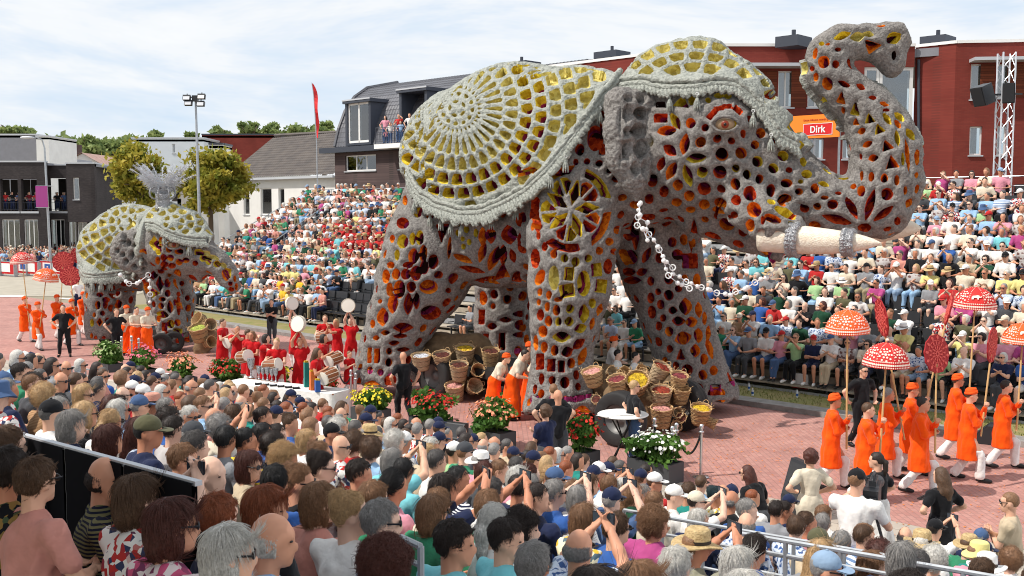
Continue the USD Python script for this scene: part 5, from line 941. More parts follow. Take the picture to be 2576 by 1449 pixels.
def add_person(sp, name='person', parent_thing=True):
    """sp: pos, rz, pose, h (detail), skin, shirt, trousers, hair=(style, colour) or None, hat=(kind, material), glasses, scale, label, group"""
    B = body_parts(sp['pose'], sp['h']); t = thing('person', sp['label'], 'person', sp['pos'], sp['rz'], sp.get('group'), scale=sp.get('scale', 1.0)); h = sp['h']
    put = lambda nm, m, mt: part(nm, m, mt, t, True)
    hd, R = B['hd'], B['R']; on = lambda m: xf(m, R, hd)
    put('body', B['skin'], m_skin[sp['skin']]); put('shirt', B['shirt'], m_cl[sp['shirt']])
    if not sp.get('bust'): put('trousers', B['trousers'], m_cl[sp['trousers']]); [put('shoe', s_, sp.get('shoes', m_shoe)) for s_ in B['shoe']]
    if sp.get('hair'): put('hair', on(hair_mesh(sp['hair'][0], .018 if h < .03 else .03)), m_hair[sp['hair'][1]])
    if sp.get('hat'):
        for k, m in hat_parts(sp['hat'][0], h).items(): put(k, on(m), m_band if k == 'hat_band' else sp['hat'][1])
    if sp.get('glasses'): put('sunglasses', on(glasses_mesh()), m_lens)
    elif h < .03: put('eyes', on(face_mesh()), m_eyes)
    return t
def uniq(labels, base, extras):
    "the base wording, lengthened until no other thing has it"
    for e in [''] + extras:
        l = (base + (' ' + e if e else '')).strip()
        if l not in labels and len(l.split()) <= 16: labels.add(l); return l
    return l
cn = lambda c: CNAME.get(c, c)
HN = {'short': 'short {} hair', 'bald': 'balding head and {} hair', 'bob': 'bobbed {} hair', 'curly': 'curly {} hair', 'long': 'long {} hair', 'pony': '{} ponytail', 'bun': '{} hair in a bun'}
HC = {'dgrey': 'dark grey', 'sand': 'dark blond', 'teal': 'teal tinted'}
def look_words(sp):
    if sp.get('hat'): return f"{sp['hat'][2]} {'cap' if sp['hat'][0] == 'cap' else 'turban' if sp['hat'][0] == 'turban' else 'hat'}"
    return HN[sp['hair'][0]].format(HC.get(sp['hair'][1], sp['hair'][1])) if sp.get('hair') else 'shaven head'
LABELS = set()

# ---- spectators of the near stand, traced by their heads
def nfloor(n): return 3.19 - .25 * n
def near_spot(x, y, sit=1.20):
    "where a seated head seen at x, y belongs on the slope of the near stand"
    r = FWD + np.array([1., 0, 0]) * ((x - W2) / FPX) + UPV * ((H2 - y) / FPX); n0 = lambda s: (EYE + r * s) @ N3
    s = np.linspace(1.5, 40, 4000); z = 5.3 + r[2] * s; fl = nfloor(s * (r @ N3)) + sit; k = np.argmax(z < np.maximum(fl, sit * 0 + .0 + sit)); p = EYE + r * s[k]; return p
HATM = {'cwhite': ('cap', m_cl['white'], 'white'), 'cblack': ('cap', m_cl['black'], 'black'), 'cnavy': ('cap', m_cl['navy'], 'navy'), 'cblue': ('cap', m_cl['denim'], 'blue'), 'cbeige': ('cap', m_cl['cream'], 'beige'), 'colive': ('cap', m_cl['olive'], 'olive'), 'cred': ('cap', m_cl['red'], 'red'), 'clblue': ('cap', m_cl['ldenim'], 'pale blue'), 'cgrey': ('cap', m_cl['dgrey'], 'dark grey'), 'straw': ('straw', m_straw, 'straw'), 'wtrilby': ('panama', m_cl['white'], 'white'), 'bluehat': ('bucket', m_cl['denim'], 'blue'), 'yhat': ('bucket', m_cl['pyellow'], 'yellow'), 'pinkhat': ('straw', mat('straw_rose', lin(196, 140, 122), .8, bump=.5, bscale=70), 'rose straw')}
TR = '''5 45 800 s.brown black;5 45 930 s.dark dark_floral;5 190 975 s.brown salmon;5 535 965 B.dark navy_and_olive_striped;5 695 1065 b.brown white_floral;5 880 1205 b.auburn pink_floral;5 1065 945 x black;5 1105 1160 s.ginger navy;5 1165 1345 b.white white;
5 40 520 s.grey navy;5 165 490 s.sand dgrey;5 228 545 c.blond tan_striped;5 300 615 b.grey grey_patterned;5 432 640 l.blond black;5 562 680 p.blond white;5 712 725 l.auburn blue_patterned;5 878 715 s.dark grey_patterned;5 975 745 cgrey navy;5 1140 765 s.black grey;5 1240 775 s.black yellow_and_blue_striped;
5 128 440 s.dark dgrey;5 200 380 s.sand navy;5 310 470 B.grey black;5 385 470 s.brown dgrey;5 425 540 b.blond cream;5 500 490 s.dgrey blue;5 520 445 x salmon;5 620 545 B.dark navy;5 600 620 b.white lblue;5 680 480 bluehat white;5 765 590 pinkhat navy;5 840 610 s.grey dark_floral;5 960 650 s.white white;5 1080 660 x salmon;5 1110 700 c.grey cream;5 965 590 c.brown pink;5 560 600 b.auburn black;5 705 600 cblue navy;5 660 400 x black;
6 60 1120 b.ginger black;6 90 1275 B.white lblue;6 330 1085 b.sand salmon;6 485 1145 u.blond white;6 640 1185 s.grey blue_checked;6 895 1135 b.sand green;6 1010 1290 s.dark aqua;6 1205 1190 p.white white;6 665 1400 c.auburn black;6 1270 1270 s.dark aqua;6 225 985 u.sand black;6 525 940 s.dark dred;6 700 1000 p.black pink;6 950 1015 b.dark navy;6 1190 1030 s.dgrey white;6 690 870 b.grey aqua;6 430 800 x white_floral;6 150 860 c.blond dgrey;6 330 845 u.sand white;6 260 770 b.blond white;6 585 810 c.brown lblue;6 885 805 s.white navy;6 1000 825 cwhite lgreen;6 1130 880 wtrilby pink;6 370 665 yhat white;6 570 740 straw beige;6 750 775 cwhite white;6 385 735 cblack navy;6 1230 925 s.sand white;6 1025 970 s.black navy_and_white_striped;6 745 925 s.black aqua;6 95 985 s.black blue;6 85 790 c.dark navy;6 40 745 s.black blue;6 340 910 u.dark grey_patterned;6 500 780 c.brown red;6 1150 930 b.auburn dgrey;6 430 640 s.grey navy;6 270 640 b.sand magenta;6 180 690 u.brown blue;6 105 640 s.white white;6 160 610 s.dark white;
7 60 1215 c.dark aqua;7 340 1315 B.grey blue_patterned;7 110 1400 s.grey white;7 360 1170 b.sand yellow_floral;7 530 1215 s.brown blue;7 725 1185 c.sand magenta;7 930 1305 straw camo;7 1140 1400 b.white white;7 1225 1320 s.dark blue;7 130 1060 s.dark navy;7 218 1035 s.grey blue;7 505 1075 cnavy denim;7 492 1000 s.sand white;7 560 1010 s.white white;7 650 960 cnavy black;7 722 980 cwhite red;7 722 1085 s.sand cream;7 820 1050 cwhite white;7 930 1080 cbeige white;7 1030 1050 u.teal yellow_floral;7 1170 1115 cblack blue;7 1215 1060 s.ginger white;7 955 985 cblue lblue;7 890 1030 s.brown teal;7 220 965 cblue grey;7 412 945 cnavy lblue;7 512 885 c.white lblue;7 285 835 s.grey orange;7 110 870 cnavy white;7 180 890 b.blond cream;7 1062 1035 B.sand cream;7 1105 1040 cwhite white;7 30 1010 s.dark navy;7 28 960 b.white pink;7 95 950 u.auburn white;7 95 1000 b.grey cream;7 330 1060 b.grey white;7 610 1030 l.sand dgreen;
8 85 1125 s.dark navy;8 108 1085 x white;8 200 1190 p.brown pink;8 285 1145 s.sand white;8 255 1285 colive beige;8 270 1345 l.blond grey;8 300 1425 clblue salmon;8 485 1255 s.brown pale_blue_striped;8 565 1340 c.auburn black;8 690 1255 B.grey dgrey;8 845 1215 cblack white;8 840 1365 c.white grey;8 1010 1300 straw green;8 1072 1265 cblue navy;8 1085 1330 cnavy teal;8 1222 1365 c.sand white;8 1100 1415 wtrilby cream;8 530 1405 b.sand navy;8 760 1395 s.dgrey white'''
SN = {'s': 'short', 'b': 'bob', 'c': 'curly', 'l': 'long', 'p': 'pony', 'u': 'bun', 'B': 'bald'}
OFF8 = {'5': 0, '6': 644, '7': 1288, '8': 1932}
near = []; rp = np.random.default_rng(11)
PHONES = {('6', 950), ('7', 340), ('7', 930), ('6', 270), ('7', 218), ('6', 690), ('5', 695), ('7', 722), ('8', 845), ('6', 1190), ('7', 492), ('7', 505), ('5', 965), ('5', 1080)}
for it in TR.replace('\n', '').split(';'):
    if not it.strip(): continue
    tl, zx, zy, hr, sh = it.split(); x, y = OFF8[tl] + float(zx) / 2, 724.5 + float(zy) / 2; p = near_spot(x, y)
    near.append(dict(p=p, xy=(x, y), hair=None if hr in HATM or hr == 'x' else (SN[hr[0]], hr[2:]), hat=HATM.get(hr), shirt=sh, phone=(tl, int(zx)) in PHONES and not (tl == '7' and int(zx) == 722)))
taken = [q['p'] for q in near]
filler = []
hairs = [('short', 'black'), ('curly', 'dark'), ('bob', 'auburn'), ('short', 'dgrey'), ('long', 'dark'), ('short', 'dark'), ('short', 'brown'), ('short', 'grey'), ('bob', 'brown'), ('short', 'grey'), ('short', 'brown'), ('bob', 'blond'), ('bob', 'grey'), ('curly', 'white'), ('short', 'sand'), ('bald', 'grey'), ('bob', 'sand'), ('short', 'dark'), ('pony', 'blond'), ('long', 'brown'), ('curly', 'sand'), ('short', 'white'), ('bob', 'white'), ('bun', 'sand'), ('short', 'dgrey')]
for n in np.arange(12.3, 3.1, -.72):
    t = -12.0
    while t < 30:
        t += rp.uniform(.50, .62); z = nfloor(n) + 1.20; q = S(t, n + rp.normal(0, .06), z + rp.normal(0, .05)); x, y, d = proj(q)
        if not (-60 < x < 2640 and y < 1500) or (n > 11.6 and x > 2150) or (7.6 < n < 8.4 and x > 1560) or (2.35 < n < 2.95): continue
        if y < np.interp(x, [0, 400, 850, 1250, 1500, 1900, 2150, 2350, 2576], [893, 940, 1012, 1092, 1150, 1265, 1318, 1352, 1425]): continue
        if 2075 < x < 2225 and 1180 < y < 1345: continue
        if n > 9 and x > 1900 + (12.3 - n) * 60 and y < 1240: continue
        if min(np.hypot(*(q - o)[:2]) for o in taken) < .47: continue
        taken.append(q); hat = None; hair = hairs[rp.integers(len(hairs))]
        if rp.random() < .16: hat = list(HATM.values())[rp.integers(len(HATM))]; hair = ('short', hair[1])
        filler.append(dict(p=q, xy=(x, y), hair=hair, hat=hat, shirt=['white', 'lblue', 'navy', 'grey', 'pink', 'cream', 'black', 'blue', 'red', 'white', 'green', 'blue_patterned', 'beige', 'teal', 'white_floral'][rp.integers(15)], phone=False))
near += filler
for q in near: q['d'] = proj(q['p'])[2]; q['u'], q['n'] = tn(q['p'])
near.sort(key=lambda q: q['d'])
# ---- spectators of the stand across the street
zb_ = np.full((300, 200), 1e9); ix, iy = np.clip((bx_ / 9).astype(int), 0, 299), np.clip((by_ / 9).astype(int), 0, 199); np.minimum.at(zb_, (ix, iy), bd_)
def behind_elephant(x, y, d):
    i, j = int(x / 9), int(y / 9); return all(0 <= a < 300 and 0 <= b < 200 and zb_[a, b] < d for a, b in ((i, j), (i - 1, j), (i + 1, j), (i, j + 2), (i - 1, j + 2), (i + 1, j + 2), (i, j - 1)))
far, seats_free, seats_used = [], [], []
pal = ['white'] * 8 + ['cream'] * 2 + ['lblue'] * 2 + ['pink', 'pyellow', 'red', 'grey', 'navy', 'blue', 'black', 'dgreen', 'green', 'lgreen', 'salmon', 'dgrey', 'blue_checked', 'white_floral', 'tan', 'pale_blue_striped', 'aqua', 'blue_patterned', 'magenta', 'olive', 'beige', 'beige', 'white_floral', 'lblue', 'cream', 'grey_patterned', 'pink', 'white', 'white']
for k in range(ROWS):
    for t in np.arange(T0 + .5, T1 - .3, .51):
        s = S(t + (k % 2) * .25 + rp.normal(0, .035), row_n(k) + .28 + rp.normal(0, .03), row_z(k) + .02); hd = s + [0, 0, 1.2]; x, y, d = proj(hd)
        if not (-200 < x < 3200): continue
        if behind_elephant(x, y, d): continue
        if 45.6 < t < 47.1 and 4 <= k <= 10: continue
        pe = .06
        if k < 4 and 880 < x < 1235 and y > 700: pe = .93
        if k < 6 and 815 < x < 960 and y > 690 + 0 * k: pe = .9
        if 2190 < x < 2345 and 660 < y < 830: pe = .5
        if 640 < x < 1000 and 528 < y < 552: pe = .55
        if k >= ROWS - 2: pe = .15
        if x > 2440 and 860 < y < 980: pe = .45
        if x < 700 and k < 3: pe = .3
        if rp.random() < pe: seats_free.append(s); continue
        seats_used.append(s); sh = pal[rp.integers(len(pal))]
        if 800 < x < 1000 and 545 < y < 615: sh = 'red' if rp.random() < .75 else sh
        elif 625 < x < 760 and 672 < y < 735: sh = ['yellow', 'pyellow', sh, sh][rp.integers(4)]
        elif 560 < x < 660 and 520 < y < 600 and rp.random() < .45: sh = 'teal'
        elif 2000 < x < 2120 and 760 < y < 830 and rp.random() < .6: sh = 'dgreen'
        elif 720 < x < 800 and 790 < y < 850 and rp.random() < .5: sh = 'drumred'
        elif rp.random() < .07 and x < 1100: sh = 'green'
        hat = None; hair = hairs[rp.integers(len(hairs))]
        if rp.random() < .30: hat = list(HATM.values())[rp.choice([0, 0, 0, 1, 2, 3, 4, 4, 6, 7, 9, 9, 9, 10, 11])]; hair = ('short', hair[1])
        far.append(dict(p=s, xy=(x, y), d=d, k=k, t=t, shirt=sh, hair=hair, hat=hat, pose='sit_' + 'aabbcceegghhiijjdf'[rp.integers(18)], glasses=rp.random() < .4, trousers=['khaki', 'denim', 'ldenim', 'white', 'dgrey', 'navy', 'beige', 'black', 'lblue'][rp.integers(9)], skin=int(rp.integers(4)), rz=math.atan2(-N3[1], -N3[0]) + rp.normal(0, .16)))
far.sort(key=lambda q: q['d'] + (100 if not 0 < q['xy'][0] < 2590 else 0))
seat_m = cat(box((-.02, 0, .42), (.42, .44, .05)), box((-.235, 0, .66), (.05, .44, .40), 0, 0, -.15), box((-.02, .225, .58), (.3, .03, .03)), box((-.02, -.225, .58), (.3, .03, .03)), box((-.02, .2, .21), (.05, .04, .4)), box((-.02, -.2, .21), (.05, .04, .4)))
seats_free.sort(key=lambda s: proj(s)[2] + (100 if not 0 < proj(s)[0] < 2600 else 0)); rzf = math.atan2(-N3[1], -N3[0])
for s in seats_free[:290]: part('seat', xf(seat_m, rot(rz=rzf), s), m_black, st)
part('seats', cat(*[xf(seat_m, rot(rz=rzf), s) for s in seats_used + seats_free[290:]]), m_black, st, kind='stuff')
for s in seats_free[:290]: part('seat_number', xf(box((-.20, 0, .82), (.012, .07, .03), 0, 0, -.15), rot(rz=rzf), s), m_zinc, st)if False else None
# ------------------------------------------------------------------ the near stand: steps, black fence, rails
m_step = mat('stand_floor', lin(74, 70, 68), .85, var=.3, vscale=3)
ns = thing('near_stand', 'sloping near stand whose steps carry the spectators seen from behind', 'grandstand')
for k in range(16):
    n = 12.6 - .72 * k; zf = max(0.0, nfloor(n))
    if zf > .03: part('step', box(S(8, n - .36, zf - .06), (46, .72, .12), RZ), m_step, ns)
    part('riser', box(S(8, n - .0, zf - .16), (46, .03, .2), RZ), m_under, ns)
def fence_line(x0, y0, x1, y1, n):
    a, b = ON(x0, y0, n), ON(x1, y1, n); return a, b
fp = thing('barrier_fence', 'low black panelled barrier with pale metal capping between two blocks of near seats', 'barrier')
a, b = ON(-60, 1063, 2.62), ON(500, 1216, 2.62); L = np.linalg.norm(b - a)
part('capping', bar(a, b, .04, .025), m_zinc, fp)
for k in range(4):
    p, q = a + (b - a) * (k + .02) / 4, a + (b - a) * (k + .98) / 4; part('panel', (np.array([p, q, q - [0, 0, 1.1], p - [0, 0, 1.1], p - N3 * .03, q - N3 * .03, q - N3 * .03 - [0, 0, 1.1], p - N3 * .03 - [0, 0, 1.1]]), np.array([[0, 1, 2], [0, 2, 3], [4, 6, 5], [4, 7, 6], [0, 4, 5], [0, 5, 1]])), mat('fence_black', (.010, .010, .012), .95, spec=.05), fp)
    part('post', tube([p, p - [0, 0, 1.25]], .03, 6), m_galv, fp)
def rail_seg(nm, label, x0, y0, x1, y1, n, drops=(0, .28, .56), posts=5, down=1.1, r=.019, uprights=0.0):
    a, b = ON(x0, y0, n), ON(x1, y1, n); t = thing(nm, label, 'railing')
    for k, dz in enumerate(drops): part('rail', tube([a - [0, 0, dz], b - [0, 0, dz]], r if k == 0 else r * .8, 7), m_galv, t)
    for k in range(posts + 1): p = a + (b - a) * k / posts; part('post', tube([p, p - [0, 0, down]], r, 7), m_galv, t)
    if uprights:
        m = int(np.linalg.norm(b - a) / uprights)
        for k in range(m): p = a + (b - a) * (k + .5) / m; part('bar', tube([p - [0, 0, drops[-2]], p - [0, 0, drops[-1]]], r * .5, 5), m_galv, t)
rail_seg('steel_railing', 'galvanised steel railing behind the man in the blue checked shirt reaching to the cameraman', 1570, 1283, 2260, 1403, 8.1, (0, .17, .42, .62), 6)
rail_seg('steel_railing', 'nearer galvanised railing with upright bars at the bottom right of the stand', 1850, 1340, 2600, 1468, 7.6, (0, .12, .30, .75), 5, 1.1, .021, .15)
rail_seg('steel_railing', 'short pink tinged rail between two shoulders near the bottom centre', 1008, 1352, 1058, 1375, 3.4, (0, .1), 1, .8)
rail_seg('crowd_barrier', 'low steel crowd barrier in front of the first row on the far left', 55, 903, 252, 934, 12.75, (0, .25, .5), 6, .8, .02)

# ------------------------------------------------------------------ spectators as single things
def strands(parent, style, color, hd, R, n, seed):
    v, f = hair_mesh(style, .018); r_ = np.random.default_rng(seed); a, b, c = v[f[:, 0]], v[f[:, 1]], v[f[:, 2]]; ar = np.linalg.norm(np.cross(b - a, c - a), axis=1); k = r_.choice(len(f), n, p=ar / ar.sum()); w = r_.dirichlet((1, 1, 1), n)
    p = a[k] * w[:, :1] + b[k] * w[:, 1:2] + c[k] * w[:, 2:]; nn = unit_rows(np.cross(b - a, c - a)[k]); ok = np.hypot(p[:, 0] / .09, p[:, 1] / .075) + np.abs(p[:, 2]) * 0 > -1; p, nn = p[ok], nn[ok]
    crown = V3(-.055, .01, .145); d = p - crown; d += V3(0, 0, -.06) if style in ('bob', 'long') else V3(.0, 0, -.01)
    if style == 'bun': d = np.where((p[:, 2] < .12)[:, None], V3(-.09, 0, .10) - p, r_.normal(0, 1, p.shape))
    if style == 'pony': d = np.where((p[:, 0] > -.105)[:, None], V3(-.115, 0, .03) - p, V3(-.01, 0, -1))
    d = d + r_.normal(0, .012 if style not in ('curly',) else .09, p.shape); d -= nn * np.einsum('ij,ij->i', d, nn)[:, None]; d = unit_rows(d); L = {'short': .042, 'bald': .022, 'bob': .10, 'long': .14, 'curly': .065, 'bun': .06, 'pony': .075}[style] * r_.uniform(.6, 1.2, (len(p), 1))
    s = np.linspace(0, 1, 5)[None, :, None]; q = p[:, None] + d[:, None] * L[:, None] * s + nn[:, None] * (.002 + .006 * np.sin(s * 2.2) * r_.uniform(.2, 1, (len(p), 1, 1)) - (L[:, None] * s) ** 2 / .21)
    if style == 'curly': ph = r_.uniform(0, 6, (len(p), 1, 1)); q = q + .012 * np.sin(s * 7 + ph) * nn[:, None] + .010 * np.cos(s * 7 + ph) * np.cross(nn, d)[:, None]
    q = q @ R.T + hd; cv = UsdGeom.BasisCurves.Define(stage, numbered(str(parent.GetPath()) + '/hair_strands')); cv.CreateTypeAttr('linear')
    cv.CreateCurveVertexCountsAttr(Vt.IntArray.FromNumpy(np.full(len(q), 5, np.int32))); cv.CreatePointsAttr(Vt.Vec3fArray.FromNumpy(q.reshape(-1, 3).astype(np.float32)))
    cv.CreateWidthsAttr(Vt.FloatArray.FromNumpy(np.tile(np.array([.0021, .0021, .0019, .0015, .0008], np.float32), len(q)))); cv.SetWidthsInterpolation('vertex'); UsdShade.MaterialBindingAPI.Apply(cv.GetPrim()).Bind(m_hair[color])
def near_yaw(q): return math.atan2(N3[1], N3[0]) + rp.normal(-.12, .22)
N_NEAR, N_FAR = 172, 92
LAND = [(60, 900, 'near the left end of the front barrier'), (300, 930, 'behind the pink flower planter'), (700, 1010, 'behind the white prize table'), (970, 1080, 'behind the yellow flower planter'), (1080, 1130, 'behind the red flower planter'), (1240, 1150, 'behind the orange flower planter'), (1470, 1180, 'behind the dark red flower planter'), (1660, 1230, 'behind the white flower planter'), (1900, 1300, 'below the woman in black leaning over'), (2150, 1330, 'beside the cameraman'), (2400, 1350, 'below the woman in the black dress'), (250, 1010, 'above the black barrier'), (480, 1130, 'just above the black barrier'), (130, 1220, 'below the black barrier'), (420, 1330, 'below the black barrier'), (1780, 1330, 'beside the steel railing'), (2150, 1420, 'below the steel railing'), (900, 1380, 'among the nearest heads'), (1500, 1390, 'among the nearest heads'), (700, 1180, 'amid the seated crowd'), (1050, 1230, 'amid the seated crowd'), (1400, 1260, 'amid the seated crowd')]
def landmark(x, y): return min(LAND, key=lambda l: (l[0] - x) ** 2 + (1.6 * (l[1] - y)) ** 2)[2]
def neighbours(q, pool):
    o = sorted((r for r in pool if r is not q), key=lambda r: (r['xy'][0] - q['xy'][0]) ** 2 + (r['xy'][1] - q['xy'][1]) ** 2)[:6]
    return [f"{'beside' if abs(r['xy'][1] - q['xy'][1]) < 25 else 'above' if r['xy'][1] > q['xy'][1] else 'below'} {cn(r['shirt'])} shirt and {look_words(r)}" for r in o]
TROUS = ['denim', 'navy', 'khaki', 'dgrey', 'black', 'ldenim', 'white']
for i, q in enumerate(near[:N_NEAR]):
    if q['xy'][1] > 1530: continue
    pose = 'near_phone' if q['phone'] else 'near_' + 'abcd'[(i * 7 + int(q['xy'][0])) % 4]; h = .021 if q['d'] < 7.5 else .03 if q['d'] < 13 else .045
    B = body_parts(pose, h); rz = near_yaw(q); sc = rp.uniform(.96, 1.05); hd = rot(rz=rz) @ B['hd'] * sc; pos = q['p'] - hd
    base = f"spectator with {look_words(q)} in {cn(q['shirt'])} top"; lab = uniq(LABELS, base, [landmark(*q['xy'])] + neighbours(q, near[:N_NEAR]) + ['sitting nearer the road', 'closer to the road', 'closest to the road'])
    sk = int(rp.integers(4)) if q['hair'] != ('short', 'black') else 2
    t = add_person(dict(pos=pos, rz=rz, pose=pose, h=h, skin=sk, shirt=q['shirt'], trousers=TROUS[i % 7], hair=q['hair'] if not (q['hat'] and q['hair'] is None) else ('short', ['grey', 'brown', 'sand', 'dark'][i % 4]), hat=q['hat'], glasses=rp.random() < .3, scale=sc, label=lab, group='spectators in the near stand'))
    q['thing'] = t
    if q['d'] < 13.5 and q['hair'] and not q['hat']: strands(t, q['hair'][0], q['hair'][1], B['hd'], B['R'], int(6000 if q['d'] < 6 else 2600 if q['d'] < 9 else 900), i)
    if q['phone']:
        (w1, _), (w2, _) = B['hands']; c = rot(rz=rz) @ ((w1 + w2) / 2 + V3(.03, 0, .07)) * sc + pos; ph = thing('phone', uniq(LABELS, f"black phone held up by {look_words(q)} and {cn(q['shirt'])} top", [landmark(*q['xy'])]), 'phone', c, rz)
        part('case', box((0, 0, 0), (.010, .155, .078)), m_screen, ph); part('screen', box((-.006, 0, 0), (.002, .145, .070)), mat('phone_screen', lin(60, 66, 74), .1), ph)
FLM = [(2100, 700, 'right of the lower trunk'), (2400, 480, 'in the upper rows by the truss tower'), (2300, 640, 'beyond the tusk tips'), (1900, 800, 'right of the far front leg'), (2000, 900, 'in the front row right of the far front leg'), (1620, 820, 'seen between the front legs'), (2280, 830, 'behind the orange umbrella'), (2450, 860, 'behind the red fans'), (2560, 700, 'at the far right of the stand'), (2150, 560, 'below the trunk'), (1800, 700, 'below the tusk')]
def flm(x, y): return min(FLM, key=lambda l: (l[0] - x) ** 2 + (1.3 * (l[1] - y)) ** 2)[2]
ROWN = ['front', 'second', 'third', 'fourth', 'fifth', 'sixth', 'seventh', 'eighth', 'ninth', 'tenth', 'eleventh', 'twelfth', 'thirteenth', 'top']
for i, q in enumerate(far[:N_FAR]):
    base = f"{ROWN[q['k']]} row spectator in {cn(q['shirt'])} top with {look_words(q)}"; lab = uniq(LABELS, base, [flm(*q['xy']), 'and sunglasses' if q['glasses'] else 'without sunglasses'] + neighbours(q, far[:N_FAR]))
    add_person(dict(pos=q['p'], rz=q['rz'], pose=q['pose'], h=.032, skin=q['skin'], shirt=q['shirt'], trousers=q['trousers'], hair=q['hair'], hat=q['hat'], glasses=q['glasses'], scale=rp.uniform(.95, 1.05), label=lab, group='spectators in the far stand', shoes=[m_shoe, m_sole][i % 2]))
# ------------------------------------------------------------------ the rest of the crowd: one object
pi = UsdGeom.PointInstancer.Define(stage, '/World/crowd'); setd(pi.GetPrim(), kind='stuff'); UsdGeom.Scope.Define(stage, '/World/crowd/kinds')
protos, pidx, ppos, prot, psc = {}, [], [], [], []
def proto(key, pose, shirt, trousers, hair, hat, skin, h=.05):
    if key in protos: return protos[key]
    base = f'/World/crowd/kinds/spectator_{len(protos):03d}'; x = UsdGeom.Xform.Define(stage, base).GetPrim(); B = body_parts(pose, h); on = lambda m: xf(m, B['R'], B['hd'])
    part('body', B['skin'], m_skin[skin], x, True); part('shirt', B['shirt'], m_cl[shirt], x, True); part('trousers', B['trousers'], m_cl[trousers], x, True); part('shoes', B['shoes'], m_shoe if len(protos) % 2 else m_sole, x, True)
    if hair: part('hair', on(hair_mesh(hair[0], .03)), m_hair[hair[1]], x, True)
    if hat:
        for k, m in hat_parts(hat[0], h).items(): part(k, on(m), m_band if k == 'hat_band' else hat[1], x, True)
    if len(protos) % 2: part('sunglasses', on(glasses_mesh()), m_lens, x, True)
    protos[key] = len(protos); return protos[key]
def place(i, pos, rz, s):
    pidx.append(i); ppos.append(pos); prot.append((math.cos(rz / 2), 0, 0, math.sin(rz / 2))); psc.append(s)
for i, q in enumerate(far[N_FAR:]):
    v = int(rp.integers(4)); key = ('f', q['shirt'], v)
    place(proto(key, q['pose'], q['shirt'], q['trousers'], q['hair'], q['hat'], q['skin']), q['p'], q['rz'], rp.uniform(.94, 1.06))
for q in near[N_NEAR:]:
    v = int(rp.integers(2)); key = ('n', q['shirt'], v); pose = 'near_' + 'abcd'[v * 2]; rz = near_yaw(q)
    if key not in protos: q0 = q
    k = proto(key, pose, q['shirt'], 'navy', q['hair'] or ('short', 'brown'), q['hat'], v, .045); s = rp.uniform(.95, 1.04); place(k, q['p'] - rot(rz=rz) @ body_parts(pose, .045)['hd'] * s, rz, s)
for i in range(230):
    d = 82.5 + 20 * rp.random() ** 1.6; x = rp.uniform(-40, 235) if d > 84 else -35 + 250 * rp.random(); p = P(x, 600, d); p[2] = 0; sh = pal[rp.integers(len(pal))] if rp.random() < .6 else ['navy', 'dgrey', 'black', 'denim', 'red', 'pink'][rp.integers(6)]; v = int(rp.integers(2))
    hat = list(HATM.values())[rp.integers(len(HATM))] if rp.random() < .25 else None
    place(proto(('s', sh, v), ['stand', 'stand_fold'][v], sh, TROUS[i % 7], hairs[rp.integers(len(hairs))], hat, v, .055), p, -PI / 2 + rp.normal(.2, .5), rp.uniform(.9, 1.06))
pi.CreatePrototypesRel().SetTargets([Sdf.Path(f'/World/crowd/kinds/spectator_{k:03d}') for k in range(len(protos))])
pi.CreateProtoIndicesAttr(Vt.IntArray.FromNumpy(np.array(pidx, np.int32))); pi.CreatePositionsAttr(Vt.Vec3fArray.FromNumpy(np.array(ppos, np.float32))); pi.CreateScalesAttr(Vt.Vec3fArray.FromNumpy(np.repeat(np.array(psc, np.float32)[:, None], 3, 1)))
pi.CreateOrientationsAttr(Vt.QuathArray([Gf.Quath(float(a), float(b), float(c), float(d)) for a, b, c, d in prot]))
# ------------------------------------------------------------------ the small elephant
def ct(pts): return [(188.7 + a * .3906, 345.9 + b * .3906, d, r * .3906) for a, b, d, r in pts]
sm = cone_chain(ct([(240, 720, 40.6, 190), (360, 680, 40.2, 215), (480, 660, 39.6, 190)])) + cone_chain(ct([(220, 840, 40.5, 150), (420, 840, 40.0, 150)]))
sm += cone_chain(ct([(170, 900, 39.6, 100), (160, 1040, 39.4, 86), (155, 1180, 39.3, 78), (152, 1290, 39.3, 84)])) + cone_chain(ct([(330, 920, 42.4, 80), (300, 1080, 42.6, 70), (290, 1260, 42.6, 74)]))
sm += cone_chain(ct([(530, 880, 38.6, 120), (575, 1040, 38.4, 98), (610, 1160, 38.3, 86), (640, 1260, 38.3, 90), (660, 1330, 38.2, 100)])) + cone_chain(ct([(650, 900, 41.0, 100), (690, 1040, 41.2, 74), (700, 1200, 41.2, 70)]))
sm += cone_chain(ct([(590, 690, 38.2, 178), (660, 700, 37.8, 165), (760, 750, 37.5, 118), (860, 775, 37.3, 84), (925, 815, 37.2, 66), (975, 875, 37.2, 58), (1010, 935, 37.2, 50), (1030, 990, 37.2, 30)]))
sm += cone_chain(ct([(600, 570, 38.4, 130), (700, 620, 38.0, 120), (800, 690, 37.7, 80)])) + cone_chain(ct([(700, 860, 37.9, 50), (800, 890, 37.6, 32), (840, 890, 37.6, 16)]))
sv, sf = sdf(sm, 0.09, 0.34, cut=lambda X, Y, Z: 0.30 - Z + 0 * X + 0 * Y); sv = relax(sv, sf, 3); sv, sf = halve(sv, sf)
cpt = lambda l: [(188.7 + a * .3906, 345.9 + b * .3906) for a, b in l]
BL2 = cpt([(30, 840), (60, 890), (130, 900), (230, 890), (370, 870), (430, 760), (455, 600), (470, 540)]); BP2 = BL2 + cpt([(480, 400), (0, 400), (0, 800)])
CP2 = cpt([(455, 560), (520, 570), (600, 620), (690, 650), (760, 660), (850, 665), (870, 690)]); CQ2 = CP2 + cpt([(880, 600), (760, 420), (440, 400)])
def small_cover(x, y): return inpoly(x, y, BP2) | inpoly(x, y, CQ2)
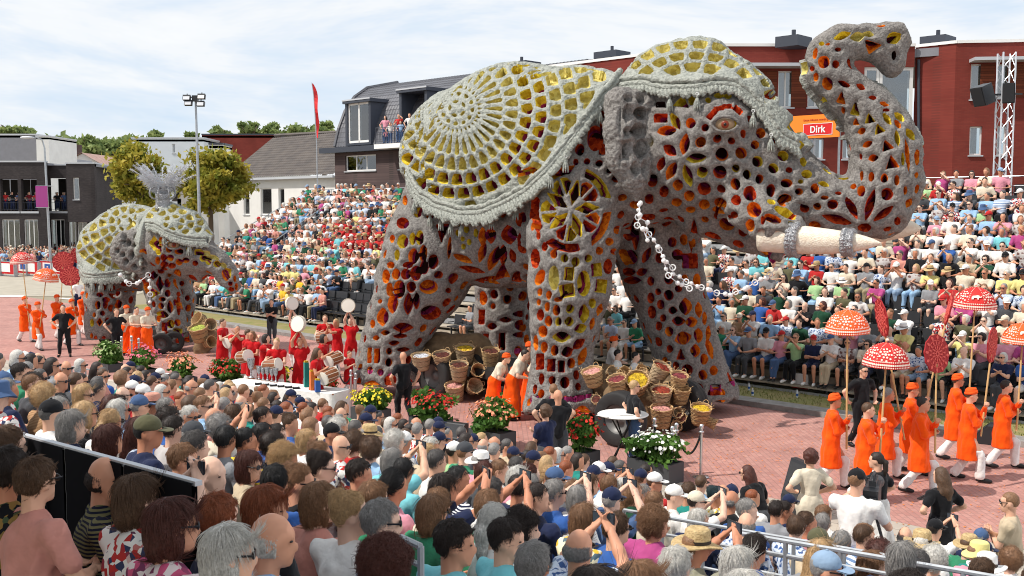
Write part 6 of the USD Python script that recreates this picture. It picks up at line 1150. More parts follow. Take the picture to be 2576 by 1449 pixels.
HS = rings(188.7 + 330 * .3906, 345.9 + 560 * .3906, [8, 22, 42, 66, 92, 114, 136], [5, 10, 16, 20, 26, 30], 1.0, 1.0, 6.5, BP2, .2, 4, 'YYYYYY') + rings(188.7 + 640 * .3906, 345.9 + 560 * .3906, [8, 24, 42, 60, 78], [6, 10, 16, 20], 1.2, .9, 6.5, CQ2, .2, 4, 'YYYY')
HS += holes('C', '''500 680 34 50 y d; 555 660 20 50 o p 10; 530 730 18 30 y; 592 662 16 20 y; 690 675 18 20 y; 665 735 28 18 o; 600 720 18 22 o; 735 718 22 20 y; 800 690 24 10 Y; 790 735 22 18 y q; 840 740 26 14 Y q 10; 820 780 20 20 y; 855 790 20 32 y; 895 768 34 14 Y e 20; 912 815 22 22 y; 960 820 20 16 Y e 30; 965 890 20 36 o e -20; 985 870 22 30 y q 10; 1035 910 10 20 o; 1000 945 16 14 r; 1045 965 10 24 o; 1005 985 20 14 r; 565 780 18 22 r; 610 780 20 20 o; 525 800 14 26 o; 570 825 24 20 r; 665 808 22 20 o; 620 835 22 16 r; 710 795 22 16 o; 770 815 16 18 r; 560 860 30 14 r p;
500 890 34 26 r d; 545 940 28 46 r d; 600 935 20 24 r; 655 890 22 30 r; 455 970 26 36 o; 515 1000 32 28 y t 90; 600 1000 18 22 r; 560 1040 22 14 o; 550 1085 18 18 o; 615 1090 20 40 o p; 560 1140 44 22 y p 10; 530 1170 14 18 o; 500 1075 12 18 r; 615 1200 26 26 y; 665 1190 20 20 o; 570 1220 16 26 r q; 600 1275 22 22 r q; 665 1255 30 26 y q; 595 1335 18 22 r q; 660 1320 32 24 r a; 725 1305 18 22 o; 675 1080 14 60 r; 715 1070 22 40 o; 680 1005 18 14 r; 650 1060 10 18 r;
145 1080 18 24 o; 200 1080 16 22 r; 160 1190 22 28 o d; 218 1185 18 24 r; 105 1195 12 24 y; 120 1140 10 14 o; 130 1300 16 22 r a; 190 1305 24 24 r a; 205 1045 26 16 r; 180 1130 16 14 r; 240 1100 18 20 r; 100 1280 10 18 o; 245 970 22 16 r; 180 960 22 20 r; 320 950 26 18 r; 120 960 12 30 o; 160 1010 26 14 r p; 250 1020 28 12 r p 30; 420 925 26 16 r''')
r2 = perforate(sv, sf, HS, (P(188.7 + 400 * .3906, 345.9 + 700 * .3906, 40.2), unit([.36, .93, 0])), small_cover, .32, (.15, .22, .10), 5)
ELS = elephant(r2, 'elephant_float', 'smaller elephant float with feather headdress and round ear behind the drummers', None)
sx_, sy_, sd_ = proj(sv)
trim(ELS, sv, sx_, sy_, BL2[:6], 4.6, .26, .06, 8); trim(ELS, sv, sx_, sy_, CP2[:-1], 5.2, .2, .06, 9)
for a, b in [(165, 905), (225, 895), (110, 905), (575, 600), (735, 665)]: tassel(ELS, on_surface(sv, sx_, sy_, cpt([(a, b)]), .25)[0], .55)
eye(ELS, sv, sx_, sy_, 188.7 + 637 * .3906, 345.9 + 692 * .3906, .42, .06)
e2 = cone_chain(ct([(360, 660, 38.4, 80), (420, 660, 38.3, 80), (450, 740, 38.2, 72), (460, 820, 38.2, 62)])) + cone_chain(ct([(330, 690, 38.4, 76), (310, 740, 38.5, 60), (350, 790, 38.4, 66), (430, 830, 38.3, 60)])) + cone_chain(ct([(390, 740, 38.35, 80), (400, 780, 38.35, 70)]))
cE = P(188.7 + 400 * .3906, 345.9 + 740 * .3906, 38.0); e2 = [('c', cE + (a - cE) * [1, .25, 1], ra * .8, cE + (b - cE) * [1, .25, 1], rb * .8) for _, a, ra, b, rb in e2]
eh = [(shape(k, 188.7 + x * .3906, 345.9 + y * .3906, a * .3906, b * .3906, 0), .4) for k, x, y, a, b in (('e', 315, 635, 16, 22), ('e', 398, 640, 18, 18), ('p', 340, 680, 20, 26), ('p', 395, 695, 26, 12), ('e', 310, 670, 12, 14), ('p', 365, 755, 14, 28), ('e', 438, 763, 20, 20), ('e', 325, 800, 16, 20), ('e', 380, 835, 18, 18), ('e', 448, 852, 18, 16), ('e', 270, 730, 12, 14), ('e', 305, 755, 14, 16))]
part('ear', ear_mesh(e2, eh, .06), m_grey, ELS, True)
beads(ELS, [(188.7 + a * .3906, 345.9 + b * .3906, 37.7) for a, b in [(290, 890), (330, 930), (380, 950), (430, 920), (460, 890), (480, 930), (490, 1000), (485, 1050)]], .075, 12, 38)
hb_ = on_surface(sv, sx_, sy_, [(410, 530)], -.3)[0]; R_ = 17 * 38.5 / FPX
part('crown_base', xf(lathe([(R_ * 1.1, 0), (R_ * 1.12, .12), (R_, .2), (R_, .5), (R_ * 1.05, .62), (R_ * .8, .64)], 20), None, hb_), m_glit, ELS, True)
for k in range(8): a = k / 8 * 2 * PI; b = np.arange(12) / 12 * 2 * PI; part('crown_loop', xf(tube(np.stack([.20 * np.cos(b), 0 * b, .22 * np.sin(b) + .2], 1), .03, 5, closed=True), rot(rz=a), hb_ + [R_ * math.cos(a) * 1.15, R_ * math.sin(a) * 1.15, .45]), m_glit, ELS, True)
r_ = np.random.default_rng(4)
for k in range(46):
    a, el_ = r_.uniform(0, 2 * PI), r_.uniform(.15, .95); L = r_.uniform(1.0, 1.75); s = np.linspace(0, 1, 9); d = V3(math.cos(a), math.sin(a) * .7, 0); q = hb_ + V3(0, 0, .55) + d * .1 + s[:, None] * L * (d * el_ * .6 + V3(0, 0, 1 - .3 * el_)) + (s**2)[:, None] * (d * .45 - V3(0, 0, .35)) * L * .5
    f = part('feather', tube(q, .012, 4), m_feather, ELS, True); bb = []
    for i in range(26):
        t = .12 + .88 * i / 26; c = np.array([np.interp(t, s, q[:, j]) for j in range(3)]); u = unit(q[min(8, int(t * 8) + 1)] - q[max(0, int(t * 8) - 1)]); sd = unit(np.cross(u, V3(*r_.normal(0, 1, 3)))); w = .20 * math.sin(min(1, t * 1.15 + .1) * PI * .92) + .04
        for g in (1, -1): bb.append(np.array([c - u * .012, c + u * .014, c + sd * g * w + u * .09 - V3(0, 0, .03)]))
    bb = np.array(bb).reshape(-1, 3); part('barbs', (bb, np.arange(len(bb)).reshape(-1, 3)), m_feather, f)
# chassis and wheels under both floats
m_tyre = mat('tyre_rubber', lin(44, 42, 42), .75, var=.3, vscale=6, bump=.3, bscale=30); m_iron2 = mat('chassis_black', lin(38, 36, 35), .7)
def wheel(par, c, r, w, ax):
    R = frame(ax); t = part('wheel', xf(lathe([(r * .55, -w * .5), (r * .9, -w * .5), (r * .985, -w * .38), (r, -w * .2), (r * .975, -w * .16), (r, -w * .1), (r, w * .1), (r * .975, w * .16), (r, w * .2), (r * .985, w * .38), (r * .9, w * .5), (r * .55, w * .5), (r * .52, w * .3), (r * .52, -w * .3), (r * .55, -w * .5)], 28, False), R, c), m_tyre, par, True)
    part('rim', xf(cat(lathe([(r * .53, w * .35), (r * .42, w * .1), (r * .2, w * .05), (r * .14, w * .25), (.001, w * .25)], 20, False), lathe([(r * .53, -w * .35), (r * .42, -w * .1), (r * .2, -w * .05), (.001, -w * .2)], 20, False)), R, c), mat('rim_grey', lin(110, 108, 106), .5, metal=.4), t, True)
LT2 = LT
for x, y, d in ((1078, 965, 28.9), (1540, 1090, 23.9), (1700, 1050, 25.8), (1170, 955, 30.6)):
    c = G(x, y + 38); r = .62; wheel(ELB, c + LT * .3 + [0, 0, r], r, .42, -LT)
mid0, mid1 = P(1090, 900, 31), P(1640, 940, 25.8); part('chassis', cat(bar((mid0[0], mid0[1], .75), (mid1[0], mid1[1], .75), 2.2, .25), bar((mid0[0], mid0[1], .5), (mid1[0], mid1[1], .5), .5, .4)), m_iron2, ELB)
for x, y in ((400, 893), (432, 888), (268, 872), (330, 868)): c = G(x, y); wheel(ELS, c + [0, .25, .38], .38, .26, V3(.25, -1, 0))
m0, m1 = P(260, 860, 40.5), P(440, 860, 39.5); part('chassis', bar((m0[0], m0[1], .6), (m1[0], m1[1], .6), 1.8, .2), m_iron2, ELS)
# ------------------------------------------------------------------ baskets
def wickermat(name, c1, c2): 
    n = {"tc": ("texture_coordinate", {}), "w": ("wave_texture", {"wave_type": "bands", "bands_direction": "z", "scale": 9.0, "distortion": 2.0, "detail_scale": 3.0}), "n": ("noise_texture", {"scale": 22.0, "detail": 3.0}), "mx": ("mix_float", {"fac": .45}), "r": ("rgb_ramp", {"ramp": [(.25, c2), (.65, c1)]}), "b": ("bump", {"strength": .9, "distance": .012}), "p": ("principled_bsdf", {"roughness": .75})}
    return usdkit.material(stage, '/World/Looks/' + name, n, [("tc.object", "w.vector"), ("tc.object", "n.vector"), ("w.fac", "mx.a"), ("n.fac", "mx.b"), ("mx.result", "r.fac"), ("r.color", "p.base_color"), ("mx.result", "b.height"), ("b.normal", "p.normal")], surface="p.BSDF")
m_wick = wickermat('wicker', lin(206, 172, 124), lin(138, 104, 68)); m_wick2 = wickermat('wicker_dark', lin(184, 148, 102), lin(112, 82, 54)); m_wick3 = wickermat('wicker_grey', lin(196, 172, 138), lin(128, 106, 80)); m_sack = mat('sackcloth', lin(138, 114, 86), .95, col2=lin(110, 88, 64), vscale=5, bump=.6, bscale=30); m_hoop = mat('basket_hoop', lin(92, 74, 56), .8)
PET = {'pink': (214, 150, 140), 'red': (150, 56, 36), 'yellow': (222, 182, 44), 'wine': (134, 58, 62), 'white': (214, 216, 224), 'brown': (96, 46, 36), 'lime': (172, 182, 82), None: None}
m_pet = {k: mat('petals_' + k, lin(*c), .9, col2=tuple(x * .5 for x in lin(*c)), vscale=26, bump=1.0, bscale=30, voro=True, bdist=.03) for k, c in PET.items() if k}
def basket(c, r, h, fill, tilt, az, label, group='baskets of petals'):
    r_ = np.random.default_rng(int(abs(c[0] * 97 + c[2] * 31)) + 1); t = thing('basket', label, 'basket', c, 0, group); R = frame(V3(math.sin(tilt) * math.cos(az), math.sin(tilt) * math.sin(az), math.cos(tilt)), (0, 1, 0))
    n = 28; zz = np.linspace(0, 1, 12); V = []
    for j, z in enumerate(zz):
        a = np.arange(n) / n * 2 * PI; rr = r * (.74 + .26 * z) * (1 + .035 * np.where((np.arange(n) + j) % 2, 1, -1)); V.append(np.stack([rr * np.cos(a), rr * np.sin(a), z * h + 0 * a], 1))
    V.append(V[-1] * [.9, .9, 1]); V.append(V[0] * [.92, .92, 1] + [0, 0, h * .1]); V = np.vstack(V); F = []
    for j in range(13):
        for k in range(n): q = (k + 1) % n; F += [[j*n+k, j*n+q, (j+1)*n+q], [j*n+k, (j+1)*n+q, (j+1)*n+k]]
    b0 = len(V); V = np.vstack([V, [[0, 0, 0]]]); F += [[b0, (k + 1) % n, k] for k in range(n)]
    part('wicker', xf((V, np.array(F)), R), [m_wick, m_wick2, m_wick3][int(abs(c[0] * 31)) % 3], t, True); a = np.arange(24) / 24 * 2 * PI; ring = lambda z, rr, q: tube(np.stack([rr * np.cos(a), rr * np.sin(a), z + .008 * np.sin(a * 9)], 1), q, 6, closed=True)
    part('rim', xf(ring(h, r * 1.0, r * .06), R), m_wick, t, True); part('hoop', xf(ring(h * .35, r * .87, r * .022), R), m_hoop, t); part('hoop', xf(ring(h * .72, r * .96, r * .022), R), m_hoop, t)
    for s in (0, PI):
        u = np.linspace(0, PI, 9); part('handle', xf(xf(tube(np.stack([.05 * np.sin(u) + r * .98, r * .28 * np.cos(u), h + r * .3 * np.sin(u)], 1), r * .035, 5), rot(rz=s + 1.0)), R), m_wick, t, True)
    part('straw_ends', xf(cat(*[tube([(r * math.cos(b), r * math.sin(b), h), (r * 1.25 * math.cos(b + g), r * 1.25 * math.sin(b + g), h + r * z)], .006, 3) for b, g, z in zip(r_.uniform(0, 6.28, 9), r_.normal(0, .3, 9), r_.uniform(-.1, .4, 9))]), R), m_wick, t, kind='stuff')
    if fill:
        v, f = ball((0, 0, 0), (r * .9, r * .9, r * .16), 3); v = v + (meshkit.noise(v * 28, 2) - .5)[:, None] * V3(.2, .2, 1) * r * .22; part('petals', xf((v + [0, 0, h * .86], f), R), m_pet[fill], t, True)
    return t
BK = '''B 600 1060 68 100 pink .35 3.9 broad basket of pale pink petals beside the near front leg;B 1025 1030 66 110 red .55 5.6 tilted basket of dark red petals topmost beside the far front leg;B 1150 1085 58 95 wine .35 5.0 basket of dusky pink petals leaning on the far front leg;B 760 1110 64 105 wine .4 4.0 basket of wine red petals under the two white shirted riders;B 885 1105 74 110 yellow .75 4.6 tilted basket of yellow petals behind the blond host;B 1038 1180 70 100 red .3 4.7 basket of red petals in the middle of the front stack;B 1165 1175 58 100 - .25 5.0 plain basket squeezed between the red and yellow ones;B 1040 1310 72 125 pink .22 4.6 large basket of pink petals lowest in the front stack;B 1290 1300 68 110 yellow .3 4.9 basket of yellow petals at the right end of the front stack;B 715 1030 38 40 - 1.2 5.2 small basket with a white band left of three behind the stack;B 800 1030 38 40 - 1.2 4.9 small basket with a white band in the middle of three behind the stack;B 905 1020 40 40 - 1.1 5.2 small basket with a white band right of three behind the stack;B 1140 1290 34 55 - 1.3 4.9 small empty basket lying below the plain one;B 1168 1325 34 50 brown 1.1 4.5 small basket of brown petals between pink and yellow baskets;B 1142 1380 36 60 - 1.2 4.3 lowest small basket hanging on its side;B 1350 1350 36 80 - 1.9 5.9 small banded basket lying against the toe of the far front leg;B 625 1212 32 50 brown .9 4.2 small round basket above the front tyre;B 715 1205 32 50 - 1.1 4.4 small empty basket beside the brown filled one above the tyre;
E 375 1115 52 75 white .2 4.6 basket of white petals beside the near hind leg;E 485 1110 50 80 brown .3 4.6 basket of brown red petals next to the white petals;E 605 1075 52 80 yellow .3 4.8 basket of yellow petals highest of the rear stack;E 740 1090 48 80 brown .3 4.8 basket of brown petals at the right end of the rear stack;E 575 1165 50 85 brown .3 4.7 basket of dark petals below the yellow one;E 553 1275 52 90 pink .3 4.5 basket of pink petals lowest of the rear stack beside the tyre;E 670 1165 36 55 - 1.2 5.0 small banded basket lying upper at the pushers;E 650 1250 42 60 - 1.1 5.2 small banded basket lying lower at the pushers;
C 800 1260 62 90 lime .35 4.4 basket of lime petals at the small elephant;C 865 1210 40 60 - 1.2 5.4 small banded basket behind the lime petals;C 865 1320 38 60 - 1.3 5.6 lower banded basket beside the lime petals;C 800 1175 46 50 - 1.0 4.0 upturned basket on top of the small float'''
for it in BK.replace('\n', '').split(';'):
    w_ = it.split(); ox, oy, k = TILES[w_[0]]; zx, zy, rr, hh = map(float, w_[1:5]); px, py = ox + zx * k, oy + zy * k
    d = {'B': 24.0 + max(0, 1120 - zy) * .0045 - (.25 if zy > 1250 else 0), 'E': 28.2 + max(0, 1160 - zy) * .008, 'C': 36.7 + max(0, 1250 - zy) * .006}[w_[0]]; r = rr * k * d / FPX; h = hh * k * d / FPX * 1.05; tl, az = float(w_[6]), float(w_[7])
    c = P(px, py, d) - V3(math.sin(tl) * math.cos(az), math.sin(tl) * math.sin(az), math.cos(tl)) * h * .55; basket(c, r, h, None if w_[5] == '-' else w_[5], tl, az, ' '.join(w_[8:]))
def mound(name, label, pts, m=m_sack):
    v, f = sdf(cone_chain(pts), .07, .25); n = vnormals(v, f); t = part(name, (v + n * ((meshkit.fbm(v * 2.6, 3, 3) - .5) * .35)[:, None], f), m, None, True, label=label, cat='sackcloth')
mound('sackcloth', 'brown sackcloth heaped behind the front baskets', [(1530, 960, 25.8, 45), (1580, 1000, 25.2, 60), (1650, 1010, 25.2, 62), (1720, 1020, 25.6, 50), (1640, 1070, 24.8, 40)])
mound('sackcloth', 'brown sackcloth heaped behind the rear baskets', [(1060, 880, 30.0, 26), (1120, 880, 29.8, 40), (1190, 890, 29.6, 44), (1230, 910, 29.4, 34), (1180, 950, 29.2, 34)])
mound('sackcloth', 'brown sackcloth hanging beside the small elephant float', [(505, 812, 38.2, 20), (520, 850, 37.8, 26), (505, 885, 37.6, 22)])
# ------------------------------------------------------------------ performers and helpers
def foot(x, ytop): return G(x, (ytop - 177) / .659)
def perf(x, yf, pose, rz, label, shirt, trousers, hair=None, hat=None, skin=0, glasses=False, scale=1.0, h=.026, group=None, z=0.0, shoes=None):
    p = G(x, yf) if not hasattr(x, '__len__') else np.asarray(x, float); B = body_parts(pose, h); mn = B['shoes'][0][:, 2].min(); pos = (p[0], p[1], z - mn * scale)
    assert label not in LABELS, label; LABELS.add(label)
    t = add_person(dict(pos=pos, rz=rz, pose=pose, h=h, skin=skin, shirt=shirt, trousers=trousers, hair=hair, hat=hat, glasses=glasses, scale=scale, label=label, group=group, shoes=shoes or m_shoe))
    hands = [rot(rz=rz) @ w_ * scale + np.array(pos) for w_, _ in B['hands']]; return t, hands, np.array(pos), B
TUR = ('turban', mat('turban_orange', lin(250, 92, 16), .85, var=.3, vscale=12, bump=.5, bscale=20), 'orange'); AHEAD = math.atan2(-U3[1], -U3[0]); RD = AHEAD + .42
m_bamboo = mat('bamboo_pole', lin(206, 166, 112), .6, var=.2, vscale=8); m_umo = mat('parasol_orange', lin(244, 90, 26), .7, var=.08, vscale=4); m_umr = mat('parasol_red', lin(206, 42, 38), .7, var=.08, vscale=4); m_umw = mat('parasol_print', lin(238, 214, 198), .7)
m_fan = mat('fan_red', lin(150, 26, 30), .7); m_fanp = mat('fan_print', lin(206, 86, 78), .7)
ELEPH = np.array([(-1, -.5), (-.95, .15), (-.7, .5), (.0, .6), (.3, .75), (.75, .65), (.95, .3), (1.25, .35), (1.35, .6), (1.45, .5), (1.35, .15), (1.0, .0), (.75, .0), (.7, -.5), (.4, -.5), (.35, -.1), (-.4, -.1), (-.5, -.5)]) * .12
def umbrella(top, foot_, R, m, label, el=False):
    top, foot_ = np.asarray(top), np.asarray(foot_); ax = unit(unit(top - foot_) + .22 * unit((EYE - top) * [1, 1, 0])); t = thing('parasol', label, 'parasol', top); Rm = frame(ax, (0, 1, 0)); n = 8; H = R * .95
    def pt(a, s): k = (a / (2 * PI) * n) % 1; rr = R * math.sin(s * 1.42) / math.sin(1.42) * (1 - .055 * s * math.sin(k * PI)); return V3(rr * math.cos(a), rr * math.sin(a), H * (math.cos(s * 1.42) - 1) / (1 - math.cos(1.42)) * 1.0 + .012 * s * 0)
    for g in range(n):
        A = [g / n * 2 * PI + i / 6 / n * 2 * PI for i in range(7)]; V, F = [], []
        for s in np.linspace(.02, 1, 8): V += [pt(a if (a - A[-1]) < -1e-9 else a - 1e-6, s) for a in A]
        for j in range(7):
            for i in range(6): q = j * 7 + i; F += [[q, q + 7, q + 8], [q, q + 8, q + 1]]
        part('panel', xf((np.array(V), np.array(F)), Rm), m, t, True)
        # white print: a flower of dots, dotted seams and a border
        off = V3(0, 0, .006); am = (A[0] + A[-1]) / 2; pr = []
        def dot(a, s, rd):
            c = pt(a, s); e1 = unit(pt(a + .02, s) - pt(a - .02, s)); e2 = unit(pt(a, min(1, s + .02)) - pt(a, s - .02)); nn = np.cross(e1, e2); nn = nn if nn[2] > 0 else -nn; b = np.arange(7) / 7 * 2 * PI; v = c + nn * .007 + rd * (np.cos(b)[:, None] * e1 + np.sin(b)[:, None] * e2); pr.append((v, np.array([[0, i, i + 1] for i in range(1, 6)])))
        if el and g % 2:
            c0 = pt(am, .62); e1 = unit(pt(am + .02, .62) - pt(am - .02, .62)); e2 = unit(pt(am, .58) - pt(am, .66)); nn = np.cross(e1, e2); v, f = prism(ELEPH * R * 1.5, .012, .018); pr.append((c0 + v[:, :1] * e1 + v[:, 1:2] * e2 + v[:, 2:] * nn, f))
        else:
            for rr, k in ((.0, 1), (.10, 6), (.19, 9)):
                for i in range(k): b = i / k * 2 * PI; dot(am + rr * math.cos(b) / .62, .60 + rr * math.sin(b), R * (.044 if rr else .06))
        for s in (.82, .90, .965):
            for i in range(9): dot(A[0] + (i + .5) / 9 * (A[-1] - A[0]), s, R * (.030 if s != .90 else .046))
        for s in np.arange(.12, .8, .07): dot(A[0] + .02 / s, s, R * .022)
        part('print', xf(cat(*pr), Rm), m_umw, t)
        part('rib', xf(tube([pt(A[0], .02) - [0, 0, .01], pt(A[0], .5) - [0, 0, .012], pt(A[0], 1.0) - [0, 0, .012]], .006, 4), Rm), m_iron2, t)
    part('pole', tube([foot_ - top, (foot_ - top) * .5, ax * -H * .1], [.021, .019, .014], 7), m_bamboo, t, True); part('finial', ball(ax * .05, .03, 1), m_umw, t, True)
def fan(c, foot_, R, yaw, label):
    c, foot_ = np.asarray(c), np.asarray(foot_); t = thing('mandala_fan', label, 'fan', c); ax = unit(c - foot_); nrm = V3(math.cos(yaw), math.sin(yaw), 0); nrm = unit(nrm - ax * (nrm @ ax)); Rm = np.stack([np.cross(ax, nrm), ax, nrm], 1)
    a = np.arange(96) / 96 * 2 * PI; part('disc', xf(prism(np.stack([R * (1 - .05 * np.abs(np.sin(a * 6))) * np.cos(a), R * (1 - .05 * np.abs(np.sin(a * 6))) * np.sin(a)], 1), -.012, .012), Rm), m_fan, t); pr = []
    for r0, r1, k, w in ((.05, .20, 8, .05), (.22, .42, 12, .055), (.46, .66, 16, .06), (.70, .93, 12, .10)):
        for i in range(k):
            b = (i + .5 * (k == 16)) / k * 2 * PI; s = shape('p', (r0 + r1) / 2 * R, 0, (r1 - r0) / 2 * R, w * R * .72); q = s @ np.array([[math.cos(b), math.sin(b)], [-math.sin(b), math.cos(b)]])
            for z0, z1 in ((.012, .02), (-.02, -.012)): pr.append(prism(q, z0, z1))
    for rr in (.21, .44, .68): bb = np.arange(40) / 40 * 2 * PI; pr += [tube(np.stack([R * rr * np.cos(bb), R * rr * np.sin(bb), 0 * bb + z], 1), .008, 4, closed=True) for z in (.013, -.013)]
    part('petal_pattern', xf(cat(*pr), Rm), m_fanp, t); part('pole', tube([foot_ - c, -ax * R * .5], .018, 7), m_bamboo, t, True)
HB_ = [('short', 'brown'), ('short', 'sand'), ('short', 'grey'), ('short', 'dark')]
BEAR = [(2087, 1230, 'bearer', RD + .1, TUR, None, 'orange turbaned bearer nearest the elephant carrying the orange flower parasol', 'u', 2132, 780, 'o', 57, 'orange parasol with white flower print held by the first turbaned bearer'),
 (2172, 1262, 'bearer_b', RD, None, HB_[0], 'bareheaded brown haired bearer in orange tunic carrying the red flower parasol', 'u', 2232, 862, 'r', 60, 'red parasol with white flower print held by the brown haired bearer'),
 (2222, 1206, 'bearer', RD + .2, None, HB_[2], 'grey haired bearer in orange tunic half hidden behind the red parasol pole', 'f', 2218, 800, 1.5, 50, 'red mandala fan seen almost edge on above the grey haired bearer'),
 (2284, 1190, 'bearer_b', RD, TUR, None, 'turbaned bearer in orange tunic striding beside the stand with bent rear leg', 'f', 2388, 775, 1.3, 46, 'red mandala fan half hidden behind the red elephant parasol'),
 (2308, 1240, 'bearer', RD - .1, None, HB_[3], 'dark haired bearer in orange tunic in the middle of the group', 'f', 2356, 890, .55, 50, 'dark red mandala fan in the middle of the bearers'),
 (2396, 1155, 'bearer', RD, TUR, None, 'turbaned bearer in orange tunic farthest from the camera beside seated spectators', 'u', 2455, 722, 'r', 54, 'red parasol with white elephant print high above the bearers'),
 (2430, 1209, 'bearer_b', RD + .1, TUR, None, 'turbaned bearer in orange tunic with white flared trousers near the drain', 'f', 2496, 868, .9, 46, 'red mandala fan tilted on its pole at the right of the group'),
 (2517, 1177, 'bearer', RD, None, HB_[3], 'dark haired bearer in orange tunic leading the group at the right edge', 'u', 2575, 812, 'o', 52, 'orange parasol with elephant print cut by the right picture edge')]
GB = 'parasol and fan bearers'
for x, yf, pose, rz, hat, hair, lb, kind, ux, uy, k1, R, l2 in BEAR:
    t, hands, pos, B = perf(x, yf, pose, rz, lb, 'saffron', 'white', hair or ('short', 'brown'), hat, int(x) % 3, scale=1.03, h=.024, group=GB); d = proj(pos)[2]; mid = (hands[0] + hands[1]) / 2; U = P(ux, uy, d - .1); ft = mid - unit(U - mid) * .45
    if kind == 'u': umbrella(U, ft, R * d / FPX, m_umo if k1 == 'o' else m_umr, l2, 'elephant' in l2)
    else: fan(U, ft, R * d / FPX, -PI / 2 + k1, l2)
LBEAR = [(64, 860, TUR, None, 'turbaned bearer leftmost of the distant orange group', 'u', 53, 634, 'r', 30, 'distant red parasol at the left edge above the barrier'), (97, 880, TUR, None, 'turbaned bearer nearest of the distant orange group', 'u', 119, 675, 'o', 32, 'distant orange parasol with elephant print'), (145, 853, TUR, None, 'turbaned bearer third of the distant orange group', 'f', 159, 659, .1, 27, 'round red mandala fan facing us beside the small elephant'), (182, 869, TUR, None, 'turbaned bearer behind the man in black with hands on hips', 'f', 176, 694, .2, 26, 'lower round red mandala fan overlapping the other'), (211, 842, TUR, None, 'tall turbaned bearer right beside the small elephant', 'f', 200, 642, .6, 22, 'red mandala fan partly hidden by the small elephant')]
for x, yf, hat, hair, lb, kind, ux, uy, k1, R, l2 in LBEAR:
    t, hands, pos, B = perf(x, yf, 'bearer_b' if int(x) % 2 else 'bearer', -.5, lb, 'saffron', 'white', ('short', 'brown'), hat, 0, scale=1.02, h=.034, group=GB); d = proj(pos)[2]; mid = (hands[0] + hands[1]) / 2; U = P(ux, uy, d - .1); ft = mid - unit(U - mid) * .45
    if kind == 'u': umbrella(U, ft, R * d / FPX, m_umo if k1 == 'o' else m_umr, l2, 'elephant' in l2)
    else: fan(U, ft, R * d / FPX, -PI / 2 + k1, l2)
perf(163, 897, 'stand_hips', -1.3, 'man in black with hands on hips in front of the distant bearers', 'black', 'black', ('short', 'dgrey'), h=.03, scale=1.03)
perf(199, 790, 'walk', 2.4, 'man in white shirt walking away behind the round fans', 'white', 'navy', ('short', 'dark'), h=.04)
perf(296, 905, 'stand', -.9, 'man in black beside the pushers of the small elephant', 'black', 'black', ('short', 'sand'), h=.03)
for x, yf, hat, lb in ((318, 893, TUR, 'orange turbaned pusher left of three under the small elephant'), (343, 897, None, 'bareheaded dark haired pusher in the middle under the small elephant'), (371, 900, TUR, 'orange turbaned pusher right of three beside the small wheel')): perf(x, yf, 'pusher_up', -.7, lb, 'cream', 'saffron', ('short', 'dark'), hat, 0, h=.03, group='float pushers')
for x, yf, hat, lb, s in ((1243, 1052, TUR, 'turbaned woman pusher bending behind the orange flower planter', .97), (1288, 1056, None, 'bearded dark haired pusher bending beside the near front leg', 1.05), (1300, 1030, TUR, 'turbaned pusher standing farther in under the belly', 1.05), (1332, 1040, None, 'dark haired pusher half hidden by the near front leg', 1.0)): perf(x, yf, 'pusher', RD, lb, 'cream', 'saffron', ('short', 'dark'), hat, 0, scale=s, group='float pushers')
perf(1018, 1063, 'walk', -1.0 + PI, 'bald man in black polo standing between hind leg and red flowers', 'black', 'black', None, h=.024, skin=1, scale=1.0)
perf(1392, 1190, 'stand', 1.6, 'short haired crew man in black with headset nearest the foot', 'black', 'khaki', ('short', 'sand'), h=.026, scale=1.0); perf(1403, 1222, 'stand_fold', 1.7, 'bald crew man in black T-shirt seen from behind', 'black', 'dgrey', None, h=.026, skin=1, scale=1.03); perf(1372, 1268, 'stand_fold', 2.4, 'curly haired man in navy T-shirt and sunglasses looking down', 'navy', 'dgrey', ('curly', 'brown'), h=.026, glasses=True)
perf(1592, 1176, 'stand', .2, 'blond host in black polo and sunglasses behind the high table', 'black', 'denim', ('short', 'blond'), h=.026, glasses=True, scale=1.0)
perf(2163, 1126, 'walk', RD - .9, 'guard in black polo and sunglasses walking between elephant and bearers', 'black', 'black', ('short', 'dark'), h=.026, glasses=True, scale=1.06); perf(685, 870, 'stand_fold', -1.6, 'man in black T-shirt with folded arms before the far seats', 'black', 'dgrey', ('short', 'brown'), h=.034)
perf(P(2040, 1150, 15.2) * [1, 1, 0], 0, 'dress', 1.7, 'woman in beige dress with short auburn hair beside the loudspeaker', 'cream', 'cream', ('curly', 'auburn'), h=.024, scale=.97); perf(P(1918, 1195, 14.6) * [1, 1, 0], 0, 'leaning', 2.3, 'woman in black leaning over with long curly brown hair', 'black', 'dgrey', ('long', 'auburn'), h=.024, glasses=True, scale=.93); perf(P(2372, 1180, 14.2) * [1, 1, 0], 0, 'dress', 1.9, 'woman in black dress with long straight brown hair', 'black', 'black', ('long', 'brown'), h=.024, scale=.96); perf(P(2212, 1140, 15.0) * [1, 1, 0], 0, 'dress', 2.3, 'woman with dark ponytail in black top and white shorts', 'black', 'white', ('pony', 'dark'), h=.024, scale=.97); perf(P(2545, 1235, 12.7) * [1, 1, 0], 0, 'stand_fold', 2.6, 'grey haired man in beige polo and glasses at the right edge', 'beige', 'khaki', ('short', 'sand'), h=.024, glasses=True)
t, hands, pos, B = perf(P(2153, 1208, 11.7) * [1, 1, 0], 0, 'cameraman', 1.0, 'cameraman in white T-shirt and black cap behind his video camera', 'white', 'navy', ('short', 'sand'), HATM['cblack'], 0, h=.022, scale=1.04, z=.46)
